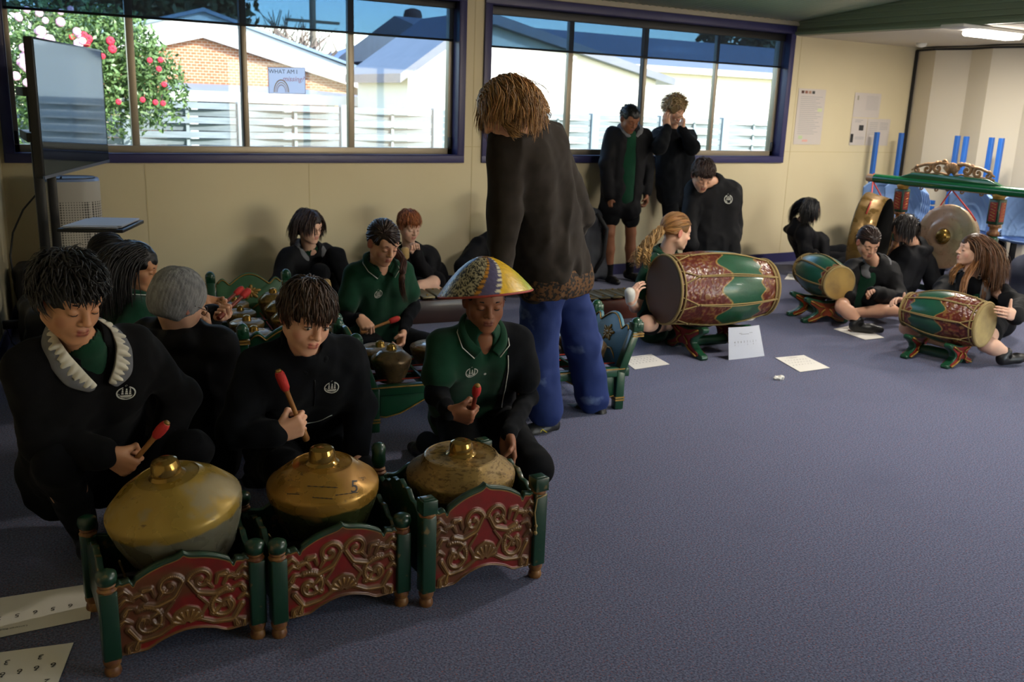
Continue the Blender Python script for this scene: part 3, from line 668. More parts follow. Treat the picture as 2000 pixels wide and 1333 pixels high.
def carved_panel(name, par, X0, X1, Y, zb, zt, var=0, depth=.022, nx=230, nyy=150, gold='#8a6228', base='#5a1611'):
    Wd = X1-X0; H = zt-zb; pk = .27*H; ar = .30*H
    us = np.linspace(0, 1, nx); top = np.array([zt-pk+pk*otop(u) for u in us]); bot = np.array([zb+ar*max(obot(u), 0) for u in us])
    k = np.array([1, 2, 3, 2, 1])/9.; top2 = np.convolve(np.pad(top, 2, 'edge'), k, 'valid'); bot = np.convolve(np.pad(bot, 2, 'edge'), k, 'valid'); top = top2
    tt = np.linspace(0, 1, nyy); Z = bot[:, None]+(top-bot)[:, None]*tt[None]; Xg = np.repeat((us*Wd)[:, None], nyy, 1)
    P2 = np.stack([Xg.ravel(), (Z-zb).ravel()], 1); hgt = np.zeros(len(P2)); rid = np.zeros(len(P2))
    for P, w in carving(Wd, H*.86, var):
        lo, hi = P.min(0)-.02, P.max(0)+.02; m = ((P2 > lo) & (P2 < hi)).all(1)
        if not m.any(): continue
        D = np.sqrt(((P2[m][:, None]-P[None])**2).sum(-1))-w[None]; j = D.argmin(1); d = D[np.arange(len(j)), j]
        hh = np.clip(-d/w[j], -.35, 1); val = np.where(hh > 0, .35+.65*np.sqrt(1-(1-np.clip(hh, 0, 1))**2), np.clip(1+hh/.35, 0, 1)*.35); val *= .8+.2*np.cos(d*900)
        hgt[m] = np.maximum(hgt[m], val)
    # rims follow the outline
    e1 = (top[:, None]-Z).ravel(); e0 = (Z-bot[:, None]).ravel(); ed = np.minimum(np.minimum(e1, e0), np.minimum(P2[:, 0], Wd-P2[:, 0])+.004)
    rim = np.clip(1-np.abs(e0-.006)/.006, 0, 1); hgt = np.maximum(hgt, rim*.8); rimt = e1 < .010
    nse = vnoise(np.stack([P2[:, 0], P2[:, 1], P2[:, 0]*0+var], 1), 60)
    tun = .5+.5*vnoise(np.stack([P2[:, 0], P2[:, 1], P2[:, 0]*0+9+var], 1), 11)
    c_red = np.array(lin('#7c120c')); c_dark = np.array(lin('#3a1a10')); c_gold = np.array(lin(gold)); c_hi = np.array(lin('#b08848')); c_gr = np.array(lin('#123a26'))
    w1 = np.clip((hgt-.12)/.25, 0, 1)[:, None]; w2 = np.clip((hgt-.8)/.2+.25*nse, 0, 1)[:, None]
    C = c_red*(1-w1)+(c_gold*.55+c_dark*.45)*w1; C = C*(1-.6*w2)+c_hi*.6*w2; dk = np.clip((tun-.45)*3, 0, .8)[:, None]*(1-w2); C = C*(1-dk)+(c_gold*.25+c_dark*.75)*dk
    C[rimt] = c_gr; gl = (e1 > .010) & (e1 < .014); C[gl] = c_gold
    V = np.stack([X0+P2[:, 0], Y-depth*.5-hgt*.0075+(ed < .003)*.004, Z.ravel()], 1)
    g = np.arange(nx*nyy).reshape(nx, nyy); F = np.stack([g[:-1, :-1], g[1:, :-1], g[1:, 1:], g[:-1, 1:]], -1).reshape(-1, 4)
    # back face and edges
    Vb = np.stack([X0+P2[:, 0], np.full(len(P2), Y+depth*.5), Z.ravel()], 1); n = len(V); s = 1
    def edge(a): return np.stack([a[:-1], a[1:], a[1:]+n, a[:-1]+n], -1)
    E = np.concatenate([edge(g[:, -1]), edge(g[::-1, 0]), edge(g[0, :]), edge(g[-1, ::-1])])
    Fb = F[:, ::-1]+n; Cb = np.tile(c_gr, (n, 1)); o = mk(name, np.concatenate([V, Vb]), np.concatenate([F, Fb, E[:, ::-1]]), m_carve, par, colors=np.concatenate([C, Cb])); recalc(o); return o
def wavy_board(mb, a, b, zb, zt, th, drop=.05, n=24, col=None, lobes=2):
    """side board between two posts with a scalloped top edge"""
    a = V3(a); b = V3(b); d = nz(b-a); L = np.linalg.norm(b-a); pts = [(0, zb), (L, zb)]
    for i in range(n+1):
        u = 1-i/n; e = abs(u-.5)*2; z = zt-drop*(1-math.cos(PI*e))/2*1.0-.012*math.sin(lobes*2*PI*u)**2; pts.append((L*u, z))
    w = np.cross(d, (0, 0, 1)); mb.prism(pts, a-w*th/2, d, (0, 0, 1), th, col); return mb
def turned_post(par, x, y, h, kind, w=.047):
    p = MB(); p.box((x-w/2, y-w/2, .05), (x+w/2, y+w/2, h-.058))
    p0 = p.build('post', m_gpaint, par, bevel=.005)
    par = bpy.data.objects[p0.name]
    f = MB(); f.lathe([(.020, 0), (.023, .008), (.021, .02), (.018, .026), (.023, .034), (.024, .045), (.022, .055)], (x, y, 0), n=20); f.build('foot', m_redgold, par, smooth='auto')
    r = MB(); r.lathe([(w*.52, h-.062), (w*.56, h-.056), (w*.45, h-.05), (w*.5, h-.044), (w*.4, h-.038)], (x, y, 0), n=20); r.build('ring', m_redgold, par, smooth='auto')
    c = MB()
    if kind == 'ball': c.lathe([(.014, h-.046), (.024, h-.038), (.0285, h-.022), (.026, h-.008), (.014, h-.001), (.001, h)], (x, y, 0), n=24)
    elif kind == 'cap': c.box((x-.025, y-.025, h-.05), (x+.025, y+.025, h-.004)); c.box((x-.02, y-.017, h-.004), (x+.017, y+.017, h))
    else: c.lathe([(.016, h-.045), (.022, h-.03), (.026, h-.012), (.024, h+.01), (.026, h+.03), (.018, h+.045), (.004, h+.05)], (x, y, 0), n=8)
    c.build('finial', m_gpaint, par, bevel=.004 if kind == 'cap' else 0, smooth=True)
def gong_box(x0, x1, y0, y1, h, kinds, lab, var, hb=None):
    t = thing('gong_stand', lab, 'gong stand', ((x0+x1)/2, (y0+y1)/2, 0), 'carved box stands of the front gongs'); w = .042; hb = hb or h
    for (x, y, k, hh) in ((x0+w/2, y0+w/2, kinds[0], h), (x1-w/2, y0+w/2, kinds[1], h), (x0+w/2, y1-w/2, kinds[2], hb), (x1-w/2, y1-w/2, kinds[3], hb)): turned_post(t, x, y, hh, k)
    carved_panel('carved_panel', t, x0+w-.002, x1-w+.002, y0+.024, .048, h+.012, var)
    m = MB(); zt = h-.055
    wavy_board(m, (x0+w/2, y0+w, 0), (x0+w/2, y1-w, 0), .09, zt+.045, .018, .055, lobes=3); m.build('side_board', m_gpaint, t, bevel=.003)
    m = MB(); wavy_board(m, (x1-w/2, y0+w, 0), (x1-w/2, y1-w, 0), .09, zt+.045, .018, .055, lobes=3); m.build('side_board', m_gpaint, t, bevel=.003)
    m = MB(); wavy_board(m, (x0+w, y1-w/2, 0), (x1-w, y1-w/2, 0), .09, zt+.03, .018, .04, lobes=2); m.build('back_board', m_gpaint, t, bevel=.003)
    MB().box((x0+w, y0+w, .095), (x1-w, y1-w, .11)).build('bottom_board', m_brownin, t)
    for xx in (x0+.10, x1-.10): MB().tube([(xx, y0+w*.8, .15), (xx, y1-w*.8, .15)], .004, 6).build('support_cord', m_cord, t, smooth=True)
    return t
BX = [(.235, .675), (.69, 1.125), (1.15, 1.60)]
gong_box(BX[0][0], BX[0][1], 2.44, 2.86, .312, ('ball', 'ball', 'ball', 'ball'), 'red and gold carved green box stand, leftmost of the three at the front', 0)
gong_box(BX[1][0], BX[1][1], 2.415, 2.835, .312, ('ball', 'ball', 'ball', 'ball'), 'red and gold carved box stand with round finials, middle of the front three', 1)
gong_box(BX[2][0], BX[2][1], 2.375, 2.80, .368, ('cap', 'cap', 'crown', 'cap'), 'red and gold carved box stand with square capped posts, right of the front three', 2)
def lathe_thing(name, label, cat, prof, c, axis, m, parts, n=72, group=None):
    """turned body standing in its own tilted frame; parts: (name, profile, material)"""
    R = frame_of(axis); t = thing(name, label, cat, c, group); out = []
    for (nm, pr, mm) in [('body', prof, m)]+parts:
        b = MB().lathe(pr, (0, 0, 0), (0, 0, 1), n); me = b.build(nm, mm, None, smooth='auto'); me.parent = t; me.location = (0, 0, 0)
        out.append((b, me))
    t.rotation_euler = Matrix([list(r) for r in R]).to_euler(); return t, out, R
def round_prof(R, zs, k=6): return zs
def big_gong(lab, c, axis, R, hs, m, mboss, rb=.042, hb=.055, plate=.5, body=None):
    # hs: height of plate above widest ring; body depth below
    d = body or .15
    prof = [(R*.70, -d), (R*.80, -d*.8), (R*.93, -d*.4), (R*.99, -.02), (R, 0), (R*.992, .008), (R*.97, .015), (R*.75, hs*.62), (R*(plate+.03), hs*.97), (R*plate, hs), (R*plate*.99, hs-.002), (rb*1.4, hs+.001), (rb*1.25, hs+.001)]
    boss = [(rb*1.28, hs), (rb*1.12, hs+.005), (rb*1.02, hs+.009), (rb, hs+.018), (rb*.97, hs+hb*.6), (rb*.86, hs+hb*.85), (rb*.55, hs+hb*.98), (rb*.2, hs+hb), (.001, hs+hb)]
    t, out, Rm = lathe_thing('bossed_gong', lab, 'gong', prof, c, axis, m, [('boss', boss, mboss)], group='large bossed gongs in the front stands')
    return t, prof, Rm
def tops(x, y, z): return atz(x, y, z)
G1 = at(340, 984, 2.66); G2 = at(631, 944, 2.64); G3 = at(900, 922, 2.615)
big_gong('large dull gold bossed gong with silvery sides, tilted in the leftmost front stand', G1, (-.16, -.05, 1), .194, .095, m_g1, m_brass, body=.17, plate=.46)
g2t, g2p, g2R = big_gong('bright gold bossed gong with a painted 5 in the middle front stand', G2, (-.03, -.03, 1), .175, .072, m_g2, m_brass, body=.15, plate=.53)
big_gong('scratched gold bossed gong in the right front stand', G3, (-.02, -.02, 1), .186, .068, m_g3, m_brass, body=.15, plate=.64, rb=.041, hb=.05)
# painted 5 on the middle gong
b = MB().lathe(g2p, G2, g2R[:, 2], 72); bv = bvh_of(np.concatenate(b.v), b.f)
tv, tf = text_mesh('5', .055, .25, bold=.0); P5 = at(690, 952, 2.52); dd = nz(P5-CO)
n5 = decal('painted_number', tv, tf, P5+V3(0, 0, 0), (1, .0, -.12), nz((-.0, .55, .8)), dd, bv, .0012, mat('black_ink', '#151210', .5), g2t)
def unrot(o, R, c):
    me = o.data; v = np.zeros(len(me.vertices)*3); me.vertices.foreach_get('co', v); v = v.reshape(-1, 3)@R; me.vertices.foreach_set('co', v.ravel()); me.update()
if n5: unrot(n5, g2R, G2)
b2 = MB(); 
for (x0, y0, x1, y1) in ((600, 950, 660, 953), (560, 965, 585, 966), (655, 968, 700, 962), (610, 972, 650, 975)):
    N = 14; V = []; F = []
    for i in range(N+1):
        u = i/N; p = at(x0+(x1-x0)*u, y0+(y1-y0)*u, 2.5)
        for s in (-1, 1):
            q = p+V3(0, 0, .0012*s*(1+.5*math.sin(i*2.1))); h = bv.ray_cast(Vector(CO), Vector(nz(q-CO)), 6)
            V.append(np.array(h[0])-nz(q-CO)*.0012 if h[0] else p)
    for i in range(N): F.append((2*i, 2*i+2, 2*i+3, 2*i+1))
    b2.add(V, F)
unrot(b2.build('scratch_marks', MATS['black_ink'], g2t), g2R, G2)
# string tie on the right stand
c = MB(); c.tube([(1.595, 2.372, .305), (1.555, 2.365, .30), (1.55, 2.368, .25), (1.553, 2.362, .2), (1.556, 2.365, .17)], .0025, 6); c.sphere((1.553, 2.362, .205), .006, 8, 6); c.sphere((1.552, 2.362, .18), .007, 8, 6)
tag(c.build('cord_tie', m_cord, None, smooth=True, loc=(1.55, 2.36, .17)), 'hemp string tied round the right post of the rightmost front stand', 'string')
# ---------------------------------------------------------------- gong-chime racks
def pot(par_label, c, r, kind, tilt=(0, 0, 1), grp=None, mats=None):
    h = .10 if kind == 'tall' else .075
    if kind == 'tall': pr = [(r*.62, -h), (r*.86, -h*.35), (r*.98, 0), (r, .01), (r*.96, .02), (r*.62, .05), (r*.5, .055)]; bz = .055; pl = [(r*.5, .0551), (r*.3, .056)]
    else: pr = [(r*.72, -h), (r*.9, -h*.4), (r*.99, 0), (r, .01), (r*.97, .018), (r*.8, .027)]; bz = .027; pl = [(r*.8, .0275), (r*.3, .03)]
    rb = .024 if r > .09 else .02; mb_, mt = mats or (m_bronze, m_bronzet)
    boss = [(rb*1.2, bz), (rb*1.02, bz+.008), (rb, bz+.018), (rb*.8, bz+.028), (rb*.4, bz+.033), (.001, bz+.034)]
    plate = [(r*(.5 if kind == 'tall' else .8), bz), (r*(.5 if kind == 'tall' else .78), bz+.0015), (rb, bz+.003), (rb*.8, bz+.003)]
    t, o, R = lathe_thing('gong_kettle', par_label, 'gong kettle', pr, c, tilt, mb_, [('top_plate', plate, mt), ('boss', boss, m_brass)], n=40, group=grp); return t
def ornate_board(t, o, u, v, W, H, nrm, m, face, th=.02, flower=True, nm='headboard'):
    """curved headboard in plane (u,v) with a gold border and a lotus in relief on the side nrm"""
    o = V3(o); u = nz(u); v = nz(v); nrm = nz(nrm); pts = []
    def top(s):
        a = abs(s-.5)*2; return H*(.70+.22*max(0, math.cos(a/.62*PI/2)) if a < .62 else .70+.10*math.sin(PI*(a-.62)/.38)**1.2+.02)
    N = 48; tp = [(W*(1-i/N), top(1-i/N)) for i in range(N+1)]; pts = [(0, 0), (W, 0)]+tp
    s = 1 if np.cross(u, v).dot(nrm) > 0 else -1
    b = MB(); b.prism(pts, o-nrm*th/2*s if s > 0 else o+nrm*th/2, u, v, th); bo_ = b.build(nm, m, t, bevel=.003)
    g = MB(); pz = o+nrm*(th/2+.002)
    g.tube([pz+u*p[0]+v*(p[1]-.012) for p in tp[1:-1]], .004, 6); g.build('gold_border', m_goldp, bo_, smooth=True)
    if flower:
        f = MB(); c = pz+u*W*.5+v*H*.52
        for k in range(11):
            a = PI*2*k/11; d = u*math.cos(a)+v*math.sin(a)*.7; l = W*.11*(1.25 if k % 2 else .9)
            f.sphere(c+d*l*.75, l*.55, 8, 6, R=np.array([d, nz(np.cross(nrm, d)), nrm]).T, sc=(1, .38, .18))
        f.sphere(c, W*.045, 10, 6, R=np.array([u, v, nrm]).T, sc=(1.3, .8, .4))
        for s_ in (-1, 1):
            f.tube([c+u*s_*W*x+v*y*H for x, y in ((.02, -.33), (.12, -.24), (.22, -.23), (.32, -.30), (.38, -.36))], [.004, .006, .006, .005, .002], 6)
        f.build('lotus_carving', m_goldp, bo_, smooth=True)
def kettle_rack(lab, c0, ux, L, D, boards, side, m_face):
    """c0: a floor corner; ux: along the length; D to the left of ux"""
    ux = nz(ux); uy = np.cross((0, 0, 1), ux); o = V3(c0); t = thing('kettle_rack', lab, 'instrument rack', o+ux*L/2+uy*D/2, 'green racks for gong kettles')
    def P(a, b, z): return o+ux*a+uy*b+V3(0, 0, z)
    for a in (.02, L-.02):
        for b in (0, D):
            m = MB(); m.bar(P(a, b, .0), P(a, b, .22), .05, .05, up=tuple(ux)); lgo = m.build('leg', m_gplain, t, bevel=.006)
            g = MB(); 
            for z in (.052, .066): g.box((-.027, -.027, -.004), (.027, .027, .004), np.array([ux, uy, (0, 0, 1)]).T, P(a, b, z))
            g.build('gold_ring', m_goldp, lgo)
            sg = -1 if a < L/2 else 1
            # slanting post that carries the headboard, with its cap
            m = MB(); m.bar(P(a, b, .2), P(a+sg*.075, b, .42), .05, .045, up=tuple(ux)); m.build('slanted_post', m_gplain, t, bevel=.005)
            m = MB(); cc = P(a+sg*.085, b, .455); Rr = np.array([ux, uy, (0, 0, 1)]).T; m.sphere(cc, .038, 16, 10, sc=(.9, .8, 1.0), R=Rr); m.box((-.030, -.027, -.035), (.030, .027, .015), Rr, cc); pco = m.build('post_cap', m_gplain, t, bevel=.004, smooth=True)
            g = MB(); 
            for z in (-.045, -.058): g.box((-.032, -.03, -.004), (.032, .03, .004), Rr, cc+V3(0, 0, z))
            g.build('gold_ring', m_goldp, pco)
    for b in (0, D):
        m = MB(); m.bar(P(-.03, b, .205), P(L+.03, b, .205), .045, .05); m.build('rail', m_gplain, t, bevel=.006)
        g = MB(); q = -.024 if b == 0 else .024; g.bar(P(0, b+q, .224), P(L, b+q, .224), .004, .006); g.build('gold_line', m_goldp, t)
    m = MB(); m.bar(P(0, D/2, .2), P(L, D/2, .2), .04, .03); m.build('rail', m_gplain, t, bevel=.004)
    for b in (0,):  # scalloped apron under the front rail
        for (a0, s) in ((.05, 1), (L-.05, -1)):
            pts = [(0, 0), (0, -.11), (.03*s, -.115), (.10*s, -.10), (.18*s, -.06), (.24*s, -.03), (.30*s, 0)]
            m = MB().prism(pts if s < 0 else pts[::-1], P(a0, b+.01, .185), ux, (0, 0, 1), .016); m.build('apron', m_gplain, t, bevel=.002)
            m = MB().tube([P(a0+p[0], b-.0095 if b == 0 else b+.01, .185+p[1]) for p in pts[1:]], .0035, 6); m.build('gold_edge', m_goldp, t, smooth=True)
    for e, (a, sg) in enumerate(((.02, -1), (L-.02, 1))):
        v = nz(ux*sg*.075+V3(0, 0, .22)); o2 = P(a, .03, .205); inw = nz(np.cross(uy, v))*(1); inw = inw if inw.dot(ux)*-sg > 0 else -inw
        fc = inw if boards[e] == 'in' else -inw
        ornate_board(t, o2, uy, v, D-.06, .31, fc, m_face[e], None)
    for b in (.06, D/2-.05, D/2+.05, D-.06): MB().tube([P(.0, b, .235), P(L, b, .235)], .004, 6).build('cord', m_redcord, t, smooth=True)
    for k in range(1, 5):
        m = MB(); m.bar(P(L*k/5, .0, .22), P(L*k/5, D, .22), .014, .05); m.build('divider', m_gplain, t, bevel=.002)
    return P, t
m_board1 = mat('faded_green_board', '#3d6b46', .45, var='#2c5238', vscale=6, vamt=.6); m_board2 = mat('blue_green_board', '#3f7388', .4, var='#2f5f63', vscale=4, vamt=.7)
P2, rack2 = kettle_rack('green kettle rack with a blue-green headboard, behind the player in the conical hat', (1.62, 3.955, 0), (1, -.16, 0), 1.36, .46, ('in', 'in'), 1, (m_gplain, m_board2))
P1_, rack1 = kettle_rack('green kettle rack with a gold lotus headboard, beside the player in the grey beanie', (1.60, 4.36, 0), (.13, 1, 0), 1.30, .46, ('out', 'in'), 1, (m_gplain, m_board1))
loc = ['at the left end', 'second from the left', 'in the middle', 'second from the right', 'at the right end']
for k in range(5):
    a = 1.36*(k+.5)/5
    pot('dark bronze shouldered kettle in the near row of the right rack, '+loc[k], P2(a, .115, .315), .10-.004*k, 'tall', grp='near row of kettles on the right rack')
    pot('flat-topped bronze kettle in the far row of the right rack, '+loc[k], P2(a, .345, .30), .118-.006*k, 'flat', grp='far row of kettles on the right rack')
loc2 = ['nearest the camera', 'second from the camera', 'third from the camera', 'fourth from the camera', 'nearest the lotus headboard']
gmat = (goldmat('gold_bronze', '#8f7440', '#6e5a33', .45, .6, pthr=(.75, .85)), m_bronzet)
for k in range(5):
    a = 1.30*(k+.5)/5
    pot('domed gold kettle in the right-hand row of the left rack, '+loc2[k], P1_(a, .115, .325), .108-.004*k, 'tall', grp='domed kettles on the left rack', mats=gmat)
    pot('flat grey-topped kettle in the left-hand row of the left rack, '+loc2[k], P1_(a, .345, .31), .105-.005*k, 'flat', grp='flat kettles on the left rack', mats=gmat)
# ---------------------------------------------------------------- keyed trough instruments by the wall
m_trough = mat('dark_brown_trough', '#2d1712', .45, var='#1c0e0b', vscale=8, vamt=.5, coat=.2); m_trough2 = mat('reddish_brown_trough', '#6e3826', .5, var='#4a2519', vscale=8, vamt=.5, coat=.2)
m_key = mat('bronze_key_bar', '#7d7150', .42, .6, var='#5e5438', vscale=10, vamt=.5)
def saron(lab, c, u, L, D, h, nk, mt, labs):
    u = nz(u); w = np.cross((0, 0, 1), u); c = V3(c); t = thing('key_trough', lab, 'metallophone', c, 'keyed metallophones along the window wall')
    def P(a, b, z): return c+u*a+w*b+V3(0, 0, z)
    b = MB(); pr = [(-.5*L+.06, 0), (.5*L-.06, 0), (.5*L-.02, h*.45), (.5*L+.02, h*.8), (.5*L, h), (-.5*L, h), (-.5*L-.02, h*.8), (-.5*L+.02, h*.45)]
    b.prism(pr, P(0, D/2, 0), u, (0, 0, 1), D); b.build('trough', mt, t, bevel=.008)
    for k in range(nk):
        a = -L/2+L*(k+.5)/nk; d = D*(1.02-.12*k/nk); m = MB(); m.box((-L/nk*.42, -d/2, h+.012), (L/nk*.42, d/2, h+.028), np.array([u, w, (0, 0, 1)]).T, P(a, 0, 0))
        o = m.build('key', m_key, t, bevel=.005)
    m = MB()
    for k in range(nk):
        a = -L/2+L*(k+.5)/nk
        for s in (-.38, .38): m.lathe([(.006, h), (.007, h+.03), (.009, h+.033), (.004, h+.037)], P(a, s*D*.9, 0), n=8)
    m.build('key_pins', m_brass, t, smooth=True)
saron('dark keyed trough instrument on the floor before the red-haired player', (3.0, 6.02, 0), (1, -.12, 0), .80, .30, .17, 7, m_trough, None)
saron('reddish brown keyed trough on the floor before the pair standing by the window', (4.2, 5.62, 0), (1, -.08, 0), .86, .30, .15, 8, m_trough2, None)
saron('keyed trough instrument before the bespectacled player by the wall', (2.05, 5.83, 0), (1, -.1, 0), .72, .28, .15, 7, m_trough, None)
# ---------------------------------------------------------------- barrel drums
def drum_mat():
    return mat('drum_paint', '#174a2f', .36, attr='Col', bump=.3, bscale=70, coat=.22, bdist=.003, var='#20150c', vscale=9, vamt=.25)
def barrel(lab, a, b, ra, rb, rm, sk, cols, par_cords=8, mid=.42, redspan=(.0, .36, .74, 1.), phase=0., hd=('#7a5f4c', '#c2a35e')):
    """a,b: end centres; ra,rb end radii; rm widest radius"""
    a = V3(a); b = V3(b); ax = nz(b-a); L = np.linalg.norm(b-a); t = thing('barrel_drum', lab, 'drum', (a+b)/2); x = nz(np.cross(ax, (0, 0, 1))); z = np.cross(x, ax)
    N = 170; K = 240; V = []; C = []
    red = np.array(lin(cols[0])); gr = np.array(lin(cols[1])); gold = np.array(lin('#9a7a3e'))
    def R_(s): return ra+(rm-ra)*math.sin(PI/2*min(s/mid, 1)) if s < mid else rb+(rm-rb)*math.sin(PI/2*min((1-s)/(1-mid), 1))
    sg_ = np.linspace(0, 1, N+1); rg_ = np.array([R_(s) for s in sg_]); tg_ = 2*PI*np.arange(K)/K; QG = np.stack([np.repeat((sg_*L)[:, None], K, 1), rg_[:, None]*np.cos(tg_)[None], rg_[:, None]*np.sin(tg_)[None]], -1); NG = .6*vnoise(QG, 58., 3)+.55*vnoise(QG, 110., 5)
    for i in range(N+1):
        s = i/N; r = R_(s)
        for k in range(K):
            th = 2*PI*k/K; ph = (th/(2*PI)*par_cords+phase) % 1; pet = abs(ph-.5)*2
            e0 = redspan[1]-.07*math.cos(PI*pet)*1.0+ .035*(1-pet)**.5; e1 = redspan[2]+.05*(abs(((ph*2) % 1)-.5)*2)-.02*pet
            isg = e0 < s < e1; edge = min(abs(s-e0), abs(s-e1)) < .008
            nn = float(NG[i, k])
            c = gr if isg else red*(.55+.6*max(nn+.2, 0))
            if edge: c = gold
            elif not isg and nn > .22: c = gold*.42+red*.35
            rr = r+(.0028*min(max((nn+.1)*4, 0), 1) if not isg else .0012)
            V.append(a+ax*L*s+(x*math.cos(th)+z*math.sin(th))*rr); C.append(c)
    g = np.arange((N+1)*K).reshape(N+1, K); F = np.stack([g[:-1], g[1:], np.roll(g, -1, 1)[1:], np.roll(g, -1, 1)[:-1]], -1).reshape(-1, 4)
    o = mk('shell', V, F, drum_mat(), t, colors=np.array(C)); recalc(o)
    for (c0, r, sg, hc) in ((a, ra, -1, hd[0]), (b, rb, 1, hd[1])):
        h = MB().lathe([(r*1.035, -sg*-.0), (r*1.04, .012), (r*1.0, .022), (r*.93, .020), (r*.5, .018), (.001, .018)], c0-ax*sg*.008, ax*sg, 48)
        h.build('drumhead', mat('hide_'+hc[1:], hc, .6, var='#5b4636', vscale=9, vamt=.45, bump=.1, bscale=60), t, smooth='auto')
        q = MB(); q.tube([c0+ax*sg*.006+(x*math.cos(2*PI*k/40)+z*math.sin(2*PI*k/40))*r*1.05 for k in range(40)], .009, 8, closed=True); q.tube([c0-ax*sg*.022+(x*math.cos(2*PI*k/40)+z*math.sin(2*PI*k/40))*(r*1.05+.002) for k in range(40)], .006, 8, closed=True)
        q.build('hoop', m_cord, t, smooth=True)
    # lacing: pairs of cords joined by rings, Y shaped near the first head
    c = MB()
    def pt(s, th, off=.006): r = R_(min(max(s, 0), 1))+off; return a+ax*L*s+(x*math.cos(th)+z*math.sin(th))*r
    for k in range(par_cords):
        th = 2*PI*(k-phase)/par_cords; d = PI/par_cords
        js = .16
        for s_ in (-1, 1):
            c.tube([pt(s, th+s_*d*.55*(js-s)/js) for s in np.linspace(-.01, js, 6)], .0045, 6)
            c.tube([pt(s, th+s_*(.012+.02*math.sin(PI*(s-js)/(1-js)))*.8) for s in np.linspace(js, 1.01, 22)], .0042, 6)
        c.tube([pt(js-.01, th-.03), pt(js-.01, th+.03)], .009, 8); c.tube([pt(js+.02, th-.025), pt(js+.02, th+.025)], .008, 8)
    c.build('lacing', m_cord, t, smooth=True)
    return t, pt
def cradle(lab, p, n_, wd, h, dip, m_face, th=.05, cat_='drum stand'):
    """two carved boards under a drum joined by a bar; p: two floor points, n_: drum axis"""
    n_ = nz((n_[0], n_[1], 0)); u = np.cross((0, 0, 1), n_); t = thing('drum_stand', lab, cat_, (V3(p[0])+V3(p[1]))/2)
    for q in p:
        q = V3(q)
        half = [(0, h*.30), (wd*.16, h*.22), (wd*.30, h*.04), (wd*.36, 0), (wd*.52, 0), (wd*.56, h*.06), (wd*.54, h*.16), (wd*.44, h*.20), (wd*.34, h*.28), (wd*.24, h*.42), (wd*.28, h*.58), (wd*.42, h*.74), (wd*.52, h*.84), (wd*.53, h*.96), (wd*.46, h), (wd*.38, h*.96), (wd*.30, h-dip*.5), (wd*.15, h-dip*.9), (0, h-dip)]
        pts = half+[(-x, y) for x, y in half[::-1][1:-1]]
        pts = [(p_[0], p_[1]) for p_ in pts]; b = MB(); b.prism(pts, q+n_*0, u, (0, 0, 1), th); o = b.build('support_board', m_gplain, t, bevel=.006); bo = o
        # painted carved face on both sides
        for s in (1, -1):
            w_ = np.cross(u, (0, 0, 1)); off = q+w_*(th+.001) if s > 0 else q-w_*.0035
            sh = [(x*.80, h*.06+y*.84) for x, y in pts]; f = MB(); f.prism(sh, off, u, (0, 0, 1), .003); f.build('painted_face', m_face, bo)
            g = MB()
            for sx in (-1, 1):
                g.tube([off+w_*(.004*s+(0 if s > 0 else 0))+u*x*sx*wd+V3(0, 0, y*h) for x, y in ((.05, .55), (.12, .45), (.16, .34), (.10, .30), (.2, .2), (.34, .12), (.42, .08))], .006, 6)
                g.tube([off+w_*.004*s+u*x*sx*wd+V3(0, 0, y*h) for x, y in ((.08, .62), (.2, .68), (.32, .8), (.42, .88))], .006, 6)
            g.build('gold_scroll', m_goldp, bo, smooth=True)
    a, b = V3(p[0]), V3(p[1]); m = MB(); m.tube([a+V3(0, 0, h*.34), a*.5+b*.5+V3(0, 0, h*.34), b+V3(0, 0, h*.34)], .035, 16); m.build('crossbar', m_gplain, t, smooth='auto'); return t
D1a = atz(1298, 566, .43); D1b = D1a+V3(.745, -.12, -.012)
dr1, pt1 = barrel('large green and red barrel drum laced with cord, played by the fair-haired pupil', D1a, D1b, .212, .178, .246, 1, ('#7a2f1e', '#1b5136'), 8, .45, (.0, .40, .80, 1.), phase=.32, hd=('#5e473a', '#8a6f4a'))
ax1 = nz(D1b-D1a); cradle('carved red and gold stand with green crossbar under the large barrel drum', [tuple(V3(D1a[0], D1a[1], 0)+ax1*V3(1, 1, 0)*.17), tuple(V3(D1a[0], D1a[1], 0)+ax1*V3(1, 1, 0)*.50)], ax1, .42, .215, .035, m_redp)
D2n = atz(1638, 553, .33); D2f = D2n+V3(.17, .46, .02)
barrel('smaller green barrel drum whose tan head points at the camera', D2f, D2n, .115, .118, .155, 1, ('#8a3b22', '#1d5a45'), 7, .5, (0, .05, .88, 1.), phase=.2, hd=('#8a6f4a', '#a98946'))
ax2 = nz(D2n-D2f); cradle('green and orange carved stand under the smaller drum pointing at the camera', [tuple(V3(D2f[0], D2f[1], 0)+ax2*V3(1, 1, 0)*.12+V3(-.03, 0, 0)), tuple(V3(D2f[0], D2f[1], 0)+ax2*V3(1, 1, 0)*.36+V3(-.03, 0, 0))], ax2, .34, .20, .03, mat('orange_lacquer', '#8a3a1c', .4, var='#4a2413', vscale=10, vamt=.6))
D3n = atz(1921, 634, .30); D3f = D3n+V3(-.06, .50, .0)
barrel('small green and red barrel drum with pale head, played by the long-haired pupil', D3n, D3f, .135, .105, .165, 1, ('#7d2f20', '#17503a'), 8, .45, (0, .40, .84, 1.), phase=.1, hd=('#b9a268', '#8a6f4a'))
ax3 = nz(D3f-D3n); cradle('carved green and gold stand under the small drum at the right', [tuple(V3(D3n[0], D3n[1], 0)+ax3*V3(1, 1, 0)*.10+V3(-.01, 0, 0)), tuple(V3(D3n[0], D3n[1], 0)+ax3*V3(1, 1, 0)*.38+V3(-.01, 0, 0))], ax3, .30, .165, .025, m_redp)
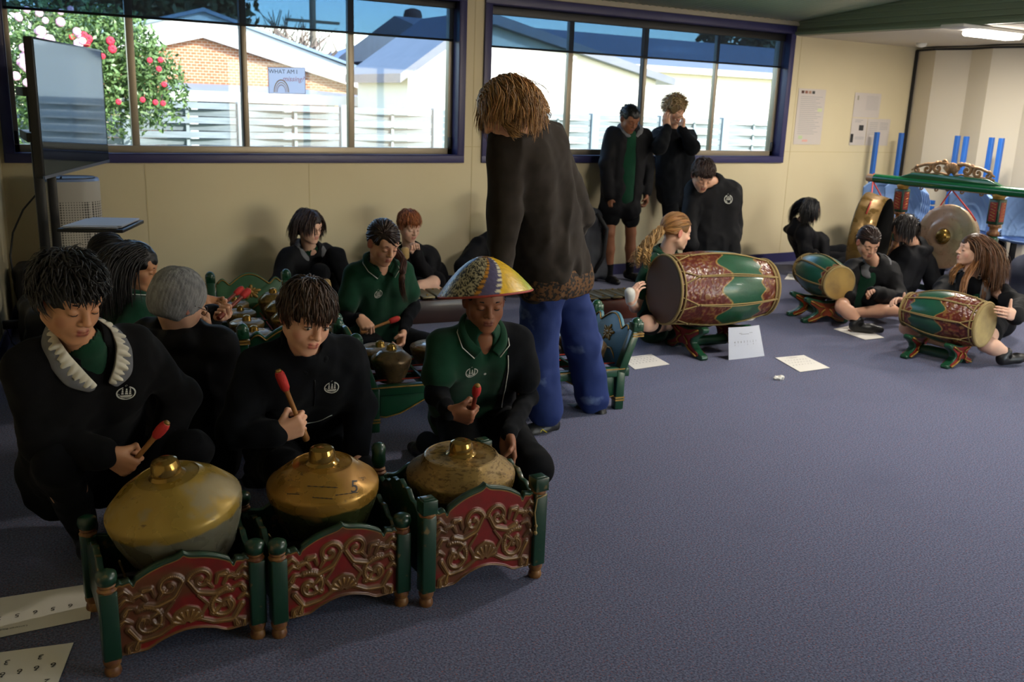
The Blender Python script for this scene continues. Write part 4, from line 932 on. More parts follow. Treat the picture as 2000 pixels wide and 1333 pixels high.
# ---------------------------------------------------------------- hanging gong frame
GX = 7.5
t = thing('gong_rack', 'tall gong frame with a long green pole and pierced gold crest', 'gong frame', (GX, 5.0, 0))
YL, YR_ = 5.55, 4.62
m_greenpole = mat('glossy_green_pole', '#0f5a34', .25, coat=.5)
for ya in (5.93, 3.60): MB().tube([(GX-.02, ya, 1.0), (GX-.02, ya-.09, 1.0)], .036, 16).build('pole_end', mat('pinkish_gold', '#b08a6a', .4, .4), t, smooth='auto')
MB().tube([(GX-.02, 5.85, 1.0), (GX-.02, 3.59, 1.0)], .041, 20).build('pole', m_greenpole, t, smooth='auto')
MB().prism([(-.46, 0), (.46, 0), (.50, -.0), (.36, .05), (-.36, .05), (-.50, 0)], (GX+.02, 5.085, 1.035), (0, 1, 0), (0, 0, 1), -.06).build('crest_base', m_greenpole, t, bevel=.005)
for y in (YL, YR_):
    pbk = MB().box((GX-.05, y-.05, .72), (GX+.05, y+.05, .93)).build('post_block', m_gpaint, t, bevel=.008)
    for (dx, dy, R_) in ((-.0515, 0, 0), (0, -.0515, 1)):
        v = MB(); e = (.0015, .032) if R_ == 0 else (.032, .0015); v.box((GX+dx-e[0], y+dy-e[1], .745), (GX+dx+e[0], y+dy+e[1], .905)); v.build('red_inset', m_redp, pbk)
        g = MB(); 
        for k in range(3): g.tube([(GX+dx*1.03+(0 if R_ == 0 else s*.02), y+dy*1.03+(s*.02 if R_ == 0 else 0), .76+.05*k+zz) for s, zz in ((-1, 0), (1, .012), (-1, .026), (1, .038))], .004, 6)
        g.build('gold_scroll', m_goldp, pbk, smooth=True)
    pr = [(.05, 0), (.07, .01), (.07, .05), (.045, .07), (.05, .12), (.035, .16), (.05, .20), (.055, .25), (.035, .29), (.05, .32), (.055, .36), (.035, .40), (.03, .45)]
    MB().lathe(pr, (GX, y, 0), n=20).build('lower_post', m_redgold, t, smooth=True)
    MB().lathe([(.03, .45), (.045, .48), (.052, .54), (.045, .60), (.035, .62)], (GX, y, 0), n=20).build('green_baluster', m_gplain, t, smooth=True)
    MB().lathe([(.035, .62), (.05, .63), (.05, .65), (.034, .665), (.034, .69), (.05, .70), (.05, .72)], (GX, y, 0), n=20).build('gold_ring', m_redgold, t, smooth=True)
    MB().lathe([(.05, .93), (.045, .94), (.055, .95), (.05, .975)], (GX, y, 0), n=20).build('capital', m_goldp, t, smooth=True)
    MB().box((GX-.28, y-.045, 0), (GX+.28, y+.045, .06)).build('foot', m_gplain, t, bevel=.015)
MB().box((GX-.02, YR_, .05), (GX+.02, YL, .10)).build('bottom_rail', m_gplain, t, bevel=.006)
# pierced crest of scrolls and a shell
cr = MB(); m_crest = mat('crest_gold_wood', '#8a6a4c', .5, .25, var='#b5895a', vscale=25, vamt=.7)
C0 = V3(GX, 5.085, 1.085)
for k in range(9):
    a = PI*(.1+.8*k/8); cr.tube([C0+V3(0, .02*math.cos(a), .02*math.sin(a)+.0), C0+V3(-.012, .075*math.cos(a), .06*math.sin(a)+.05)], [.006, .015], 8)
def scr(cy, cz, r, turns, a0, s, w):
    P = spiral((cy, cz), r, turns, a0, s, 28); cr.tube([C0+V3(0, p[0], p[1]) for p in P], list(np.linspace(w, w*.5, 28)), 8)
for s in (-1, 1):
    scr(s*.14, .055, .048, 1.4, PI/2 if s > 0 else PI/2, -s, .017); scr(s*.245, .040, .045, 1.4, PI/2, s, .016); scr(s*.34, .026, .034, 1.3, PI/2, -s, .013); scr(s*.075, .105, .026, 1.2, 0, s, .012); scr(s*.19, .085, .022, 1.2, 0, -s, .010)
    cr.tube([C0+V3(0, s*y, z) for y, z in ((.05, .10), (.12, .105), (.19, .085), (.27, .078), (.34, .055), (.40, .02))], [.016, .016, .016, .014, .013, .008], 8)
    cr.tube([C0+V3(0, s*y, z+.004) for y, z in ((.03, .0), (.10, .01), (.2, -.005), (.3, .0), (.4, -.01))], .009, 8)
for (y, z) in ((-.12, -.13), (.13, -.13), (.02, -.12), (-.3, -.13), (.28, -.13)):
    P = spiral((y, z), .03, 1.1, 1, 1, 18); cr.tube([C0+V3(0, p[0], p[1]) for p in P], .007, 6)
cr.build('pierced_crest', m_crest, t, smooth=True)
def hung_gong(lab, c, nrm, R, depth, m, name='gong', knob=.065, edge='#5a4a30', cordtop=None, inner=None):
    t = thing(name, lab, 'gong', c); nrm = nz(nrm); Rm = frame_of(nrm)
    pr = [(R*.90, -depth), (R*.905, -depth-.001), (R*.96, -depth*.4), (R*.995, -.02), (R*.985, -.004), (R*.96, 0), (R*.82, .006), (R*.60, -.002), (R*.57, .002), (R*.42, .016), (R*.36, .012), (knob*1.12, .014), (knob, .018), (knob*.97, .03), (knob*.8, .048), (knob*.45, .060), (.001, .064)]
    inn = [(p[0]-.008 if p[0] > .02 else p[0]*.5, p[1]-.012) for p in pr[::-1][:-2]]+[(R*.89, -depth+.0)]
    b = MB().lathe(pr[1:]+inn if False else pr, (0, 0, 0), n=72); o = b.build('face', m, None, smooth=True); o.parent = t; o.data.polygons[-1].use_smooth = True
    # open back: drop the first cap, add an inner shell
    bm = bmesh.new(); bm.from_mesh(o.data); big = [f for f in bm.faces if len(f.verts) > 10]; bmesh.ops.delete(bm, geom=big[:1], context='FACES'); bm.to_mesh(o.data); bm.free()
    sdm = o.modifiers.new('t', 'SOLIDIFY'); sdm.thickness = .006; sdm.offset = -1; o.data.materials.append(mat('black_hollow', '#0e0b09', .9)); sdm.material_offset = 1 if depth > .15 else 0  # inner side of the deep gong gets a near-black colour
    t.rotation_euler = Matrix([list(r) for r in Rm]).to_euler()
    bs = MB().lathe([(knob*1.10, .0155), (knob*1.01, .0195), (knob*.98, .032), (knob*.81, .050), (knob*.46, .062), (.001, .066)], (0, 0, 0), n=32).build('boss', m_brass, None, smooth=True); bs.parent = t
    if cordtop is not None:
        c = V3(c); cb = MB(); up = V3(0, 0, 1)-nrm*nrm[2]; up = nz(up); sd = np.cross(nrm, up)
        for s in (-1, 1): cb.tube([c+up*R*.60+sd*s*R*.78-nrm*depth*.5, c+up*R*.82+sd*s*R*.55-nrm*depth*.5, V3(cordtop)+V3(0, 0, -.03), V3(cordtop)+V3(0, 0, .045)], .0065, 8)
        o2 = cb.build('cord', m_redcord, None, smooth=True, loc=(0, 0, 0)); tag(o2, 'red cord that '+('ties the tilted bronze gong to the end of the pole' if c[1] > 5.3 else 'holds the round gong under the crest' if c[1] > 4.3 else 'holds the gong at the right edge'), 'cord'); o2.name = 'gong_rope'
    return t
m_gongf = goldmat('matt_gong_bronze', '#b08d70', '#8c9272', .55, .2, vs=2.5, vthr=(.45, .65), vamt=.7, pthr=(.8, .9)); m_ageng = goldmat('big_gong_bronze', '#7d6134', '#54401f', .5, .5, vs=3, pthr=(.7, .8))
gc = atx(1848, 462, GX-.0)
hung_gong('round pinkish bronze gong with a shiny central boss, hanging under the crest of the frame', (GX-.03, gc[1], gc[2]), (-1, .0, .12), .285, .12, m_gongf, cordtop=(GX-.02, gc[1], 1.0))
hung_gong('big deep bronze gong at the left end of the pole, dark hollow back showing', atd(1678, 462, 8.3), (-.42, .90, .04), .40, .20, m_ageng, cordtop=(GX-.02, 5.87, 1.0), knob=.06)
hung_gong('bronze gong cut off by the right edge, hanging from the pole', (GX-.03, 4.03, gc[2]), (-1, .0, .1), .25, .11, m_gongf, cordtop=(GX-.02, 4.03, 1.0))
# ================================================================ PROPS
def tv_mat():
    m = bpy.data.materials.new('tv_glass'); m.use_nodes = True; t = NT(m); out = t.n['Material Output']; t.n.remove(t.n['Principled BSDF']); gl = t.new('ShaderNodeBsdfGlossy'); gl.inputs['Roughness'].default_value = .05; gl.inputs['Color'].default_value = (.10, .13, .17, 1)
    df = t.new('ShaderNodeBsdfDiffuse'); df.inputs['Color'].default_value = (.012, .014, .018, 1); ad = t.new('ShaderNodeAddShader'); t.link(gl.outputs[0], ad.inputs[0]); t.link(df.outputs[0], ad.inputs[1]); t.link(ad.outputs[0], out.inputs[0]); return m
m_tv = tv_mat(); m_paper = mat('white_paper', '#ece8e0', .7); m_ink = mat('paper_ink', '#3b3b40', .7)
# television on its stand
ta = V3(.43, 5.50, 0); tb = V3(.93, 6.80, 0); du = nz(tb-ta); nn_ = V3(du[1], -du[0], 0); Rt = np.array([du, -nn_, (0, 0, 1)]).T
tv = thing('television', 'large flat television turned away to the right, in front of the left window', 'television', tuple((ta+tb)/2+V3(0, 0, 1.08)))
Lt = np.linalg.norm(tb-ta); Z0, Z1 = 1.085, 1.80
MB().box((0, 0, Z0), (Lt, .045, Z1), Rt, ta).build('casing', m_black, tv, bevel=.006)
MB().box((.012, -.0025, Z0+.016), (Lt-.012, .001, Z1-.012), Rt, ta).build('screen', m_tv, tv)
MB().box((0, -.004, Z0-.002), (Lt, .006, Z0+.014), Rt, ta).build('lower_trim', mat('blue_grey_trim', '#4a5a78', .3, .6), tv)
MB().box((Lt*.25, .045, Z0+.12), (Lt*.75, .085, Z1-.15), Rt, ta).build('back_housing', m_black, tv, bevel=.01)
st = thing('television_stand', 'black upright television stand with a shelf in the left corner', 'stand', (.5, 6.1, 0))
m_blk = mat('black_steel', '#101114', .4)
pc = atd(99, 490, 5.62); 
for k, (dx, dy, w) in enumerate(((-.03, -.02, .055), (.045, .09, .05))):
    MB().box((pc[0]+dx-w/2, pc[1]+dy-w/2, .05), (pc[0]+dx+w/2, pc[1]+dy+w/2, 1.5), None, None).build('upright', m_blk, st, bevel=.004)
MB().box((pc[0]-.09, pc[1]-.25, 1.25), (pc[0]+.02, pc[1]+.30, 1.30)).box((pc[0]-.09, pc[1]-.25, 1.5), (pc[0]+.02, pc[1]+.30, 1.55)).build('bracket', m_blk, st, bevel=.004)
MB().box((pc[0]-.08, pc[1]-.35, .0), (pc[0]+.35, pc[1]-.28, .05)).box((pc[0]-.08, pc[1]+.32, .0), (pc[0]+.35, pc[1]+.39, .05)).box((pc[0]-.06, pc[1]-.3, .02), (pc[0]+.06, pc[1]+.35, .06)).build('foot_frame', m_blk, st, bevel=.006)
sh = [atz(110, 447, .78), atz(240, 449, .78), atz(281, 430, .78), atz(170, 428, .78)]
MB().add([p+V3(0, 0, z) for z in (0, -.02) for p in sh], [(0, 1, 2, 3), (7, 6, 5, 4), (0, 4, 5, 1), (1, 5, 6, 2), (2, 6, 7, 3), (3, 7, 4, 0)]).build('shelf', m_blk, st, bevel=.004)
pp = thing('paper_stack', 'loose pile of white paper on the television stand shelf', 'paper', tuple(sum(sh)/4))
for k in range(4):
    c = (sh[0]+sh[1]+sh[2]+sh[3])/4; q = [c+(p-c)*.82 for p in sh]; a = RNG.uniform(-.02, .02, 2); MB().add([p+V3(a[0], a[1], .003+.0035*k+z) for z in (.0025, 0) for p in q], [(0, 1, 2, 3), (7, 6, 5, 4), (0, 4, 5, 1), (1, 5, 6, 2), (2, 6, 7, 3), (3, 7, 4, 0)]).build('sheet', mat('shelf_paper', '#c9ccd6', .7), pp)
# air purifier: rounded column, pierced skin drawn by a voronoi-like dot pattern
def perf():
    m = bpy.data.materials.new('pierced_white'); m.use_nodes = True; t = NT(m); b = t.n['Principled BSDF']; b.inputs['Roughness'].default_value = .5
    tc = t.new('ShaderNodeTexCoord'); v = t.new('ShaderNodeTexVoronoi'); v.inputs['Scale'].default_value = 62; v.inputs['Randomness'].default_value = .0; mp = t.new('ShaderNodeMapping'); mp.inputs['Scale'].default_value = (1, 1, 1.0); t.link(tc.outputs['Object'], mp.inputs[0]); t.link(mp.outputs[0], v.inputs['Vector'])
    r = t.new('ShaderNodeMapRange'); r.inputs['From Min'].default_value = .38; r.inputs['From Max'].default_value = .5; t.link(v.outputs['Distance'], r.inputs['Value']); mx = t.new('ShaderNodeMix', data_type='RGBA'); t.link(r.outputs[0], mx.inputs[0]); mx.inputs[6].default_value = lin('#4b4740')+(1,); mx.inputs[7].default_value = lin('#bdb7aa')+(1,); t.link(mx.outputs[2], b.inputs['Base Color']); return m
pu = thing('air_purifier', 'tall white air purifier with pierced sides behind the television stand', 'air purifier', (.66, 6.74, 0))
def rr(w, d, r, n=8):
    P = []
    for (sx, sy, a0) in ((1, 1, 0), (-1, 1, PI/2), (-1, -1, PI), (1, -1, 1.5*PI)):
        for i in range(n+1): a = a0+PI/2*i/n; P.append((sx*(w/2-r)+r*math.cos(a), sy*(d/2-r)+r*math.sin(a)))
    return P
def col(par, c, w, d, r, z0, z1, m, nm, sc0=1, sc1=1, bev=0):
    o = rr(w, d, r); n = len(o); V = [(c[0]+x*sc0, c[1]+y*sc0, z0) for x, y in o]+[(c[0]+x*sc1, c[1]+y*sc1, z1) for x, y in o]; F = [(i, (i+1) % n, n+(i+1) % n, n+i) for i in range(n)]+[tuple(range(n))[::-1], tuple(range(n, 2*n))]
    return MB().add(V, F).build(nm, m, par, smooth='auto')
pcx = (.665, 6.76)
col(pu, pcx, .37, .30, .13, 0, .05, mat('light_plastic', '#a9a498', .5), 'plinth'); col(pu, pcx, .38, .31, .14, .05, .84, perf(), 'pierced_body'); col(pu, pcx, .38, .31, .14, .84, .97, mat('purifier_white', '#b5b0a4', .45), 'upper_shell'); col(pu, pcx, .38, .31, .14, .97, .985, mat('blue_grey_lid', '#7f95bd', .3), 'rim', 1, .97); col(pu, pcx, .33, .26, .12, .983, .992, m_black, 'outlet')
# power lead, plug, bag
c = MB(); c.tube([tuple(atd(x, y, 5.95)) for x, y in ((120, 345), (105, 372), (75, 375), (45, 410), (25, 455), (20, 500), (27, 550), (45, 585), (55, 600))], .006, 8)
tag(c.build('power_lead', m_black, None, smooth=True, loc=tuple(atd(55, 600, 5.95))), 'black lead looping down from the television to the corner', 'cable')
pl = thing('wall_plug', 'black plug with thin leads in a white socket on the left wall', 'plug', tuple(atd(12, 636, 5.6)))
pz = atd(5, 637, 5.6); MB().box((-.05, -.02, -.05), (0.0, .02, .06), None, tuple(pz)).build('socket', m_white, pl, bevel=.004); MB().box((0, -.02, -.02), (.09, .02, .03), None, tuple(pz)).build('plug_body', m_black, pl, bevel=.008)
MB().tube([tuple(pz+V3(.07, 0, 0)), tuple(pz+V3(.14, .05, .03)), tuple(pz+V3(.25, .1, .08))], .005, 6).tube([tuple(pz+V3(.02, 0, -.02)), tuple(pz+V3(.04, -.03, -.1)), tuple(pz+V3(.1, -.02, -.19))], .003, 6).build('lead', m_black, pl, smooth=True)
def blob(name, lab, cat_, c, r, m, seed=0, amp=.03, sc=9, h=.014, parts=()):
    s = SDF(); s.bx(c, r, rd=min(r)*.6); V, Q = s.mesh(h, disp=lambda P: vnoise(P, sc, seed)*amp); t = thing(name, lab, cat_, (c[0], c[1], max(c[2]-r[2], 0))); mk('cloth_body', V, Q, m, t); return t
bp = atz(62, 660, .12)
bg = blob('black_bag', 'black school bag with pink lining slumped on the floor by the left wall', 'bag', (.42, 6.0, .17), (.13, .30, .17), mat('black_nylon', '#101014', .6), 2)
mk('pink_lining', *SDF().el((.44, 5.68, .19), (.05, .03, .04)).mesh(.012, disp=lambda P: vnoise(P, 30)*.01), mat('pink_lining', '#8f4a68', .7), bg)
bg2 = blob('black_bag', 'black bag standing in the corner beside the air purifier', 'bag', (.40, 6.72, .22), (.09, .2, .22), MATS['black_nylon'], 5)
# schoolbag by the wall behind the adult
bk = blob('backpack', 'dark grey school backpack standing against the wall right of the standing adult', 'backpack', tuple(V3(4.98, 6.86, .34)), (.16, .11, .33), mat('grey_nylon', '#3b3d44', .7, var='#26272c', vscale=10, vamt=.5), 9)
MB().tube([(4.93, 6.74, .64), (5.02, 6.70, .5), (5.0, 6.70, .25), (4.95, 6.76, .1)], .02, 8).build('strap', mat('black_strap', '#131316', .7), bk, smooth=True)
# posters
def paper_quad(name, lab, cat_, P, m, draw=None, th=.0012, curl=0, group=None):
    P = [V3(p) for p in P]; c = sum(P)/4; t = thing(name, lab, cat_, tuple(c), group); n = nz(np.cross(P[1]-P[0], P[3]-P[0])); N = 10; V = []; F = []
    for s in (1, -1):
        for j in range(N+1):
            for i in range(N+1):
                u, v = i/N, j/N; p = (P[0]*(1-u)+P[1]*u)*(1-v)+(P[3]*(1-u)+P[2]*u)*v; V.append(p+n*(th*s*.5+curl*((u-.5)**2*4*(.4+.6*v))))
    g = np.arange((N+1)**2).reshape(N+1, N+1); A = np.stack([g[:-1, :-1], g[:-1, 1:], g[1:, 1:], g[1:, :-1]], -1).reshape(-1, 4); F = np.concatenate([A, A[:, ::-1]+(N+1)**2])
    mk('sheet', V, F, m, t)
    if draw:
        b = MB(); cmap = {}
        def pt(u, v): return (P[0]*(1-u)+P[1]*u)*(1-v)+(P[3]*(1-u)+P[2]*u)*v+n*(th*.5+curl*((u-.5)**2*4*(.4+.6*v))+.0012)
        draw(b, pt, P, n); b.build('printing', mat('print_ink', '#333333', .7, attr='Col'), t, colors=True)
    return t
def grey(x): return lin((x, x, x))
def rows(b, pt, rws, col=grey(.42), hgt=.006):
    for (v, u0, u1) in rws: b.add([pt(u0, v-hgt), pt(u1, v-hgt), pt(u1, v+hgt), pt(u0, v+hgt)], [(0, 1, 2, 3)], col)
def wallq(x0, x1, z0, z1, y=None): y = (YW-.004) if y is None else y; return [(x0, y, z0), (x1, y, z0), (x1, y, z1), (x0, y, z1)]
def dp1(b, pt, P, n):
    for k, c in enumerate(('#4a2a22', '#8a5a48', '#a3806a', '#3a3a38')): b.add([pt(.10+.13*k, .915), pt(.20+.13*k, .915), pt(.20+.13*k, .965), pt(.10+.13*k, .965)], [(0, 1, 2, 3)], lin(c))
    rows(b, pt, [(.86-.035*k, .1, .9-(k*37 % 5)*.06) for k in range(20)], grey(.62), .004)
    b.add([pt(.15, .1), pt(.3, .1), pt(.3, .16), pt(.15, .16)], [(0, 1, 2, 3)], lin('#b6c79a')); b.add([pt(.3, .05), pt(.5, .05), pt(.5, .09), pt(.3, .09)], [(0, 1, 2, 3)], lin('#d9a79a')); b.add([pt(.75, .6), pt(.92, .6), pt(.92, .66), pt(.75, .66)], [(0, 1, 2, 3)], lin('#c7cf9f'))
m_post = mat('poster_paper', '#c6bdb6', .6)
paper_quad('poster', 'tall pale poster with a row of small pictures on top, beside the right window', 'poster', wallq(7.66, 8.07, 1.25, 1.82), m_post, dp1)
def dp2(b, pt, P, n): rows(b, pt, [(.88-.05*k, .45, .92) for k in range(12)], grey(.62), .005); b.add([pt(.1, .7), pt(.16, .7), pt(.16, .88), pt(.1, .88)], [(0, 1, 2, 3)], lin('#9a9483'))
paper_quad('poster', 'pale text sheet pinned highest of the cluster beside the folding partition', 'poster', wallq(8.53, 8.96, 1.55, 1.81), m_post, dp2)
def dp3(b, pt, P, n):
    b.add([pt(.5, .55), pt(.8, .55), pt(.8, .75), pt(.5, .75)], [(0, 1, 2, 3)], grey(.2)); b.add([pt(.02, .1), pt(.2, .1), pt(.2, .42), pt(.02, .42)], [(0, 1, 2, 3)], grey(.15)); rows(b, pt, [(.93, .2, .7), (.87, .2, .6), (.3, .3, .9), (.24, .3, .9)], grey(.6), .01)
paper_quad('poster', 'white notice with two small dark pictures, lower left of the wall cluster', 'poster', wallq(8.53, 8.78, 1.25, 1.54), m_post, dp3)
def dp4(b, pt, P, n): rows(b, pt, [(.85-.07*k, .1, .45) for k in range(7)]+[(.85-.06*k, .55, .9) for k in range(5)], grey(.6), .008)
paper_quad('poster', 'white printed notice lower right of the wall cluster, behind a blue post', 'poster', wallq(8.79, 9.17, 1.25, 1.54), m_post, dp4)
# window sign
def trans_paper():
    m = mat('sign_paper', '#d5d3e6', .6); t = NT(m); b = t.n['Principled BSDF']; out = t.n['Material Output']; tl = t.new('ShaderNodeBsdfTranslucent'); tl.inputs[0].default_value = (.95, .93, 1, 1); mx = t.new('ShaderNodeMixShader'); mx.inputs[0].default_value = .8
    t.link(b.outputs[0], mx.inputs[1]); t.link(tl.outputs[0], mx.inputs[2]); t.link(mx.outputs[0], out.inputs[0]); return m
def sg(b, pt, P, n):
    u = nz(V3(P[1])-V3(P[0])); v = nz(V3(P[3])-V3(P[0])); W_ = np.linalg.norm(V3(P[1])-V3(P[0])); o = V3(P[0])
    put_text(b, 'WHAT AM I', pt(.40, .83), u, v, .042, .0005, lin('#55565c')); put_text(b, 'missing?', pt(.66, .56), u, v, .052, .0005, lin('#d98a94'), font_shear=.35)
    for r, c in ((.062, '#b28a3a'), (.050, '#d9c7b6'), (.038, '#c9b9c2')):
        q = [pt(.34, .06)+u*math.cos(a)*r*.95+v*math.sin(a)*r*1.5 for a in np.linspace(0, PI, 20)]; q2 = [pt(.34, .06)+u*math.cos(a)*(r-.006)*.95+v*math.sin(a)*(r-.005)*1.5 for a in np.linspace(0, PI, 20)]
        b.add(q+q2, [(i, i+1, 21+i, 20+i) for i in range(19)], lin(c))
    for (a0, a1, c0, c1) in ((0, 1, 0, .02), (0, 1, .98, 1), (0, .013, 0, 1), (.987, 1, 0, 1)): b.add([pt(a0, c0), pt(a1, c0), pt(a1, c1), pt(a0, c1)], [(0, 1, 2, 3)], lin('#9a8fa6'))
sy = YW+.108; q = [at(*p, sy) for p in ((525, 183), (597, 184), (596, 132), (523, 131))]
paper_quad('window_sign', 'small white sign with a rainbow reading WHAT AM I missing? on the left window', 'sign', q, trans_paper(), sg)
# music sheets
def numbers(seed):
    R = random.Random(seed)
    def d(b, pt, P, n):
        u = nz(P[1]-P[0]); v = nz(P[3]-P[0]); W_ = np.linalg.norm(P[1]-P[0])
        rows(b, pt, [(.90, .3, .7), (.86, .38, .62)], grey(.35), .004)
        for r in range(3):
            for k in range(8): put_text(b, R.choice('123565'), pt(.12+.1*k, .72-.16*r), u, v, W_*.075, .0004, grey(.25))
        rows(b, pt, [(.70-.16*r, .1, .9) for r in range(2)], grey(.7), .0012)
    return d
def floor_sheet(lab, px4, seed, z=.003, nums=True, group='music sheets lying on the carpet'):
    P = [atz(x, y, z) for x, y in px4]; return paper_quad('music_sheet', lab, 'music sheet', P, m_paper, numbers(seed) if nums else None, group=group)
# big sheets bottom left: custom content read upside down
def big1(b, pt, P, n):
    u = nz(P[1]-P[0]); v = nz(P[3]-P[0])
    for k, ch in enumerate('65652121'): put_text(b, ch, pt(.13+.105*k, .55), u, v, .030, .0004, grey(.2))
    for k in (5, 7): put_text(b, '3', pt(.13+.105*k, .38), u, v, .034, .0004, grey(.3))
    put_text(b, 'Lancaran Ricik - Balung only', pt(.52, .84), u, v, .013, .0004, grey(.3))
A = [(170, 1140), (-200, 1199), (-260, 1290), (172, 1210)]
def fs(lab, px4, seed, draw):
    P = [atz(x, y, .003) for x, y in px4]; return paper_quad('music_sheet', lab, 'music sheet', P, m_paper, draw, group='music sheets lying on the carpet')
def big2(b, pt, P, n):
    u = nz(P[1]-P[0]); v = nz(P[3]-P[0])
    for r in range(3):
        for k in range(7): put_text(b, ('6666666', '2222222', '6532165')[r][k], pt(.10+.13*k, .30+.22*r), u, v, .032, .0004, grey(.2))
        for k in range(7): put_text(b, '.', pt(.10+.13*k, .36+.22*r), u, v, .045, .0004, grey(.2))
    for k in (1, 3, 5): put_text(b, '3', pt(.10+.13*k, .15), u, v, .034, .0004, grey(.3))
fs('large white sheet of number notation beside the leftmost front stand', [(183, 1140), (-130, 1189), (-190, 1285), (176, 1209)], 1, big1)
fs('large white music sheet with number notation in the bottom left corner of the picture', [(144, 1256), (-110, 1290), (-190, 1500), (88, 1400)], 2, big2)
floor_sheet('white music sheet lying beside the green rack, near the blue-green headboard', [(1240, 722), (1308, 712), (1272, 692), (1212, 700)], 3)
floor_sheet('white music sheet lying alone on open carpet before the standing sheet', [(1563, 727), (1621, 719), (1570, 694), (1514, 699)], 4)
floor_sheet('white music sheet lying before the pupil with tied-back hair', [(1690, 664), (1727, 660), (1672, 634), (1628, 643)], 5)
floor_sheet('white music sheet between the two smaller drums, under the right one', [(1815, 646), (1860, 662), (1838, 652), (1800, 640)], 6, nums=False)
floor_sheet('white music sheet peeping out behind the large drum', [(1445, 628), (1470, 626), (1490, 610), (1460, 612)], 7, nums=False)
floor_sheet('small pale sheet far off on the carpet before the person in black by the wall', [(1532, 546), (1553, 547), (1556, 536), (1540, 535)], 8, nums=False)
floor_sheet('white music sheet at the right frame edge behind the long-haired pupil', [(1985, 628), (2030, 630), (2030, 600), (1995, 610)], 9, nums=False)
# sheet propped against the drum stand
pb = [atz(1424, 704, 0.002), atz(1494, 696, .002)]; tp = [at(1425, 641, pb[0][1]+.0), at(1485, 636, pb[1][1]+.0)]
def numd(b, pt, P, n):
    u = nz(P[1]-P[0]); v = nz(P[3]-P[0]); rows(b, pt, [(.80, .3, .72), (.77, .35, .6)], grey(.45), .005)
    for k, ch in enumerate('65652121'): put_text(b, ch, pt(.17+.09*k, .53), u, v, .018, .0005, grey(.35))
    for k, ch in enumerate('3...3.3.'): put_text(b, ch, pt(.17+.09*k, .44), u, v, .014, .0005, grey(.45))
paper_quad('music_sheet', 'white music sheet propped upright against the stand of the large drum', 'music sheet', [pb[0], pb[1], tp[1], tp[0]], mat('blue_white_paper', '#c9ccd6', .7), numd, curl=-.012)
tc_ = atz(1519, 738, .012); s = SDF(); s.el(tc_, (.03, .018, .012)); s.el(tc_+V3(.02, -.012, 0), (.018, .014, .01))
V, Q = s.mesh(.004, disp=lambda P: vnoise(P, 90)*.007); tag(mk('tissue', V, Q, m_white, None, loc=tuple(tc_)), 'small crumpled white tissue alone on the carpet', 'tissue')
# ---------------------------------------------------------------- stacked chairs on blue trolleys
m_chair = mat('light_blue_plastic', '#7f9fd0', .5); m_trol = mat('blue_trolley_steel', '#1f5fb5', .4); m_leg = mat('dark_chair_leg', '#1a1c22', .4, .5)
def chair_parts():
    N, K = 44, 34; V = []; F = []
    for j in range(K+1):
        v = j/K
        for i in range(N+1):
            u = (i/N-.5)*2; w = .20*(1-.16*(1-v)-.10*max(0, v-.7)/.3); z = v*.33+(.085*(1-abs(u)**2.4) if v > .4 else 0)*(v-.4)/.6; y = .05*u*u+.03*v*v-.035*math.sin(PI*v)
            rr_ = math.sqrt(u*u*.8+(v*1.1)**2); an_ = math.atan2(u, v+.05); rib = .006*(math.cos(6*PI*rr_) > .8)+.003*(math.cos(14*an_) > .93)*(.35 < rr_ < .95); V.append((w*u, y+rib, z))
    g = np.arange((N+1)*(K+1)).reshape(K+1, N+1); F = np.stack([g[:-1, :-1], g[:-1, 1:], g[1:, 1:], g[1:, :-1]], -1).reshape(-1, 4); return np.array(V), F
def seat_parts():
    N, K = 10, 8; V = []
    for j in range(K+1):
        for i in range(N+1): u = (i/N-.5)*2; v = j/K; V.append((.22*u, -v*.40, .02*u*u-.03*math.sin(PI*v)+(-.03*max(0, v-.8)*5)))
    g = np.arange((N+1)*(K+1)).reshape(K+1, N+1); return np.array(V), np.stack([g[:-1, :-1], g[1:, :-1], g[1:, 1:], g[:-1, 1:]], -1).reshape(-1, 4)
def solid(o, th): md = o.modifiers.new('t', 'SOLIDIFY'); md.thickness = th; return o
def build_chair(lab, group, M4):
    t = thing('stacking_chair', lab, 'chair', (0, 0, 0), group); V, F = chair_parts(); solid(mk('backrest', V+V3(0, 0, .06), F, m_chair, t), .008); V, F = seat_parts(); solid(mk('seat', V+V3(0, .02, .02), F, m_chair, t), .008)
    for s in (-1, 1):
        MB().tube([(s*.20, -.36, .0), (s*.23, -.40, -.42)], .011, 8).build('leg', m_leg, t, smooth=True); MB().tube([(s*.20, -.02, .0), (s*.23, .06, -.42)], .011, 8).build('leg', m_leg, t, smooth=True)
    t.matrix_world = M4; return t
proto = None
def place_chair(c, yaw, pitch, lab, group):
    global proto
    M4 = Matrix.Translation(Vector(tuple(map(float, c))))@Matrix.Rotation(yaw, 4, 'Z')@Matrix.Rotation(pitch, 4, 'X')
    if proto is None: proto = build_chair(lab, group, M4); return
    r = proto.copy(); COL.objects.link(r); r.matrix_world = M4; r['label'] = lab; r['group'] = group
    for ch in list(proto.children):
        q = ch.copy(); COL.objects.link(q); q.parent = r; q.matrix_parent_inverse = ch.matrix_parent_inverse
cols_ = [((8.66, 6.50), 1.1, 'behind the big tilted gong', 3), ((8.70, 6.20), 1.25, 'behind the left gong rack post', 5), ((8.70, 5.48), 1.25, 'behind the round gong', 5), ((8.70, 4.95), 1.35, 'at the right frame edge', 4)]
ordn = ['lowest', 'second', 'third', 'fourth', 'topmost']
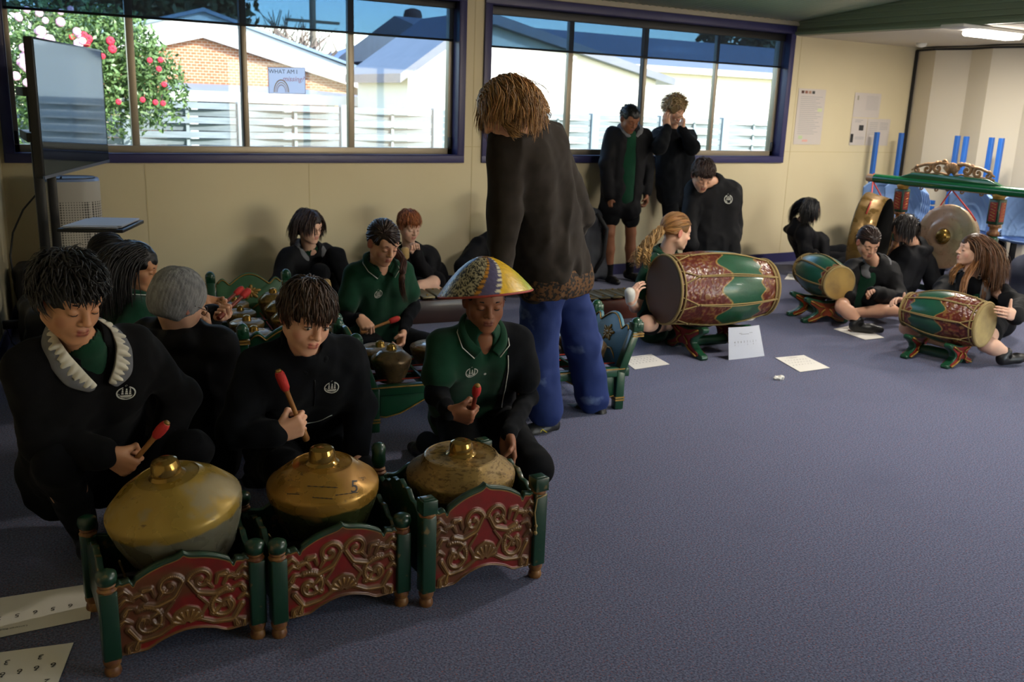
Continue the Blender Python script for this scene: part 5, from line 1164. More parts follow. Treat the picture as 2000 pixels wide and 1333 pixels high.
for (xy, yw, lab, n) in cols_:
    for k in range(n):
        zz_ = .44+.035*k; nm = ordn[k] if k < n-1 else 'topmost'
        place_chair((xy[0]-.12-.075*k, xy[1]-.03*k, zz_-.02*k), -yw+PI, -.12, 'light blue stacking chair, %s of the stack %s' % (nm, lab), 'blue chairs stacked '+lab)
def trolley(lab, xs, ys, x0, y0, y1):
    t = thing('chair_trolley', lab, 'trolley', (x0, (y0+y1)/2, 0), 'blue steel chair trolleys')
    for (x, y) in zip(xs, ys): MB().box((x-.022, y-.022, .08), (x+.022, y+.022, 1.40)).build('upright', m_trol, t, bevel=.004)
    for y in (y0, y1): MB().box((x0-.55, y-.02, .14), (x0+.1, y+.02, .18)).build('foot_bar', m_trol, t, bevel=.004)
    for z in (.12, .60, .66): MB().box((x0-.02, y0, z), (x0+.02, y1, z+.045)).build('rail', m_trol, t, bevel=.004)
    for x in (x0-.5, x0+.05):
        for y in (y0, y1): MB().lathe([(.04, -.015), (.045, 0), (.04, .015)], (x, y, .045), (0, 1, 0), 16).build('wheel', m_black, t, smooth=True)
trolley('blue steel chair trolley in the corner, two tall posts against the cream wall', (8.80, 9.12), (6.93, 6.86), 9.14, 6.35, 6.9)
trolley('blue steel chair trolley against the folding partition, left of the two side by side', (9.1, 8.98), (6.16, 5.98), 9.14, 5.55, 6.2)
trolley('blue steel chair trolley against the folding partition, nearest the right frame edge', (9.1, 8.98), (5.78, 5.60), 9.16, 4.7, 5.5)
sb = blob('dark_crate', 'dark padded cover lying on the floor behind the right end of the gong frame', 'cover', (8.35, 4.35, .22), (.28, .45, .22), mat('navy_canvas', '#262b3c', .8), 12)
ms = thing('music_stand', 'chrome folding music stand legs at the right frame edge', 'music stand', (7.2, 3.8, 0)); mc = mat('chrome_tube', '#9a9a9a', .25, .9)
for (a, b_) in (((7.35, 3.95, .02), (7.28, 3.72, .42)), ((7.40, 3.93, .02), (7.31, 3.70, .42))): MB().tube([a, b_], .009, 8).build('leg', mc, ms, smooth=True)
# ================================================================ PEOPLE
m_skin = mat('skin', '#c08a6c', .5, attr='Col', sss=.12, spec=.35, bump=.12, bscale=240, bdist=.0006)
def clothm(n, c, var=None, sheen=.02, rough=.95, vs=30): return mat(n, c, rough, var=var or c, vscale=vs, vamt=.5, bump=.35, bscale=420, bdist=.001, sheen=sheen, spec=.12)
m_fleece = clothm('black_fleece', '#0b0b0d', '#121214'); m_shell = mat('black_jacket_shell', '#0e0e11', .75, var='#15151a', vscale=20, vamt=.4, bump=.2, bscale=300, spec=.2)
m_knit = clothm('black_knit', '#0a0c10', '#101319'); m_polo = clothm('bottle_green_polo', '#0d3b27', '#0a3020', .1); m_polod = clothm('dark_green_yoke', '#0a1f17', '#081810')
m_trous = clothm('black_trousers', '#0b0c0f', '#121317'); m_adj = clothm('charcoal_brown_wool', '#2a2521', '#332d28', .05); m_jean = mat('blue_denim', '#152d68', .85, var='#7f93b8', vscale=7, vamt=.5, vthr=(.60, .70), bump=.3, bscale=300)
m_lin = clothm('grey_lining', '#6f7073', '#5c5d61'); m_white_ = clothm('cream_frill', '#c9c4b4', '#a9a493'); m_beanie = mat('grey_knit_beanie', '#9a9a9c', .9, var='#6e6e72', vscale=60, vamt=.8, bump=.8, bscale=260, bdist=.003, stretch=(1, 1, .4))
m_shoe = mat('black_shoe_leather', '#111113', .45); m_yel = mat('yellow_sole', '#b9a81c', .6); m_sock = clothm('black_sock', '#121214')
m_badge = mat('badge_white_thread', '#cfcfc6', .7); m_leop = mat('leopard_print_cloth', '#5c3d1c', .85, var='#140d08', vscale=60, vamt=1., vthr=(.48, .52))
m_lash = mat('dark_lash', '#120c0a', .6); m_eyew = mat('eye_white', '#b8aea6', .3); m_iris = mat('dark_iris', '#17100c', .2); m_wire = mat('spectacle_wire', '#5a4a3e', .3, .8)
def hairmat(n, c): return mat('hair_'+n, c, .42, attr='Col', spec=.4)
SK = dict(light=('#d9a689', '#c07a68', '#a9574c'), tan=('#bf8a66', '#a8694e', '#8f4a40'), brown=('#8a5a40', '#74432f', '#6a362e'), pale=('#e0b39a', '#cf8676', '#b0605a'))
def head_sdf(H, R, hs, skin, fem=False, asian=False):
    s = SDF(); L = lambda x, y, z: V3(H)+R@(np.array([x, y, z])*hs); base = lin(SK[skin][0]); rd = lin(SK[skin][1]); lp = lin(SK[skin][2])
    f = .94 if fem else 1.
    s.el(L(0, -.018, .030), V3(.0755, .094, .084)*hs, R, .02)
    s.el(L(0, .022, -.028), V3(.061, .064, .080)*hs*V3(f, 1, 1), R, .03)
    for sx in (-1, 1):
        s.rc(L(sx*.046*f, -.005, -.055), L(sx*.016, .062, -.094), .022*hs, .016*hs, .03)
        s.el(L(sx*.037*f, .050, -.036), V3(.024, .022, .026)*hs, R, .025, col=(rd, .006*hs))
        s.rc(L(sx*.012, .076, .020), L(sx*.044, .066, .020), .010*hs, .009*hs, .014)
    s.el(L(0, .066, -.098), V3(.019, .016, .016)*hs, R, .018)
    s.el(L(0, .074, -.062), V3(.028, .018, .022)*hs, R, .018)
    s.el(L(0, .046, .040), V3(.052, .033, .036)*hs, R, .03)
    for sx in (-1, 1): s.el(L(sx*.031, .096, -.001), V3(.0175, .014, .0115)*hs, R, .012, 's')
    for sx in (-1, 1): s.el(L(sx*.0315, .0725, -.002), V3(.0155, .0135, .0118)*hs, R, .004)
    s.rc(L(0, .082, .012), L(0, .101, -.026), .0075*hs, .0105*hs, .010); s.el(L(0, .103, -.029), V3(.0105, .0095, .0085)*hs, R, .006)
    for sx in (-1, 1): s.el(L(sx*.0125, .091, -.033), V3(.0075, .0095, .0068)*hs, R, .005); s.el(L(sx*.0062, .098, -.0395), V3(.0036, .005, .003)*hs, R, .002, 's')
    s.rc(L(-.012, .0885, -.0575), L(.012, .0885, -.0575), .0052*hs, .0052*hs, .005, col=(lp, .003*hs)); 
    s.rc(L(-.021, .080, -.060), L(0, .090, -.059), .003*hs, .005*hs, .005, col=(lp, .002*hs)); s.rc(L(.021, .080, -.060), L(0, .090, -.059), .003*hs, .005*hs, .005, col=(lp, .002*hs))
    s.rc(L(-.011, .0875, -.068), L(.011, .0875, -.068), .0062*hs, .0062*hs, .005, col=(lp, .003*hs))
    s.rc(L(-.021, .088, -.0625), L(0, .0985, -.0622), .0016*hs, .0018*hs, .002, 's'); s.rc(L(.021, .088, -.0625), L(0, .0985, -.0622), .0016*hs, .0018*hs, .002, 's')
    for sx in (-1, 1):
        e = R@np.array([[math.cos(sx*.35), -math.sin(sx*.35), 0], [math.sin(sx*.35), math.cos(sx*.35), 0], [0, 0, 1]])
        s.el(L(sx*.0765, -.012, -.010), V3(.008, .0185, .031)*hs, e, .007, col=(rd, .004*hs)); s.el(L(sx*.0845, -.006, -.008), V3(.006, .009, .017)*hs, e, .004, 's')
    return s, L, base
def hand_sdf(w, d, n, sc, side, curl=(80, 95, 55), thumb=None, spread=0., col=None):
    """w wrist, d towards knuckles, n out of the palm"""
    s = SDF(); d = nz(d); n = nz(n-d*np.dot(n, d)); t = np.cross(d, n)*(1 if side == 'R' else -1); S_ = sc
    kn = []
    for i, (o, l, r) in enumerate(((.029, .084, .0118), (.010, .088, .0122), (-.0095, .084, .0116), (-.0275, .076, .0105))):
        k = w+d*l*S_+t*o*S_-n*(.004 if i in (1, 2) else 0)*S_; kn.append(k); s.rc(w+t*o*.55*S_+d*.004, k, .0145*S_, r*S_, .012)
    s.el(w+d*.035*S_+t*.022*S_+n*.010*S_, V3(.017, .028, .015)*S_, np.array([t, d, n]).T, .014)
    s.el(w+d*.04*S_-t*.022*S_+n*.008*S_, V3(.013, .030, .012)*S_, np.array([t, d, n]).T, .014)
    LN = ((.041, .025, .020), (.045, .028, .021), (.042, .026, .020), (.033, .020, .018)); RD = (.0088, .009, .0086, .0076)
    for i in range(4):
        p = kn[i]; a = 0; c = curl[i] if isinstance(curl[0], (tuple, list)) else curl; tt = nz(d+t*spread*(1.5-i))
        for j in range(3):
            a += math.radians(c[j]); dr = tt*math.cos(a)+n*math.sin(a); q = p+dr*LN[i][j]*S_; s.rc(p, q, (RD[i]-.0004*j)*S_, (RD[i]-.0008*(j+1))*S_, .0028 if j else .005); p = q
    th = thumb if thumb is not None else (d*.45+t*.25+n*.85, d*.5-t*.45+n*.35)
    b = w+d*.022*S_+t*.024*S_+n*.008*S_; q = b+nz(d*.7+t*.55+n*.45)*.034*S_; s.rc(b, q, .0145*S_, .0118*S_, .010); q2 = q+nz(th[0])*.031*S_; s.rc(q, q2, .0112*S_, .0098*S_, .004); q3 = q2+nz(th[1])*.026*S_; s.rc(q2, q3, .0098*S_, .0082*S_, .003)
    return s
def ik(a, c, l1, l2, hint):
    a = V3(a); c = V3(c); v = c-a; D = np.linalg.norm(v)
    if D > (l1+l2)*.995: k = D/(l1+l2)/.995; l1 *= k; l2 *= k
    D = max(D, abs(l1-l2)+.02); u = nz(v); x = (l1*l1-l2*l2+D*D)/(2*D); h = math.sqrt(max(l1*l1-x*x, 1e-6)); p = V3(hint); p = nz(p-u*p.dot(u)); return a+u*x+p*h
# ---- hair
def strands(H, R, hs, roots, d0, L, w, col, steps=9, grav=.5, lift=.012, wave=0., wfreq=3., noise=.15, seed=0, taper=.15, cols=.35, target=None, rad=(.0775, .096, .087), cen=(0, -.018, .031), flat=.35, free=False, stick=None):
    Rn = np.random.RandomState(seed); n = len(roots); rad = V3(rad); cen = V3(cen); g = R.T@np.array([0, 0, -1.])
    p = np.array(roots, float); d = np.array(d0, float); d /= np.linalg.norm(d, axis=1)[:, None]+1e-9
    L = np.broadcast_to(np.array(L, float), (n,)); ph = Rn.rand(n)*6.28; lf = lift*(.5+Rn.rand(n)); pts = [p.copy()]; nrms = []
    wob = Rn.normal(size=(n, 3))*noise
    for k in range(steps):
        q = (p-cen)/rad; e = np.sqrt((q*q).sum(1)); nr = q/rad; nr /= np.linalg.norm(nr, axis=1)[:, None]; nrms.append(nr)
        gg = grav*(1 if not isinstance(grav, tuple) else 1); d = d+g*gg*(k/steps+.15)+wob*.5
        if target is not None: tv_ = V3(target)-p; tv_ /= np.linalg.norm(tv_, axis=1)[:, None]+1e-9; d = d*.3+tv_
        if wave:
            sd = np.cross(d, nr); d = d+sd*(wave*np.sin(ph+k*wfreq))[:, None]
        d /= np.linalg.norm(d, axis=1)[:, None]+1e-9; p = p+d*(L/steps)[:, None]
        if not free:
            q = (p-cen)/rad; e = np.sqrt((q*q).sum(1)); want = 1+lf/.085*min(1, (k+1)/2.5); ins = e < want; kk = np.where(ins, want/e, 1.); p = cen+(p-cen)*kk[:, None]
            if stick is not None:
                far = e > want+stick; kk = np.where(far, (want+stick)/e, 1.); p = cen+(p-cen)*kk[:, None]
        pts.append(p.copy())
    nrms.append(nrms[-1]); P = np.stack(pts, 1); N = np.stack(nrms, 1); T = np.gradient(P, axis=1); T /= np.linalg.norm(T, axis=2)[..., None]+1e-9; Sd = np.cross(T, N); Sd /= np.linalg.norm(Sd, axis=2)[..., None]+1e-9; Nn = np.cross(Sd, T)
    u = np.linspace(0, 1, steps+1); prof = np.clip(np.minimum(.55+u*3, 1)*(1-(1-taper)*u**2.2), .05, 1); W_ = w*(.7+.6*Rn.rand(n))[:, None]*prof[None]
    W_ = W_[..., None]; V = np.stack([P-Sd*W_, P+Nn*W_*flat, P+Sd*W_, P-Nn*W_*flat], 2)  # n, steps+1, 4, 3
    V = V*hs; V = V.reshape(-1, 3)@R.T+V3(H); m = steps+1; b = (np.arange(n)[:, None, None]*m+np.arange(steps)[None, :, None])*4; k = np.arange(4)[None, None]; k2 = (k+1) % 4
    F = np.stack([b+k, b+k2, b+4+k2, b+4+k], -1).reshape(-1, 4)
    c = np.array(lin(col)); cc = c[None]*(1+cols*(Rn.rand(n, 1)-.5)*2)*(1+.12*Rn.normal(size=(n, 3))*.4); C = np.repeat(np.clip(cc, 0, 1), m*4, 0)
    return V, F, C
def roots(n, seed, zmin=-.35, fr=.50, side=.0, cen=(0, -.018, .031), rad=(.0775, .096, .087)):
    Rn = np.random.RandomState(seed); out = []
    while len(out) < n:
        u = nz(Rn.normal(size=3))
        if u[2] < zmin and u[1] > -.35: continue
        if u[2] < zmin-.3: continue
        if u[1] > .30 and u[2] < fr: continue
        if u[1] > side and u[2] < .15: continue
        out.append(u)
    U = np.array(out); return V3(cen)+U*V3(rad), U
def hair(style, H, R, hs, col, par, seed=0, opt={}):
    P = []; dk = tuple(np.array(lin(col))*.55)
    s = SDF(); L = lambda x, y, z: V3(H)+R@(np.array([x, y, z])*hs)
    vol = opt.get('vol', .003 if style not in ('crop', 'tail') else .0015)
    cap = V3(.0775, .096, .087)+vol
    s.el(L(0, -.014, .034), (cap+V3(0, .004, 0))*hs, R, .01)
    if style in ('long', 'bob'): s.el(L(0, -.04, -.02), V3(.070, .070, .075)*hs, R, .03)
    # open the face
    s.el(L(0, .108, -.050), V3(.066, .072, .094)*hs, R, .008, 's'); s.el(L(0, .03, -.13), V3(.12, .10, .085)*hs, R, .012, 's')
    for sx in (-1, 1):
        if style not in ('long', 'bob', 'wavy'): s.el(L(sx*.085, .014, -.040), V3(.03, .036, .050)*hs, R, .010, 's')
    V, Q = s.mesh(.0065 if hs > .5 else .006, disp=lambda X: vnoise(X, 70, seed)*(.0008 if style in ('tail', 'crop') else .003))
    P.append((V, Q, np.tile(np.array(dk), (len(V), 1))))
    crown = V3(0, -.045, .115)
    def away(X, U, fwd=0., side=0., c=crown):
        d = X-V3(c); d = d-U*np.sum(d*U, 1)[:, None]; d /= np.linalg.norm(d, axis=1)[:, None]+1e-9; d[:, 1] += fwd; d[:, 0] += side; return d
    N = opt.get('n', 900); Z = opt.get
    if style == 'short':
        X, U = roots(N, seed, fr=.42, side=.15); P.append(strands(H, R, hs, X, away(X, U, Z('fwd', .3), Z('side', 0))+U*Z('up', .25), Z('len', .05)*(.7+.6*np.random.RandomState(seed).rand(N)), Z('w', .0036), col, grav=Z('grav', .35), lift=Z('lift', .012), wave=Z('wave', 0.), noise=Z('noise', .12), seed=seed, stick=Z('stick', .07), cols=Z('cols', .3)))
        if Z('fringe'):
            X, U = roots(3*N, seed+5, fr=.42); m = (U[:, 1] > .1) & (U[:, 2] > .55); X, U = X[m], U[m]; d = np.tile(V3(Z('fside', .2), 1, 0), (len(X), 1)); P.append(strands(H, R, hs, X, d, Z('fringe')*(.5+.65*np.random.RandomState(1).rand(len(X))), Z('w', .0036), col, grav=.6, lift=.010, noise=.07, seed=seed+9, stick=.07, cols=Z('cols', .3), rad=(.077, .099, .088)))
    elif style == 'crop':
        X, U = roots(N, seed, fr=.5, side=.2); P.append(strands(H, R, hs, X, U+away(X, U), .012, .003, col, steps=3, grav=0, seed=seed, noise=.3))
    elif style in ('long', 'bob', 'wavy'):
        X, U = roots(N, seed, zmin=-.55, fr=.40, side=.12); part = Z('part', 0.); d = np.stack([np.sign(X[:, 0]-part)*1.0, -.15+0*X[:, 0]+Z('fwd', 0.), 0*X[:, 0]], 1)
        P.append(strands(H, R, hs, X, d, Z('len', .3)*(.82+.3*np.random.RandomState(seed).rand(N)), Z('w', .0042), col, steps=Z('steps', 12), grav=Z('grav', .9), lift=Z('lift', .016), wave=Z('wave', 0.), wfreq=Z('wfreq', 1.3), noise=Z('noise', .06), seed=seed, cols=Z('cols', .3)))
    elif style == 'tail':
        tie = V3(Z('tie', (0, -.112, .02))); X, U = roots(N, seed, zmin=-.5, fr=.40, side=.15)
        P.append(strands(H, R, hs, X, tie[None]-X, np.linalg.norm(tie-X, axis=1)*1.15, .0042, col, grav=0., lift=.009, noise=.03, target=tie, seed=seed, taper=.5, cols=Z('cols', .25), stick=.12))
        Rn = np.random.RandomState(seed+3); n2 = Z('tn', 130); X2 = tie+Rn.normal(size=(n2, 3))*.010; d2 = np.tile(V3(Z('tdir', (0, -1, -.2))), (n2, 1))+Rn.normal(size=(n2, 3))*Z('tspread', .18)
        P.append(strands(H, R, hs, X2, d2, Z('tlen', .22)*(.7+.45*Rn.rand(n2)), .0045, Z('tcol', col), steps=14, grav=Z('tgrav', .45), lift=.0, wave=Z('twave', 0.), wfreq=Z('twf', 1.4), noise=.05, seed=seed+4, cols=Z('cols', .3), free=Z('tfree', True)))
        b = MB(); tb_ = V3(H)+R@(tie*hs); ax_ = R@nz(V3(Z('tdir', (0, -1, -.2)))); b.lathe([(.016*hs, -.008), (.021*hs, 0), (.016*hs, .008)], tb_, ax_, 14); b.build('hair_tie', m_lash, par, smooth=True)
    Vs = np.concatenate([p[0] for p in P]); n = 0; Fs = []
    for p in P: Fs.append(p[1]+n); n += len(p[0])
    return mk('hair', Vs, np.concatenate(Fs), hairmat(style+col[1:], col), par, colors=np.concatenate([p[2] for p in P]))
def ship(s=1.):
    """crest: ring with a three-masted sailing ship"""
    V = []; F = []
    def poly(p): n = len(V); V.extend(p); F.append(tuple(range(n, n+len(p))))
    N = 28
    for i in range(N):
        a0, a1 = 2*PI*i/N+1.9, 2*PI*(i+1)/N+1.9
        if i > 24: continue
        for r0, r1 in ((.86, 1.),): poly([(r0*math.cos(a0), r0*math.sin(a0)), (r1*math.cos(a0), r1*math.sin(a0)), (r1*math.cos(a1), r1*math.sin(a1)), (r0*math.cos(a1), r0*math.sin(a1))])
    for x, w_ in ((-.35, .26), (.05, .32), (.42, .24)):
        for k in range(3): y = -.15+.30*k; w2 = w_*(1-.22*k)*.5; poly([(x-w2, y), (x+w2*.9, y-.02), (x+w2*.75, y+.23), (x-w2*.8, y+.25)])
    poly([(-.7, -.32), (.66, -.28), (.52, -.55), (-.45, -.56)]); poly([(-.62, -.64), (.6, -.64), (.5, -.70), (-.5, -.70)]); poly([(-.95, .05), (-.6, -.22), (-.62, -.12)])
    for i in range(9):
        a = PI*(1.02+.1*i*.5); poly([(.86*math.cos(a), .86*math.sin(a)), (.80*math.cos(a), .80*math.sin(a)), (.80*math.cos(a+.09), .80*math.sin(a+.09)), (.86*math.cos(a+.09), .86*math.sin(a+.09))])
    for i in range(10):
        a = PI*2*i/10*.8; poly([(.0+.12*math.cos(a), 1.12+.1*math.sin(a)), (.09*math.cos(a), 1.12+.075*math.sin(a)), (.09*math.cos(a+.5), 1.12+.075*math.sin(a+.5)), (.12*math.cos(a+.5), 1.12+.1*math.sin(a+.5))])
    return np.array(V)*s, F
def fold(seed, amp=.004, sc=14, st=(1, 1, .55)):
    return lambda P: (np.abs(vnoise(P*np.array(st, dtype=np.float32), sc, seed))-.35)*amp*1.6+vnoise(P, sc*2.3, seed+3)*amp*.4
def ring_pts(c, R, rx, ry, n=20, a0=0, a1=2*PI): return [V3(c)+R@V3(rx*math.cos(a), ry*math.sin(a), 0) for a in np.linspace(a0, a1, n)]
def lapel(name, P, O, m, par, ruf=0., n=26, rows_=5):
    """cloth flap between an inner curve P and P+O, optionally ruffled"""
    P = np.array(P); O = np.array(O); t = np.linspace(0, len(P)-1, n); K = np.arange(len(P)); I = np.stack([np.interp(t, K, P[:, k]) for k in range(3)], 1); J = np.stack([np.interp(t, K, O[:, k]) for k in range(3)], 1)
    for _ in range(3 if n < 40 else 9): I[1:-1] = (I[:-2]+2*I[1:-1]+I[2:])/4; J[1:-1] = (J[:-2]+2*J[1:-1]+J[2:])/4
    T = np.gradient(I, axis=0); N = np.cross(T, J); N /= np.linalg.norm(N, axis=1)[:, None]+1e-9; N *= np.sign((N*(I-I.mean(0)+J)).sum(1))[:, None]
    V = []
    for r in range(rows_+1):
        v = r/rows_; ph = np.sin(np.arange(n)*1.25)*ruf*v+np.sin(np.arange(n)*.53+1)*ruf*.6*v; V.append(I+J*v*(1+.12*np.sin(np.arange(n)*.9)*(ruf > 0))[:, None]+N*(.012*math.sin(PI*v)*(1 if not ruf else .6)+.004+ph)[:, None])
    V = np.concatenate(V); gI = np.arange((rows_+1)*n).reshape(rows_+1, n); F = np.stack([gI[:-1, :-1], gI[:-1, 1:], gI[1:, 1:], gI[1:, :-1]], -1).reshape(-1, 4)
    o = mk(name, V, F, m, par); md = o.modifiers.new('t', 'SOLIDIFY'); md.thickness = .004; md.offset = 0; sd = o.modifiers.new('s', 'SUBSURF'); sd.levels = 1; sd.render_levels = 1; return o
def tress(name, par, pts, n, r0, r1, col, w=.0042, wave=0., wf=9., seed=0, cols=.35):
    """a bundle of locks following a path of world points"""
    Rn = np.random.RandomState(seed); P = np.array([V3(p) for p in pts]); m = 22; t = np.linspace(0, len(P)-1, m); C = np.stack([np.interp(t, np.arange(len(P)), P[:, k]) for k in range(3)], 1)
    for _ in range(3): C[1:-1] = (C[:-2]+2*C[1:-1]+C[2:])/4
    T = np.gradient(C, axis=0); T /= np.linalg.norm(T, axis=1)[:, None]; A = np.cross(T, (0.1, .2, 1.)); A /= np.linalg.norm(A, axis=1)[:, None]; B = np.cross(T, A); u = np.linspace(0, 1, m)
    Vs, Fs, Cs = [], [], []
    for i in range(n):
        a = Rn.rand()*2*PI; q = Rn.rand()**.5; R_ = (r0*(1-u)+r1*u)*q; tw = Rn.uniform(-.8, .8); e = int(m*Rn.uniform(.72, 1)); e = max(e, 5); ph = Rn.rand()*6.28
        an = a+tw*u; W_ = wave*np.sin(wf*u*2+ph); X = C+A*(np.cos(an)*R_+W_)[:, None]+B*(np.sin(an)*R_+wave*np.cos(wf*u*2+ph))[:, None]; X = X[:e]; TT = np.gradient(X, axis=0); TT /= np.linalg.norm(TT, axis=1)[:, None]+1e-9
        S_ = np.cross(TT, (math.cos(ph), math.sin(ph), .3)); S_ /= np.linalg.norm(S_, axis=1)[:, None]+1e-9; N = np.cross(S_, TT); ww = (w*np.clip(1.1-np.linspace(0, 1, e)**2.5, .12, 1))[:, None]
        V = np.stack([X-S_*ww, X+N*ww*.4, X+S_*ww, X-N*ww*.4], 1).reshape(-1, 3); b = np.arange(e-1)[:, None]*4; k = np.arange(4)[None]; k2 = (k+1) % 4; F = np.stack([b+k, b+k2, b+4+k2, b+4+k], -1).reshape(-1, 4)
        Fs.append(F+sum(len(v) for v in Vs)); Vs.append(V); c = np.array(lin(col))*(1+cols*(Rn.rand()-.5)*2); Cs.append(np.tile(np.clip(c, 0, 1), (len(V), 1)))
    return mk(name, np.concatenate(Vs), np.concatenate(Fs), hairmat('tress'+col[1:], col), par, colors=np.concatenate(Cs))
def person(label, c):
    g = c.get; sc = g('sc', 1.); hs = g('hs', sc); pel = V3(c['pel']); ch = V3(c['chest']); H = V3(c['head']); R = rotm(c['face'], g('up', (0, 0, 1))); col = SK[g('skin', 'light')]
    t = thing('person', label, 'person', (pel[0], pel[1], 0)); td = nz(V3(c['tdir'])*V3(1, 1, 0)); rt = np.cross(td, (0, 0, 1)); upv = nz(ch-pel); fr = nz(td-upv*td.dot(upv))
    hf, hh = g('res', (.0034, .0034)); hc = g('hc', .009)
    # ---------------- joints
    sh = {}; el = {}; wr = {}; so = g('shoff', {})
    for s, k in (('R', 1), ('L', -1)):
        sh[s] = V3(c['sh'+s]) if g('sh'+s) is not None else ch+rt*k*.158*sc-upv*.015+V3(so.get(s, (0, 0, 0)))
        a = c['arm'+s]; wr[s] = V3(a['w']); el[s] = V3(a['e']) if 'e' in a else ik(sh[s], wr[s], .275*sc, .245*sc, a.get('h', -upv+rt*k*.4))
    # ---------------- body (skin)
    hd, L, base = head_sdf(H, R, hs, g('skin', 'light'), g('fem', False)); body = SDF(); body.cat(hd)
    nb = ch+upv*.038*sc; skull = L(0, -.028, -.055)
    neck = SDF().rc(nb, skull, .050*hs, .046*hs, .02); neck.rc(nb+fr*.010, L(0, .005, -.080), .042*hs, .032*hs, .03)
    body.cat(neck)
    tor = SDF().rc(nb-upv*.05, pel+upv*.05, .066*sc, .075*sc, .03).rc(nb-upv*.02+fr*.012, ch-upv*.10+fr*.03, .055*sc, .055*sc, .03).rc(sh['L']*.8+ch*.2, sh['R']*.8+ch*.2, .04*sc, .04*sc, .04)
    pieces = []; hb_ = (H-.15*hs, H+.15*hs); hlo, hhi = H-V3(.15, .15, .165)*hs, H+V3(.15, .15, .16)*hs
    allb = SDF().cat(body).cat(tor); boxes = [(hlo, hhi)]; hands = {}
    for s in 'RL':
        a = c['arm'+s]; allb.rc(sh[s], el[s], .045*sc, .038*sc, .02).rc(el[s], wr[s], .036*sc, .0255*sc, .02)
        if a.get('hide'): continue
        fo = nz(wr[s]-el[s])
        if 'rod' in a:
            m = nz(a['rod']); d = a.get('d', fo); d = nz(V3(d)-m*np.dot(d, m)); n = np.cross(m, d)*(1 if s == 'R' else -1); curl = a.get('curl', ((70, 92, 50), (78, 95, 55), (82, 95, 55), (85, 92, 55)))
        else:
            d = nz(a.get('d', fo)); n = nz(a.get('n', -upv)); curl = a.get('curl', (25, 30, 20))
        hn = hand_sdf(wr[s], d, n, sc*g('hsz', .98), s, curl, a.get('thumb'), a.get('spread', 0.)); allb.cat(hn); hands[s] = (d, n, np.cross(d, n)*(1 if s == 'R' else -1)); ce = wr[s]+d*.07*sc+n*.02*sc; b = (ce-.115*sc, ce+.115*sc); boxes.append(b)
    for s in 'RL':
        lg = g('leg'+s)
        if lg: 
            hp = pel+rt*(.085 if s == 'R' else -.085)*sc; kn, an = V3(lg['k']), V3(lg['a']); allb.rc(hp, kn, .075*sc, .052*sc, .03).rc(kn, kn*.6+an*.4, .050*sc, .052*sc, .02).rc(kn*.6+an*.4, an, .052*sc, .033*sc, .02)
    lo, hi = allb.bounds(); pieces.append(allb.mesh(hc, skip=[(b[0]+hc, b[1]-hc) for b in boxes]))
    for i, b in enumerate(boxes): pieces.append(allb.mesh(hf if i == 0 else hh, b[0], b[1]))
    V, Q = meshes(pieces); C = allb.colors(V, lin(col[0])); 
    tone = vnoise(V, 28, 5)[:, None]*.06; knuck = np.zeros(len(V))
    C = C*(1+tone); bodyo = mk('body', V, Q, m_skin, t, colors=np.clip(C, 0, 1))
    # ---------------- face details
    if g('face_on', True):
        hcol = g('hcol', '#15100e')
        for sx in (-1, 1):
            b = MB(); b.tube([L(sx*x, y, z) for x, y, z in ((.016, .0845, .0215), (.026, .0855, .0245), (.038, .0795, .0245), (.047, .0705, .020))], [.0022*hs, .0032*hs, .0028*hs, .0012*hs], 6); b.build('eyebrow', mat('brow_'+hcol[1:], hcol, .8), bodyo, smooth=True)
            if g('eyes') == 'open':
                b = MB(); b.sphere(L(sx*.0315, .0765, -.0022), .0112*hs, 14, 10, sc=(1.12, 1, .52), R=R); eyo = b.build('eye', m_eyew, bodyo, smooth=True)
                b = MB(); b.sphere(L(sx*.0315+g('gaze', .002), .0855, -.0035), .0042*hs, 10, 8, sc=(1, .7, 1), R=R); b.build('iris', m_iris, bodyo, smooth=True)
                b = MB(); b.tube([L(sx*x, y, z) for x, y, z in ((.0185, .0800, .0015), (.0265, .0876, .0052), (.0365, .0865, .0048), (.045, .0770, -.0005))], .0017*hs, 6); b.build('upper_lash', m_lash, bodyo, smooth=True)
            else:
                b = MB(); b.tube([L(sx*x, y, z) for x, y, z in ((.0190, .0800, -.0055), (.0265, .0862, -.0078), (.0365, .0855, -.0082), (.0445, .0765, -.0060))], .0013*hs, 6); b.build('eyelash', m_lash, bodyo, smooth=True)
    if g('glasses'):
        b = MB()
        for sx in (-1, 1): b.tube([L(sx*.033+.021*math.cos(a), .097-.006*abs(math.cos(a)), -.003+.018*math.sin(a)) for a in np.linspace(0, 2*PI, 17)[:-1]], .0014, 5, closed=True); b.tube([L(sx*.054, .091, .0), L(sx*.074, .04, .002), L(sx*.079, -.01, .0)], .0014, 5)
        b.tube([L(-.012, .099, -.001), L(0, .103, .002), L(.012, .099, -.001)], .0014, 5); b.build('spectacles', m_wire, t, smooth=True)
    if g('style'): hair(g('style'), H, R, hs, g('hcol', '#15100e'), t, g('seed', 1), g('hopt', {}))
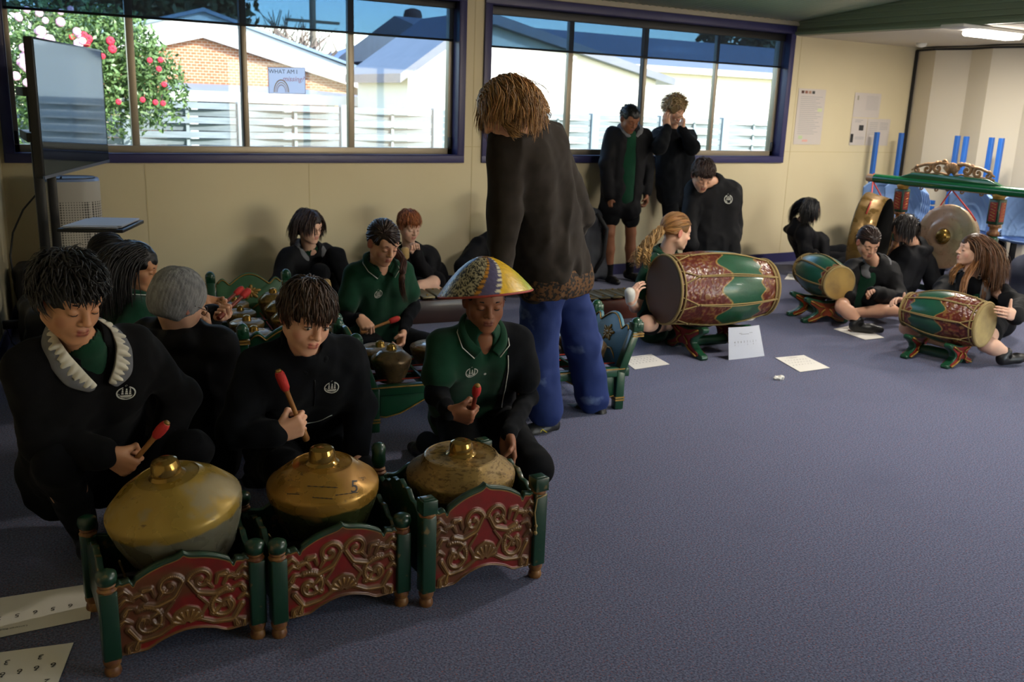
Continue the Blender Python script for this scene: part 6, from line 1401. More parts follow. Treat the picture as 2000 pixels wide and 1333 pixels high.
    # ---------------- top garment
    def top(fat, k=.05, slv=1., legh=.0, neckhole=.060, arms=True, hem=.05):
        s = SDF(); w = .088*sc
        s.rc(ch-rt*.105*sc-upv*.035, ch+rt*.105*sc-upv*.035, .066*sc+fat, None, .06)
        s.rc(ch-upv*.02, nb+upv*.028, .075*sc+fat*.5, .060*sc+fat*.35, .05)
        for k_ in (-1, 1): s.rc(nb-fr*.012+rt*k_*.02, ch+rt*k_*.125*sc-upv*.02, .050*sc+fat*.4, .048*sc+fat*.6, .05)
        for k_ in (-1, 1):
            s.rc(ch+rt*k_*w-upv*.09*sc+fr*.015, pel+rt*k_*.075*sc+upv*.06, .088*sc+fat, .094*sc+fat, .06)
            s.rc(ch+rt*k_*.06*sc-upv*.10*sc-fr*.02, pel+rt*k_*.05*sc+upv*.10-fr*.01, .085*sc+fat, .085*sc+fat, .06)
            s.rc(pel+rt*k_*.075*sc+upv*.06, pel+rt*k_*.08*sc-upv*hem, .098*sc+fat, .100*sc+fat*1.2, .05)
        if arms:
            for q in 'RL':
                e, w_ = el[q], wr[q]; f = nz(w_-e)
                if slv >= 1: s.rc(sh[q], e, .055*sc+fat, .046*sc+fat, .03).rc(e, w_-f*.012, .047*sc+fat, .033*sc+fat*.8, .025)
                else: s.rc(sh[q], sh[q]+(e-sh[q])*slv, .054*sc+fat, .054*sc+fat*1.5, .03)
        if neckhole: s.rc(nb-upv*.005, skull+nz(skull-nb)*.03, neckhole*hs, (neckhole+.02)*hs, .008, 's')
        return s
    kind = g('top', 'fleece'); mt = {'fleece': m_fleece, 'shell': m_shell, 'knit': m_knit, 'polo': m_polo, 'adult': m_adj}[kind]; hg = g('hg', .0075); tops = []
    if kind == 'polo':
        s = top(.008, slv=.62, neckhole=.056); s.rc(nb+fr*.06+upv*.03, ch-upv*.045+fr*.125, .034, .010, .008, 's'); V, Q = s.mesh(hg, disp=fold(g('seed', 1), .006, 11)); garm = mk('polo_shirt', V, Q, m_polo, t); tops.append((V, Q))
        if g('under', True):
            u = SDF()
            for q in 'RL':
                f = nz(wr[q]-el[q]); u.rc(sh[q], el[q], .048*sc, .043*sc, .02).rc(el[q], wr[q]-f*.005, .043*sc, .031*sc, .02)
            V2, Q2 = u.mesh(hg, disp=fold(7, .006, 16)); mk('undershirt_sleeves', V2, Q2, m_knit, t)
        if g('blackside'):
            u = top(.0115, slv=.66, neckhole=.056); u.rc(nb+fr*.06+upv*.03, ch-upv*.045+fr*.125, .034, .010, .008, 's'); V2, Q2 = u.mesh(hg, disp=fold(g('seed', 1), .006, 11)); k_ = g('blackside'); keep = ((V2-ch)@rt*k_ > .088*sc); fm = keep[Q2].all(1); mk('black_side_panel', V2, Q2[fm], m_knit, t)
            b = MB(); bv_ = bvh_of(V2, Q2)
            pts = []
            for u_ in np.linspace(0, 1, 24):
                q = ch+rt*k_*.088*sc+upv*(-.0-.42*u_)+fr*.4; h = bv_.ray_cast(Vector(q), Vector(-fr), .6)
                if h[0]: pts.append(np.array(h[0])+fr*.002)
            if len(pts) > 3: b.tube(pts, .0022, 6); b.build('white_piping', m_badge, garm, smooth=True)
    else:
        fat = g('fat', .018 if kind != 'knit' else .012); s = top(fat, neckhole=g('nh', .062), hem=g('hem', .05))
        if g('hood'):
            hb2 = ch-fr*.085+upv*.045; s.rc(hb2-rt*.065, hb2+rt*.065, .036, .036, .03).rc(hb2-rt*.07, ch+upv*.035-rt*.085+fr*.02, .032, .024, .025).rc(hb2+rt*.07, ch+upv*.035+rt*.085+fr*.02, .032, .024, .025)
        if g('open'):
            s.bx(ch+fr*.16-upv*.26, (.040*sc, .10, .34), np.array([rt, fr, upv]).T, .02, .015, 's')
        V, Q = s.mesh(hg, disp=fold(g('seed', 1), g('famp', .014), 9)); garm = mk('jacket' if kind != 'knit' else 'jumper', V, Q, mt, t); tops.append((V, Q))
        if g('inner', True):
            s = SDF(); s.rc(ch-upv*.06+fr*.012, nb+upv*.012+fr*.004, .083*sc, .062*hs, .03)
            if g('open'): s.rc(ch-upv*.06+fr*.02-rt*.03, pel+fr*.02-rt*.03, .098*sc, .108*sc, .05).rc(ch-upv*.06+fr*.02+rt*.03, pel+fr*.02+rt*.03, .098*sc, .108*sc, .05)
            s.rc(nb+upv*.0, skull, .053*hs, .060*hs, .006, 's'); s.rc(nb+fr*.055+upv*.02, ch-upv*.01+fr*.09, .022, .006, .006, 's') if g('collar') != 'frill' else None; V2, Q2 = s.mesh(.007); mk('green_shirt', V2, Q2, m_polo, t)
    # ---------------- collars
    Rc = np.array([rt, fr, upv]).T
    cb = nb+upv*.030*sc+fr*.004
    if g('collar') == 'polo' or kind == 'polo':
        for sx in (-1, 1):
            P = [cb+Rc@V3(*p) for p in ((0, -.066, .026), (sx*.048, -.050, .024), (sx*.070, -.004, .014), (sx*.062, .044, -.008), (sx*.018, .078, -.040))]
            O = [Rc@V3(*p) for p in ((0, -.020, -.026), (sx*.016, -.016, -.028), (sx*.028, .0, -.026), (sx*.030, .014, -.030), (sx*.030, .008, -.034))]
            lapel('collar', P, O, m_polo, garm, 0, 22)
            if kind == 'polo': b = MB(); b.tube([p+o*.96+Rc@V3(sx*.006, .010, .004) for p, o in zip(P[1:], O[1:])], .0022, 6); b.build('collar_stripe', m_badge, garm, smooth=True)
    if g('collar') in ('grey', 'frill'):
        for sx, nm in ((-1, 'grey_collar'), (1, 'grey_collar')):
            P = [cb+Rc@V3(*p) for p in ((0, -.072, .040), (sx*.050, -.058, .038), (sx*.076, -.010, .026), (sx*.070, .040, .002), (sx*.044, .080, -.042), (sx*.018, .098, -.092))]
            O = [Rc@V3(*p)*g('lap', 1.) for p in ((0, -.030, -.042), (sx*.020, -.026, -.042), (sx*.046, -.004, -.034), (sx*.056, .010, -.036), (sx*.058, .012, -.044), (sx*.026, .010, -.016))]
            lapel(nm, P, O, m_lin, garm, .0, 26)
            if g('collar') == 'frill':
                P2_ = [p+Rc@V3(0, .006, .006) for p in P]; O2 = [o*.62 for o in O]; lapel('cream_frill', P2_, O2, m_white_, garm, .0085, 80)
    # ---------------- badge
    if g('badge'):
        bx_, bz_, bs = g('badge'); V2, Q2 = tops[0]; bv_ = bvh_of(V2, Q2); o = ch+rt*bx_+upv*bz_; nn = fr; bV, bF = ship(bs)
        # find the surface normal once, then project
        h = bv_.ray_cast(Vector(o+fr*.35), Vector(-fr), .6)
        if h[0] is not None:
            nn = nz(np.array(h[1])); nn = nn if nn.dot(fr) > 0 else -nn; u = nz(np.cross(upv, nn)); v = np.cross(nn, u); decal('badge', bV, bF, np.array(h[0]), -u*-1, v, -nn, bv_, .0016, m_badge, garm)
    # ---------------- legs
    low = g('low', 'trousers')
    if low:
        s = SDF(); s.rc(pel-rt*.07*sc, pel+rt*.07*sc, .108*sc, None, .05); ml = m_trous if g('lowm') is None else g('lowm')
        for q, k_ in (('R', 1), ('L', -1)):
            lg = g('leg'+q)
            if not lg: continue
            hp = pel+rt*k_*.085*sc; kn, an = V3(lg['k']), V3(lg['a'])
            if low == 'trousers': fl_ = g('flare', 1.); s.rc(hp, kn, .092*sc*min(fl_, 1.08), .066*sc*fl_, .04).rc(kn, an+nz(kn-an)*(.05 if fl_ > 1.2 else 0), .066*sc*fl_, .050*sc*fl_**1.9, .03)
            else: s.rc(hp, hp+(kn-hp)*g('shortlen', .72), .092*sc, .086*sc, .04)
        V2, Q2 = s.mesh(hg, disp=fold(4, g('lfamp', .008), 10)); mk('trousers' if low == 'trousers' else 'shorts', V2, Q2, ml, t)
    for q in 'RL':
        lg = g('leg'+q)
        if not lg or lg.get('noshoe'): continue
        an = V3(lg['a']); f = nz(V3(lg.get('t', td))); upf = V3(0, 0, 1) if abs(f[2]) < .8 else -td; sd = nz(np.cross(f, upf)); uf = np.cross(sd, f); s = SDF(); hl = an-uf*.045*sc-f*.035*sc; s.rc(hl, hl+f*.12*sc-uf*.006, .034*sc, .036*sc, .02).rc(hl+f*.12*sc-uf*.006, hl+f*.20*sc-uf*.010, .036*sc, .026*sc, .02).rc(hl+uf*.02, an+uf*.005, .034*sc, .034*sc, .02)
        o = hl+f*.085*sc-uf*.085*sc; s.bx(o, (.1*sc, .2*sc, .05*sc), np.array([sd, f, uf]).T, .002, .004, 's'); V2, Q2 = s.mesh(.006); sho = mk('shoe', V2, Q2, m_shoe, t)
        if g('sock', low != 'trousers'):
            V2, Q2 = SDF().rc(an-uf*.02, an+nz(V3(lg['k'])-an)*.09*sc, .036*sc, .042*sc, .01).mesh(.006); mk('sock', V2, Q2, m_sock, t)
        if g('sole'):
            s = SDF(); s.rc(hl-uf*.030*sc, hl+f*.20*sc-uf*.030*sc, .037*sc, .034*sc, .01); s.bx(hl+f*.1+uf*.04, (.1, .2, .055), np.array([sd, f, uf]).T, .002, .003, 's'); s.bx(hl+f*.1-uf*.1, (.1, .2, .055), np.array([sd, f, uf]).T, .002, .003, 's'); V2, Q2 = s.mesh(.006); mk('yellow_sole', V2, Q2, m_yel, sho)
            b = MB(); b.tube([hl+f*y+sd*sgn*.037+uf*z for sgn, y, z in ((-1, .06, -.01), (-1, .09, .012), (-1, .11, -.012), (-1, .13, .008))], .003, 6).tube([hl+f*y+sd*sgn*.037+uf*z for sgn, y, z in ((1, .06, -.01), (1, .09, .012), (1, .11, -.012), (1, .13, .008))], .003, 6); b.build('yellow_logo', m_yel, sho, smooth=True)
    return t, dict(t=t, garm=garm, L=L, R=R, H=H, hands=hands, wr=wr, el=el, sh=sh, tops=tops, ch=ch, fr=fr, rt=rt, upv=upv, nb=nb, sc=sc, hs=hs)
m_stick = mat('turned_stick_wood', '#9c6a34', .45, var='#6f4520', vscale=30, vamt=.5, stretch=(1, 1, .2)); m_red = mat('red_wound_tip', '#b3241f', .75, bump=.6, bscale=200); m_stickr = mat('red_brown_stick', '#7a3120', .45)
def mallet(lab, a, b, r=.013, dark=False, tip=.28, cap=True):
    """a handle end, b head end"""
    a = V3(a); b = V3(b); d = b-a; L = np.linalg.norm(d); t = thing('mallet', lab, 'mallet', tuple(a)); ax = nz(d)
    MB().lathe([(r*.75, 0), (r*.95, .006), (r*.95, L*.12), (r*.62, L*.3), (r*.66, L*(1-tip)-.005), (r*.8, L*(1-tip)), (r*.85, L-.002), (r*.5, L)], a, ax, 14).build('stick', m_stickr if dark else m_stick, t, smooth='auto')
    MB().lathe([(r*.7, L*(1-tip)), (r*1.15, L*(1-tip)+.012), (r*1.3, L*(1-tip*.5)), (r*1.25, L-.014), (r*1.0, L-.004), (r*.9, L-.002)], a, ax, 18).build('wound_tip', m_red, t, smooth=True)
    if cap: MB().lathe([(r*.75, L-.003), (r*.7, L+.004), (r*.3, L+.006)], a, ax, 12).build('end_cap', m_goldp, t, smooth=True)
    return t
def hole(hd, wr_, sc): d, n, t = hd; return wr_+d*.082*sc+n*.021*sc
A_ = at
# ================================================================ THE CAST
def held(info, s, m, back, fwd, lab, **k):
    c = hole(info['hands'][s], info['wr'][s], info['sc']); m = nz(m); return mallet(lab, c-m*back, c+m*fwd, **k)
# 1 front left boy
w = A_(207, 888, 2.93); mt_ = nz(A_(309, 806, 2.84)-A_(246, 880, 2.90))
t, i1 = person('person crouching at front left in black fleece with cream frilled collar, holding a mallet', dict(
    pel=(.30, 3.34, .27), chest=A_(164, 695, 3.00), head=A_(135, 582, 2.90), face=(.36, -.82, -.34), up=(.05, 0, 1), tdir=(.30, -1, 0), sc=1.0, hs=1.02, skin='tan', res=(.003, .003), hcol='#100c0b', style='short', seed=3,
    hopt=dict(len=.065, fwd=.55, side=-.3, fringe=.058, fside=-.4, up=.3, lift=.018, noise=.14, vol=.006, grav=.1, n=1700, stick=.12), collar='frill', badge=(-.070, -.075, .029), top='fleece', hg=.0065, eyes=None,
    armR=dict(w=w, e=A_(85, 868, 3.04), rod=mt_, d=(.9, -.35, -.1)), armL=dict(w=A_(300, 905, 3.05), h=(.35, .2, -1), hide=True), legR=dict(k=A_(112, 905, 2.98), a=(.28, 3.24, .10), t=(.05, -1, 0)), legL=dict(k=(.60, 3.0, .40), a=(.52, 3.22, .10), t=(.2, -1, 0))))
held(i1, 'R', mt_, .045, .19, 'red-tipped wooden mallet in the hand of the front left player')
# 5 middle boy
w = A_(540, 850, 2.99); m5 = nz(A_(549, 730, 2.93)-A_(598, 850, 2.93))
t, i5 = person('person with brown fringe in a dark quarter-zip top, behind the middle front gong', dict(
    pel=(1.10, 3.46, .20), chest=A_(592, 700, 3.12), head=A_(600, 617, 3.0), face=(.10, -1, -.34), up=(.16, 0, 1), tdir=(.02, -1, 0), sc=1.04, hs=1.02, skin='light', res=(.003, .003), hcol='#3a2617', style='short', seed=8,
    hopt=dict(len=.075, fwd=.4, fringe=.068, fside=.3, up=.15, lift=.012, vol=.004, cols=.5, grav=.4, n=1500, stick=.09), badge=(-.062, -.045, .027), top='knit', fat=.014, hg=.0065, nh=.058, eyes='open', gaze=.003, inner=False,
    armR=dict(w=w, e=A_(462, 842, 3.10), rod=m5, d=(1, -.25, .05), curl=((60, 85, 45), (66, 88, 50), (70, 90, 50), (62, 70, 40))), armL=dict(w=A_(696, 885, 3.06), e=A_(700, 795, 3.16), d=(.0, -.5, -.9), n=(-1, 0, 0), curl=(20, 30, 20)), legR=dict(k=(.92, 3.02, .28), a=(.95, 3.5, .10), t=(0, .6, -.2)), legL=dict(k=(1.20, 3.0, .20), a=(1.25, 3.48, .09), t=(0, 1, -.1))))
held(i5, 'R', m5, .07, .21, 'red-tipped mallet pointing up from the hand of the player in the quarter-zip top', r=.0135)
b = MB(); bv_ = bvh_of(*i5['tops'][0]); pts = []
for u_ in np.linspace(-1, 1, 40):
    q = i5['ch']+i5['rt']*(u_*.08+.01)+i5['upv']*(-.235-.03*math.cos(u_*3))+i5['fr']*.5; h = bv_.ray_cast(Vector(q), Vector(-i5['fr']), .7)
    if h[0]: pts.append(np.array(h[0])+i5['fr']*.0015)
b.tube(pts, .0016, 5); b.build('white_piping', m_badge, t, smooth=True)
b = MB(); pts = []
for u_ in np.linspace(0, 1, 14):
    q = i5['ch']+i5['upv']*(-.0-.14*u_)+i5['fr']*.5+i5['rt']*.0; h = bv_.ray_cast(Vector(q), Vector(-i5['fr']), .7)
    if h[0]: pts.append(np.array(h[0])+i5['fr']*.001)
b.tube(pts, .003, 6); b.build('zip', m_black, t, smooth=True)
s = SDF(); cb = i5['nb']+i5['upv']*.025; Rc = np.array([i5['rt'], i5['fr'], i5['upv']]).T
for sx in (-1, 1):
    P = [cb+Rc@V3(*p) for p in ((0, -.066, .038), (sx*.052, -.045, .034), (sx*.070, .0, .016), (sx*.055, .050, -.012), (sx*.020, .078, -.045))]
    for a, c_ in zip(P, P[1:]): s.rc(a, c_, .013, .012, .01); s.rc(a-i5['upv']*.02, c_-i5['upv']*.02, .014, .013, .015)
V, Q = s.mesh(.005); mk('stand_collar', V, Q, m_knit, t)
# 9 hat
w = A_(878, 806, 2.98); m9 = nz(A_(912, 723, 2.86)-A_(899, 792, 2.96))
t, i9 = person('person in a painted conical hat and green polo, kneeling behind the right front gong', dict(
    pel=(1.86, 3.38, .26), chest=A_(938, 664, 3.16), head=A_(947, 586, 3.12), face=(-.30, -1, -.20), up=(0, -.05, 1), tdir=(-.22, -1, 0), sc=1.0, hs=1.0, skin='brown', res=(.0032, .003), hcol='#0e0b0a', style='crop', seed=5, top='polo', blackside=-1, badge=(.062, -.070, .026), hg=.0065,
    armR=dict(w=w, e=A_(853, 772, 3.12), rod=m9, d=(.75, -.65, -.1)), armL=dict(w=A_(992, 850, 2.92), e=A_(1030, 775, 3.12), d=(-.1, -.3, -1), n=(-.9, -.3, .1), curl=(15, 20, 12)), legR=dict(k=(1.66, 2.99, .12), a=(1.70, 3.48, .09), t=(0, 1, -.1)), legL=dict(k=A_(1046, 915, 2.87), a=(2.02, 3.42, .09), t=(0, 1, -.1))))
held(i9, 'R', m9, .045, .165, 'mallet with worn red tip in the fist of the player in the hat', dark=True)
b = MB().tube([i9['L'](0, 0, 0)*0+p for p in ()] or [A_(980, 852, 2.93), A_(988, 846, 2.93), A_(1001, 850, 2.93)], .0022, 5); b.build('bracelet', m_black, t, smooth=True)
bq = bvh_of(*i9['tops'][0]); b = MB(); h = bq.ray_cast(Vector(i9['ch']-i9['upv']*.10+i9['fr']*.4), Vector(-i9['fr']), .6)
if h[0] is not None: b.lathe([(.0055, 0), (.0055, .002), (.002, .003)], np.array(h[0]), i9['fr'], 12); b.build('button', m_badge, t)
# conical hat, painted sectors
hc_ = i9['H']+V3(0, 0, 0); hax = nz(V3(-.03, .17, 1)); hat = thing('conical_hat', 'wide conical hat painted black, silver, purple and yellow with a red rim', 'hat', tuple(A_(945, 560, 3.08)))
HO = A_(948, 573, 3.13); hx = nz(np.cross(hax, (0, -1, 0))); hx = nz(V3(1, 0, 0)-hax*hax[0]); hy = np.cross(hax, hx); V = []; C = []; NR, NT_ = 46, 200; Rr = .185; Hh = .142
seg = [(-PI, '#2a3b66'), ]
pal = dict(bk=lin('#17150f'), si=lin('#b9ae8a'), bl=lin('#5f84c8'), pu=lin('#55506e'), ye=lin('#e2b40c'), gn=lin('#8fae2c'), br=lin('#6b4a22'), wh=lin('#d9d2b4'), og=lin('#c98a2a'))
for i in range(NR+1):
    u = i/NR; r = Rr*u; z = Hh*(1-u**1.75); z += .0
    for k in range(NT_):
        th = 2*PI*k/NT_; p = HO+hax*z+(hx*math.cos(th)+hy*math.sin(th))*r
        # th: 0 = image right, -pi/2 = towards the camera
        x = u*math.cos(th); y = u*math.sin(th); a = math.degrees(math.atan2(y, x)); n1 = vnoise(np.array([[x*22, y*22, 1.]]))[0]; n2 = vnoise(np.array([[x*60, y*60, 4.]]))[0]
        ac = (a+29+180) % 360-180; aw = ac-45*(1-u)
        if -73 < aw < 70 and ac < 100: c = np.array(pal['ye'])*(.9+.15*n1); gq = max(0, min(1, (aw+50)/30))*max(0, min(1, (u-.35)*2)); c = c*(1-gq*.8)+np.array(pal['gn'])*gq*.8
        elif -80 < aw <= -73: c = pal['wh'] if math.sin(u*75) > -.2 else pal['pu']
        elif -98 < aw <= -80: c = np.array(pal['pu'])*(1+.15*n1)
        elif -105 < aw <= -98: c = pal['og'] if math.sin(u*75) > -.2 else pal['br']
        elif -165 < aw <= -105: c = np.array(pal['si']) if n2 > .05 else np.array(pal['bk'])
        elif aw <= -165 or ac > 140: c = np.array(pal['bl'])*(1+.4*n2)
        else: c = np.array(pal['br']) if n1 > 0 else np.array(pal['bl'])*.7
        if u < .16: c = np.array(pal['br'])*(1+.5*n2)
        V.append(p+hax*(n2*.0012)); C.append(c)
gI = np.arange((NR+1)*NT_).reshape(NR+1, NT_); F = np.stack([gI[:-1], np.roll(gI, -1, 1)[:-1], np.roll(gI, -1, 1)[1:], gI[1:]], -1).reshape(-1, 4)
o = mk('cone', V, F, mat('painted_straw', '#888888', .42, attr='Col', bump=.3, bscale=120, coat=.2), hat, colors=np.clip(np.array(C), 0, 1)); md = o.modifiers.new('t', 'SOLIDIFY'); md.thickness = .004; md.offset = -1
MB().tube([HO+(hx*math.cos(a)+hy*math.sin(a))*(Rr+.001) for a in np.linspace(0, 2*PI, 61)[:-1]], .0048, 8, closed=True).build('rim', mat('red_cane_rim', '#9a3a2e', .5), hat, smooth=True)
sV, sF = [], []; b = MB()
for k in range(90):
    a = RNG.rand()*2*PI; r0 = RNG.rand()*.02; p = HO+hax*(Hh-.012)+(hx*math.cos(a)+hy*math.sin(a))*r0; q = p+(hx*math.cos(a)+hy*math.sin(a))*RNG.uniform(.01, .035)+hax*RNG.uniform(-.006, .012); b.tube([p, q], [.0012, .0005], 4)
o = b.build('straw_tuft', mat('straw_tuft', '#7a6236', .9), hat); o['kind'] = 'stuff'
# 2 beanie
t, i2 = person('person seen from behind in a grey knitted beanie, spectacles and a black jacket', dict(
    pel=A_(375, 850, 3.78)*V3(1, 1, 0)+V3(0, 0, .14), chest=A_(350, 664, 3.68), head=A_(352, 592, 3.62), face=(.90, .38, -.42), tdir=(.62, .78, 0), sc=.98, hs=.98, skin='light', hcol='#2a1c14', style='crop', glasses=True, top='shell', fat=.026, hood=True, seed=11, inner=False, fem=True,
    armR=dict(w=A_(404, 655, 3.92), h=(.3, -.4, -1), d=(-.1, .5, 1), n=(-.7, -.6, 0), curl=(30, 60, 40)), armL=dict(w=A_(412, 615, 4.05), e=A_(392, 680, 4.05), rod=nz(A_(501, 545, 4.25)-A_(440, 600, 4.1)), d=(.7, .4, .3)), legR=dict(k=(1.08, 3.78, .18), a=(.72, 4.0, .09), t=(1, .3, 0), noshoe=True), legL=dict(k=(.72, 4.16, .22), a=(1.0, 3.86, .09), t=(1, 0, 0), noshoe=True)))
mm = nz(A_(501, 545, 4.25)-A_(440, 600, 4.1)); held(i2, 'L', mm, .05, .19, 'dark red mallet raised by the player in the grey beanie', dark=True)
L2 = i2['L']; s = SDF(); s.el(L2(0, -.022, .040), V3(.092, .112, .100)*.98, i2['R'], .01); s.el(L2(0, -.045, -.01), V3(.086, .085, .085)*.98, i2['R'], .03); s.el(L2(0, .12, -.055), V3(.085, .085, .085), i2['R'], .01, 's'); s.bx(L2(0, 0, -.15), (.2, .2, .075), i2['R'], .01, .01, 's')
Rg = i2['R']
def ribs(P):
    q = (P-L2(0, -.02, .03))@Rg; a = np.arctan2(q[:, 1], q[:, 0]); return .0016*np.sin(a*46)+vnoise(P, 25)*.003
V, Q = s.mesh(.0042, disp=ribs); mk('beanie', V, Q, m_beanie, t)
# 4 long hair girl left and 3 behind
m4 = nz(A_(490, 521, 4.95)-A_(432, 570, 4.85))
t, i4 = person('person with long dark hair in profile, green polo, reaching over the left rack', dict(
    pel=(.80, 4.92, .12), chest=A_(250, 590, 4.86), head=A_(268, 520, 4.84), face=(.90, -.36, -.34), tdir=(.92, .1, 0), sc=.96, hs=.98, skin='tan', fem=True, hcol='#120d0c', style='long', seed=21, hopt=dict(len=.36, n=1100, lift=.012, grav=.8, fwd=-.7), top='polo', under=False, res=(.004, .004), hc=.011,
    armR=dict(w=A_(300, 655, 4.7), h=(.2, -.2, -1), hide=False), armL=dict(w=A_(402, 585, 4.85), h=(.2, .4, -1), rod=m4, d=(.9, .2, .1)), legR=dict(k=(1.02, 4.62, .16), a=(.66, 4.72, .08), noshoe=True), legL=dict(k=(1.02, 5.2, .16), a=(.7, 5.1, .08), noshoe=True)))
held(i4, 'L', m4, .04, .19, 'bright red-tipped mallet raised over the left rack by the long-haired player', dark=True)
t, i3 = person('person with a dark low ponytail, mostly hidden behind the long-haired player at left', dict(
    pel=(.66, 5.42, .12), chest=A_(215, 570, 5.40), head=A_(216, 500, 5.38), face=(.97, .15, -.25), tdir=(.95, .2, 0), sc=.95, hs=.96, skin='tan', fem=True, hcol='#0f0b0a', style='tail', seed=31, hopt=dict(tlen=.16, tdir=(0, -1, -.6), tie=(0, -.108, -.015)), top='polo', under=False, res=(.005, .006), hc=.012,
    armR=dict(w=A_(300, 640, 5.4), h=(.2, -.2, -1), hide=True), armL=dict(w=A_(320, 620, 5.6), h=(.2, .2, -1), hide=True), legR=dict(k=(.98, 5.2, .15), a=(.6, 5.2, .08), noshoe=True), legL=dict(k=(.98, 5.62, .15), a=(.62, 5.6, .08), noshoe=True)))
# 7 ponytail girl with mallet
w = A_(704, 622, 4.68); m7 = nz(A_(808, 592, 4.62)-A_(742, 617, 4.6))
t, i7 = person('person with a side ponytail, green polo over black sleeves, behind the right rack', dict(
    pel=(2.12, 5.02, .16), chest=A_(740, 529, 4.90), head=A_(749, 474, 4.80), face=(.14, -1, -.44), up=(.03, 0, 1), tdir=(.02, -1, 0), sc=.98, hs=1.0, skin='light', fem=True, hcol='#33231c', style='tail', seed=41, hopt=dict(tie=(-.055, -.085, -.03), tdir=(-.6, -.1, -.7), tlen=.06, tn=40, cols=.4), top='polo', badge=(.055, -.095, .026), res=(.0038, .0038), hg=.0075,
    armR=dict(w=w, e=A_(672, 628, 4.85), rod=m7, d=(.9, -.3, 0)), armL=dict(w=A_(787, 648, 4.72), e=A_(806, 600, 4.9), d=(-.4, -.5, -.8), n=(-.8, 0, .3), curl=(40, 50, 30)), legR=dict(k=(1.95, 4.68, .16), a=(2.1, 5.15, .08), t=(0, 1, 0)), legL=dict(k=(2.35, 4.72, .16), a=(2.3, 5.18, .08), t=(.5, 1, 0))))
tress('side_ponytail', i7['t'], [i7['L'](-.06, -.085, -.035), A_(790, 508, 4.82), A_(786, 530, 4.74), A_(784, 560, 4.74), A_(794, 600, 4.76)], 110, .020, .016, '#4a2e24', seed=3, cols=.5)
held(i7, 'R', m7, .045, .20, 'red-tipped mallet held level by the player with the side ponytail')
# 6 glasses by the wall
t, i6 = person('person with chin-length dark hair and spectacles sitting against the wall, knees up', dict(
    pel=(2.28, 6.80, .13), chest=A_(604, 498, 6.66), head=A_(604, 442, 6.56), face=(.42, -1, -.20), tdir=(.18, -1, 0), sc=1.0, hs=1.0, skin='pale', fem=True, hcol='#2a1711', style='bob', glasses=True, seed=51, hopt=dict(len=.155, part=-.02, n=900, lift=.014, fwd=.12, grav=.9), top='shell', hood=True, fat=.028, collar='grey', res=(.005, .006), hc=.012, hg=.009,
    armR=dict(w=A_(600, 590, 6.35), h=(-1, 0, -.5), hide=True), armL=dict(w=A_(640, 600, 6.3), h=(1, 0, -.5), hide=True), legR=dict(k=A_(625, 535, 6.35), a=(2.15, 6.22, .09), t=(0, -1, 0)), legL=dict(k=A_(655, 500, 6.42), a=(2.45, 6.2, .09), t=(0, -1, 0))))
# 8 ginger
t, i8 = person('person with short ginger hair resting chin on a fist, cross-legged against the wall', dict(
    pel=(3.28, 6.78, .12), chest=A_(803, 496, 6.68), head=A_(800, 441, 6.58), face=(.12, -1, -.36), tdir=(.0, -1, 0), sc=.98, hs=.98, skin='pale', hcol='#94552c', style='short', seed=61, hopt=dict(len=.06, fringe=.06, fwd=.4, cols=.4), top='shell', fat=.020, collar='polo', res=(.005, .005), hc=.012, hg=.009, low='shorts', inner=True,
    armR=dict(w=A_(782, 560, 6.4), h=(-1, 0, -.5), hide=True), armL=dict(w=A_(813, 497, 6.42), e=A_(835, 545, 6.5), d=(-.25, -.1, 1), n=(-.3, -1, 0), curl=(80, 90, 50)), legR=dict(k=(3.02, 6.35, .16), a=(3.3, 6.3, .08), noshoe=True), legL=dict(k=A_(846, 552, 6.40), a=A_(790, 575, 6.28), noshoe=True)))
def soft_mallet(lab, a, b):
    t = thing('mallet', lab, 'mallet', tuple(a)); MB().tube([a, b], .008, 8).build('stick', m_stick, t, smooth=True); d = nz(V3(b)-V3(a)); MB().lathe([(.02, -.045), (.03, -.035), (.032, 0), (.03, .035), (.018, .045)], b, d, 16).build('padded_head', mat('tan_felt', '#a98a58', .9), t, smooth=True)
soft_mallet('tan padded mallet held upright before the ginger-haired player', A_(792, 530, 6.3), A_(791, 495, 6.3))
soft_mallet('tan padded mallet resting by the knees of the bespectacled player', A_(646, 600, 6.2), A_(638, 558, 6.2))
# 11 hidden by the adult
t, i11 = person('person in black sitting against the wall, almost wholly hidden behind the standing adult', dict(
    pel=(4.18, 6.78, .12), chest=A_(968, 478, 6.70), head=A_(985, 412, 6.66), face=(.1, -1, -.3), tdir=(0, -1, 0), sc=1.0, skin='light', hcol='#2a1a12', style='short', seed=71, top='shell', fat=.03, res=(.006, .007), hc=.013, hg=.010,
    armR=dict(w=A_(945, 560, 6.4), h=(-1, 0, -.4), hide=True), armL=dict(w=A_(1010, 560, 6.4), h=(1, 0, -.4), hide=True), legR=dict(k=(3.98, 6.4, .2), a=(4.1, 6.2, .09), noshoe=True), legL=dict(k=(4.4, 6.4, .2), a=(4.3, 6.2, .09), noshoe=True)))
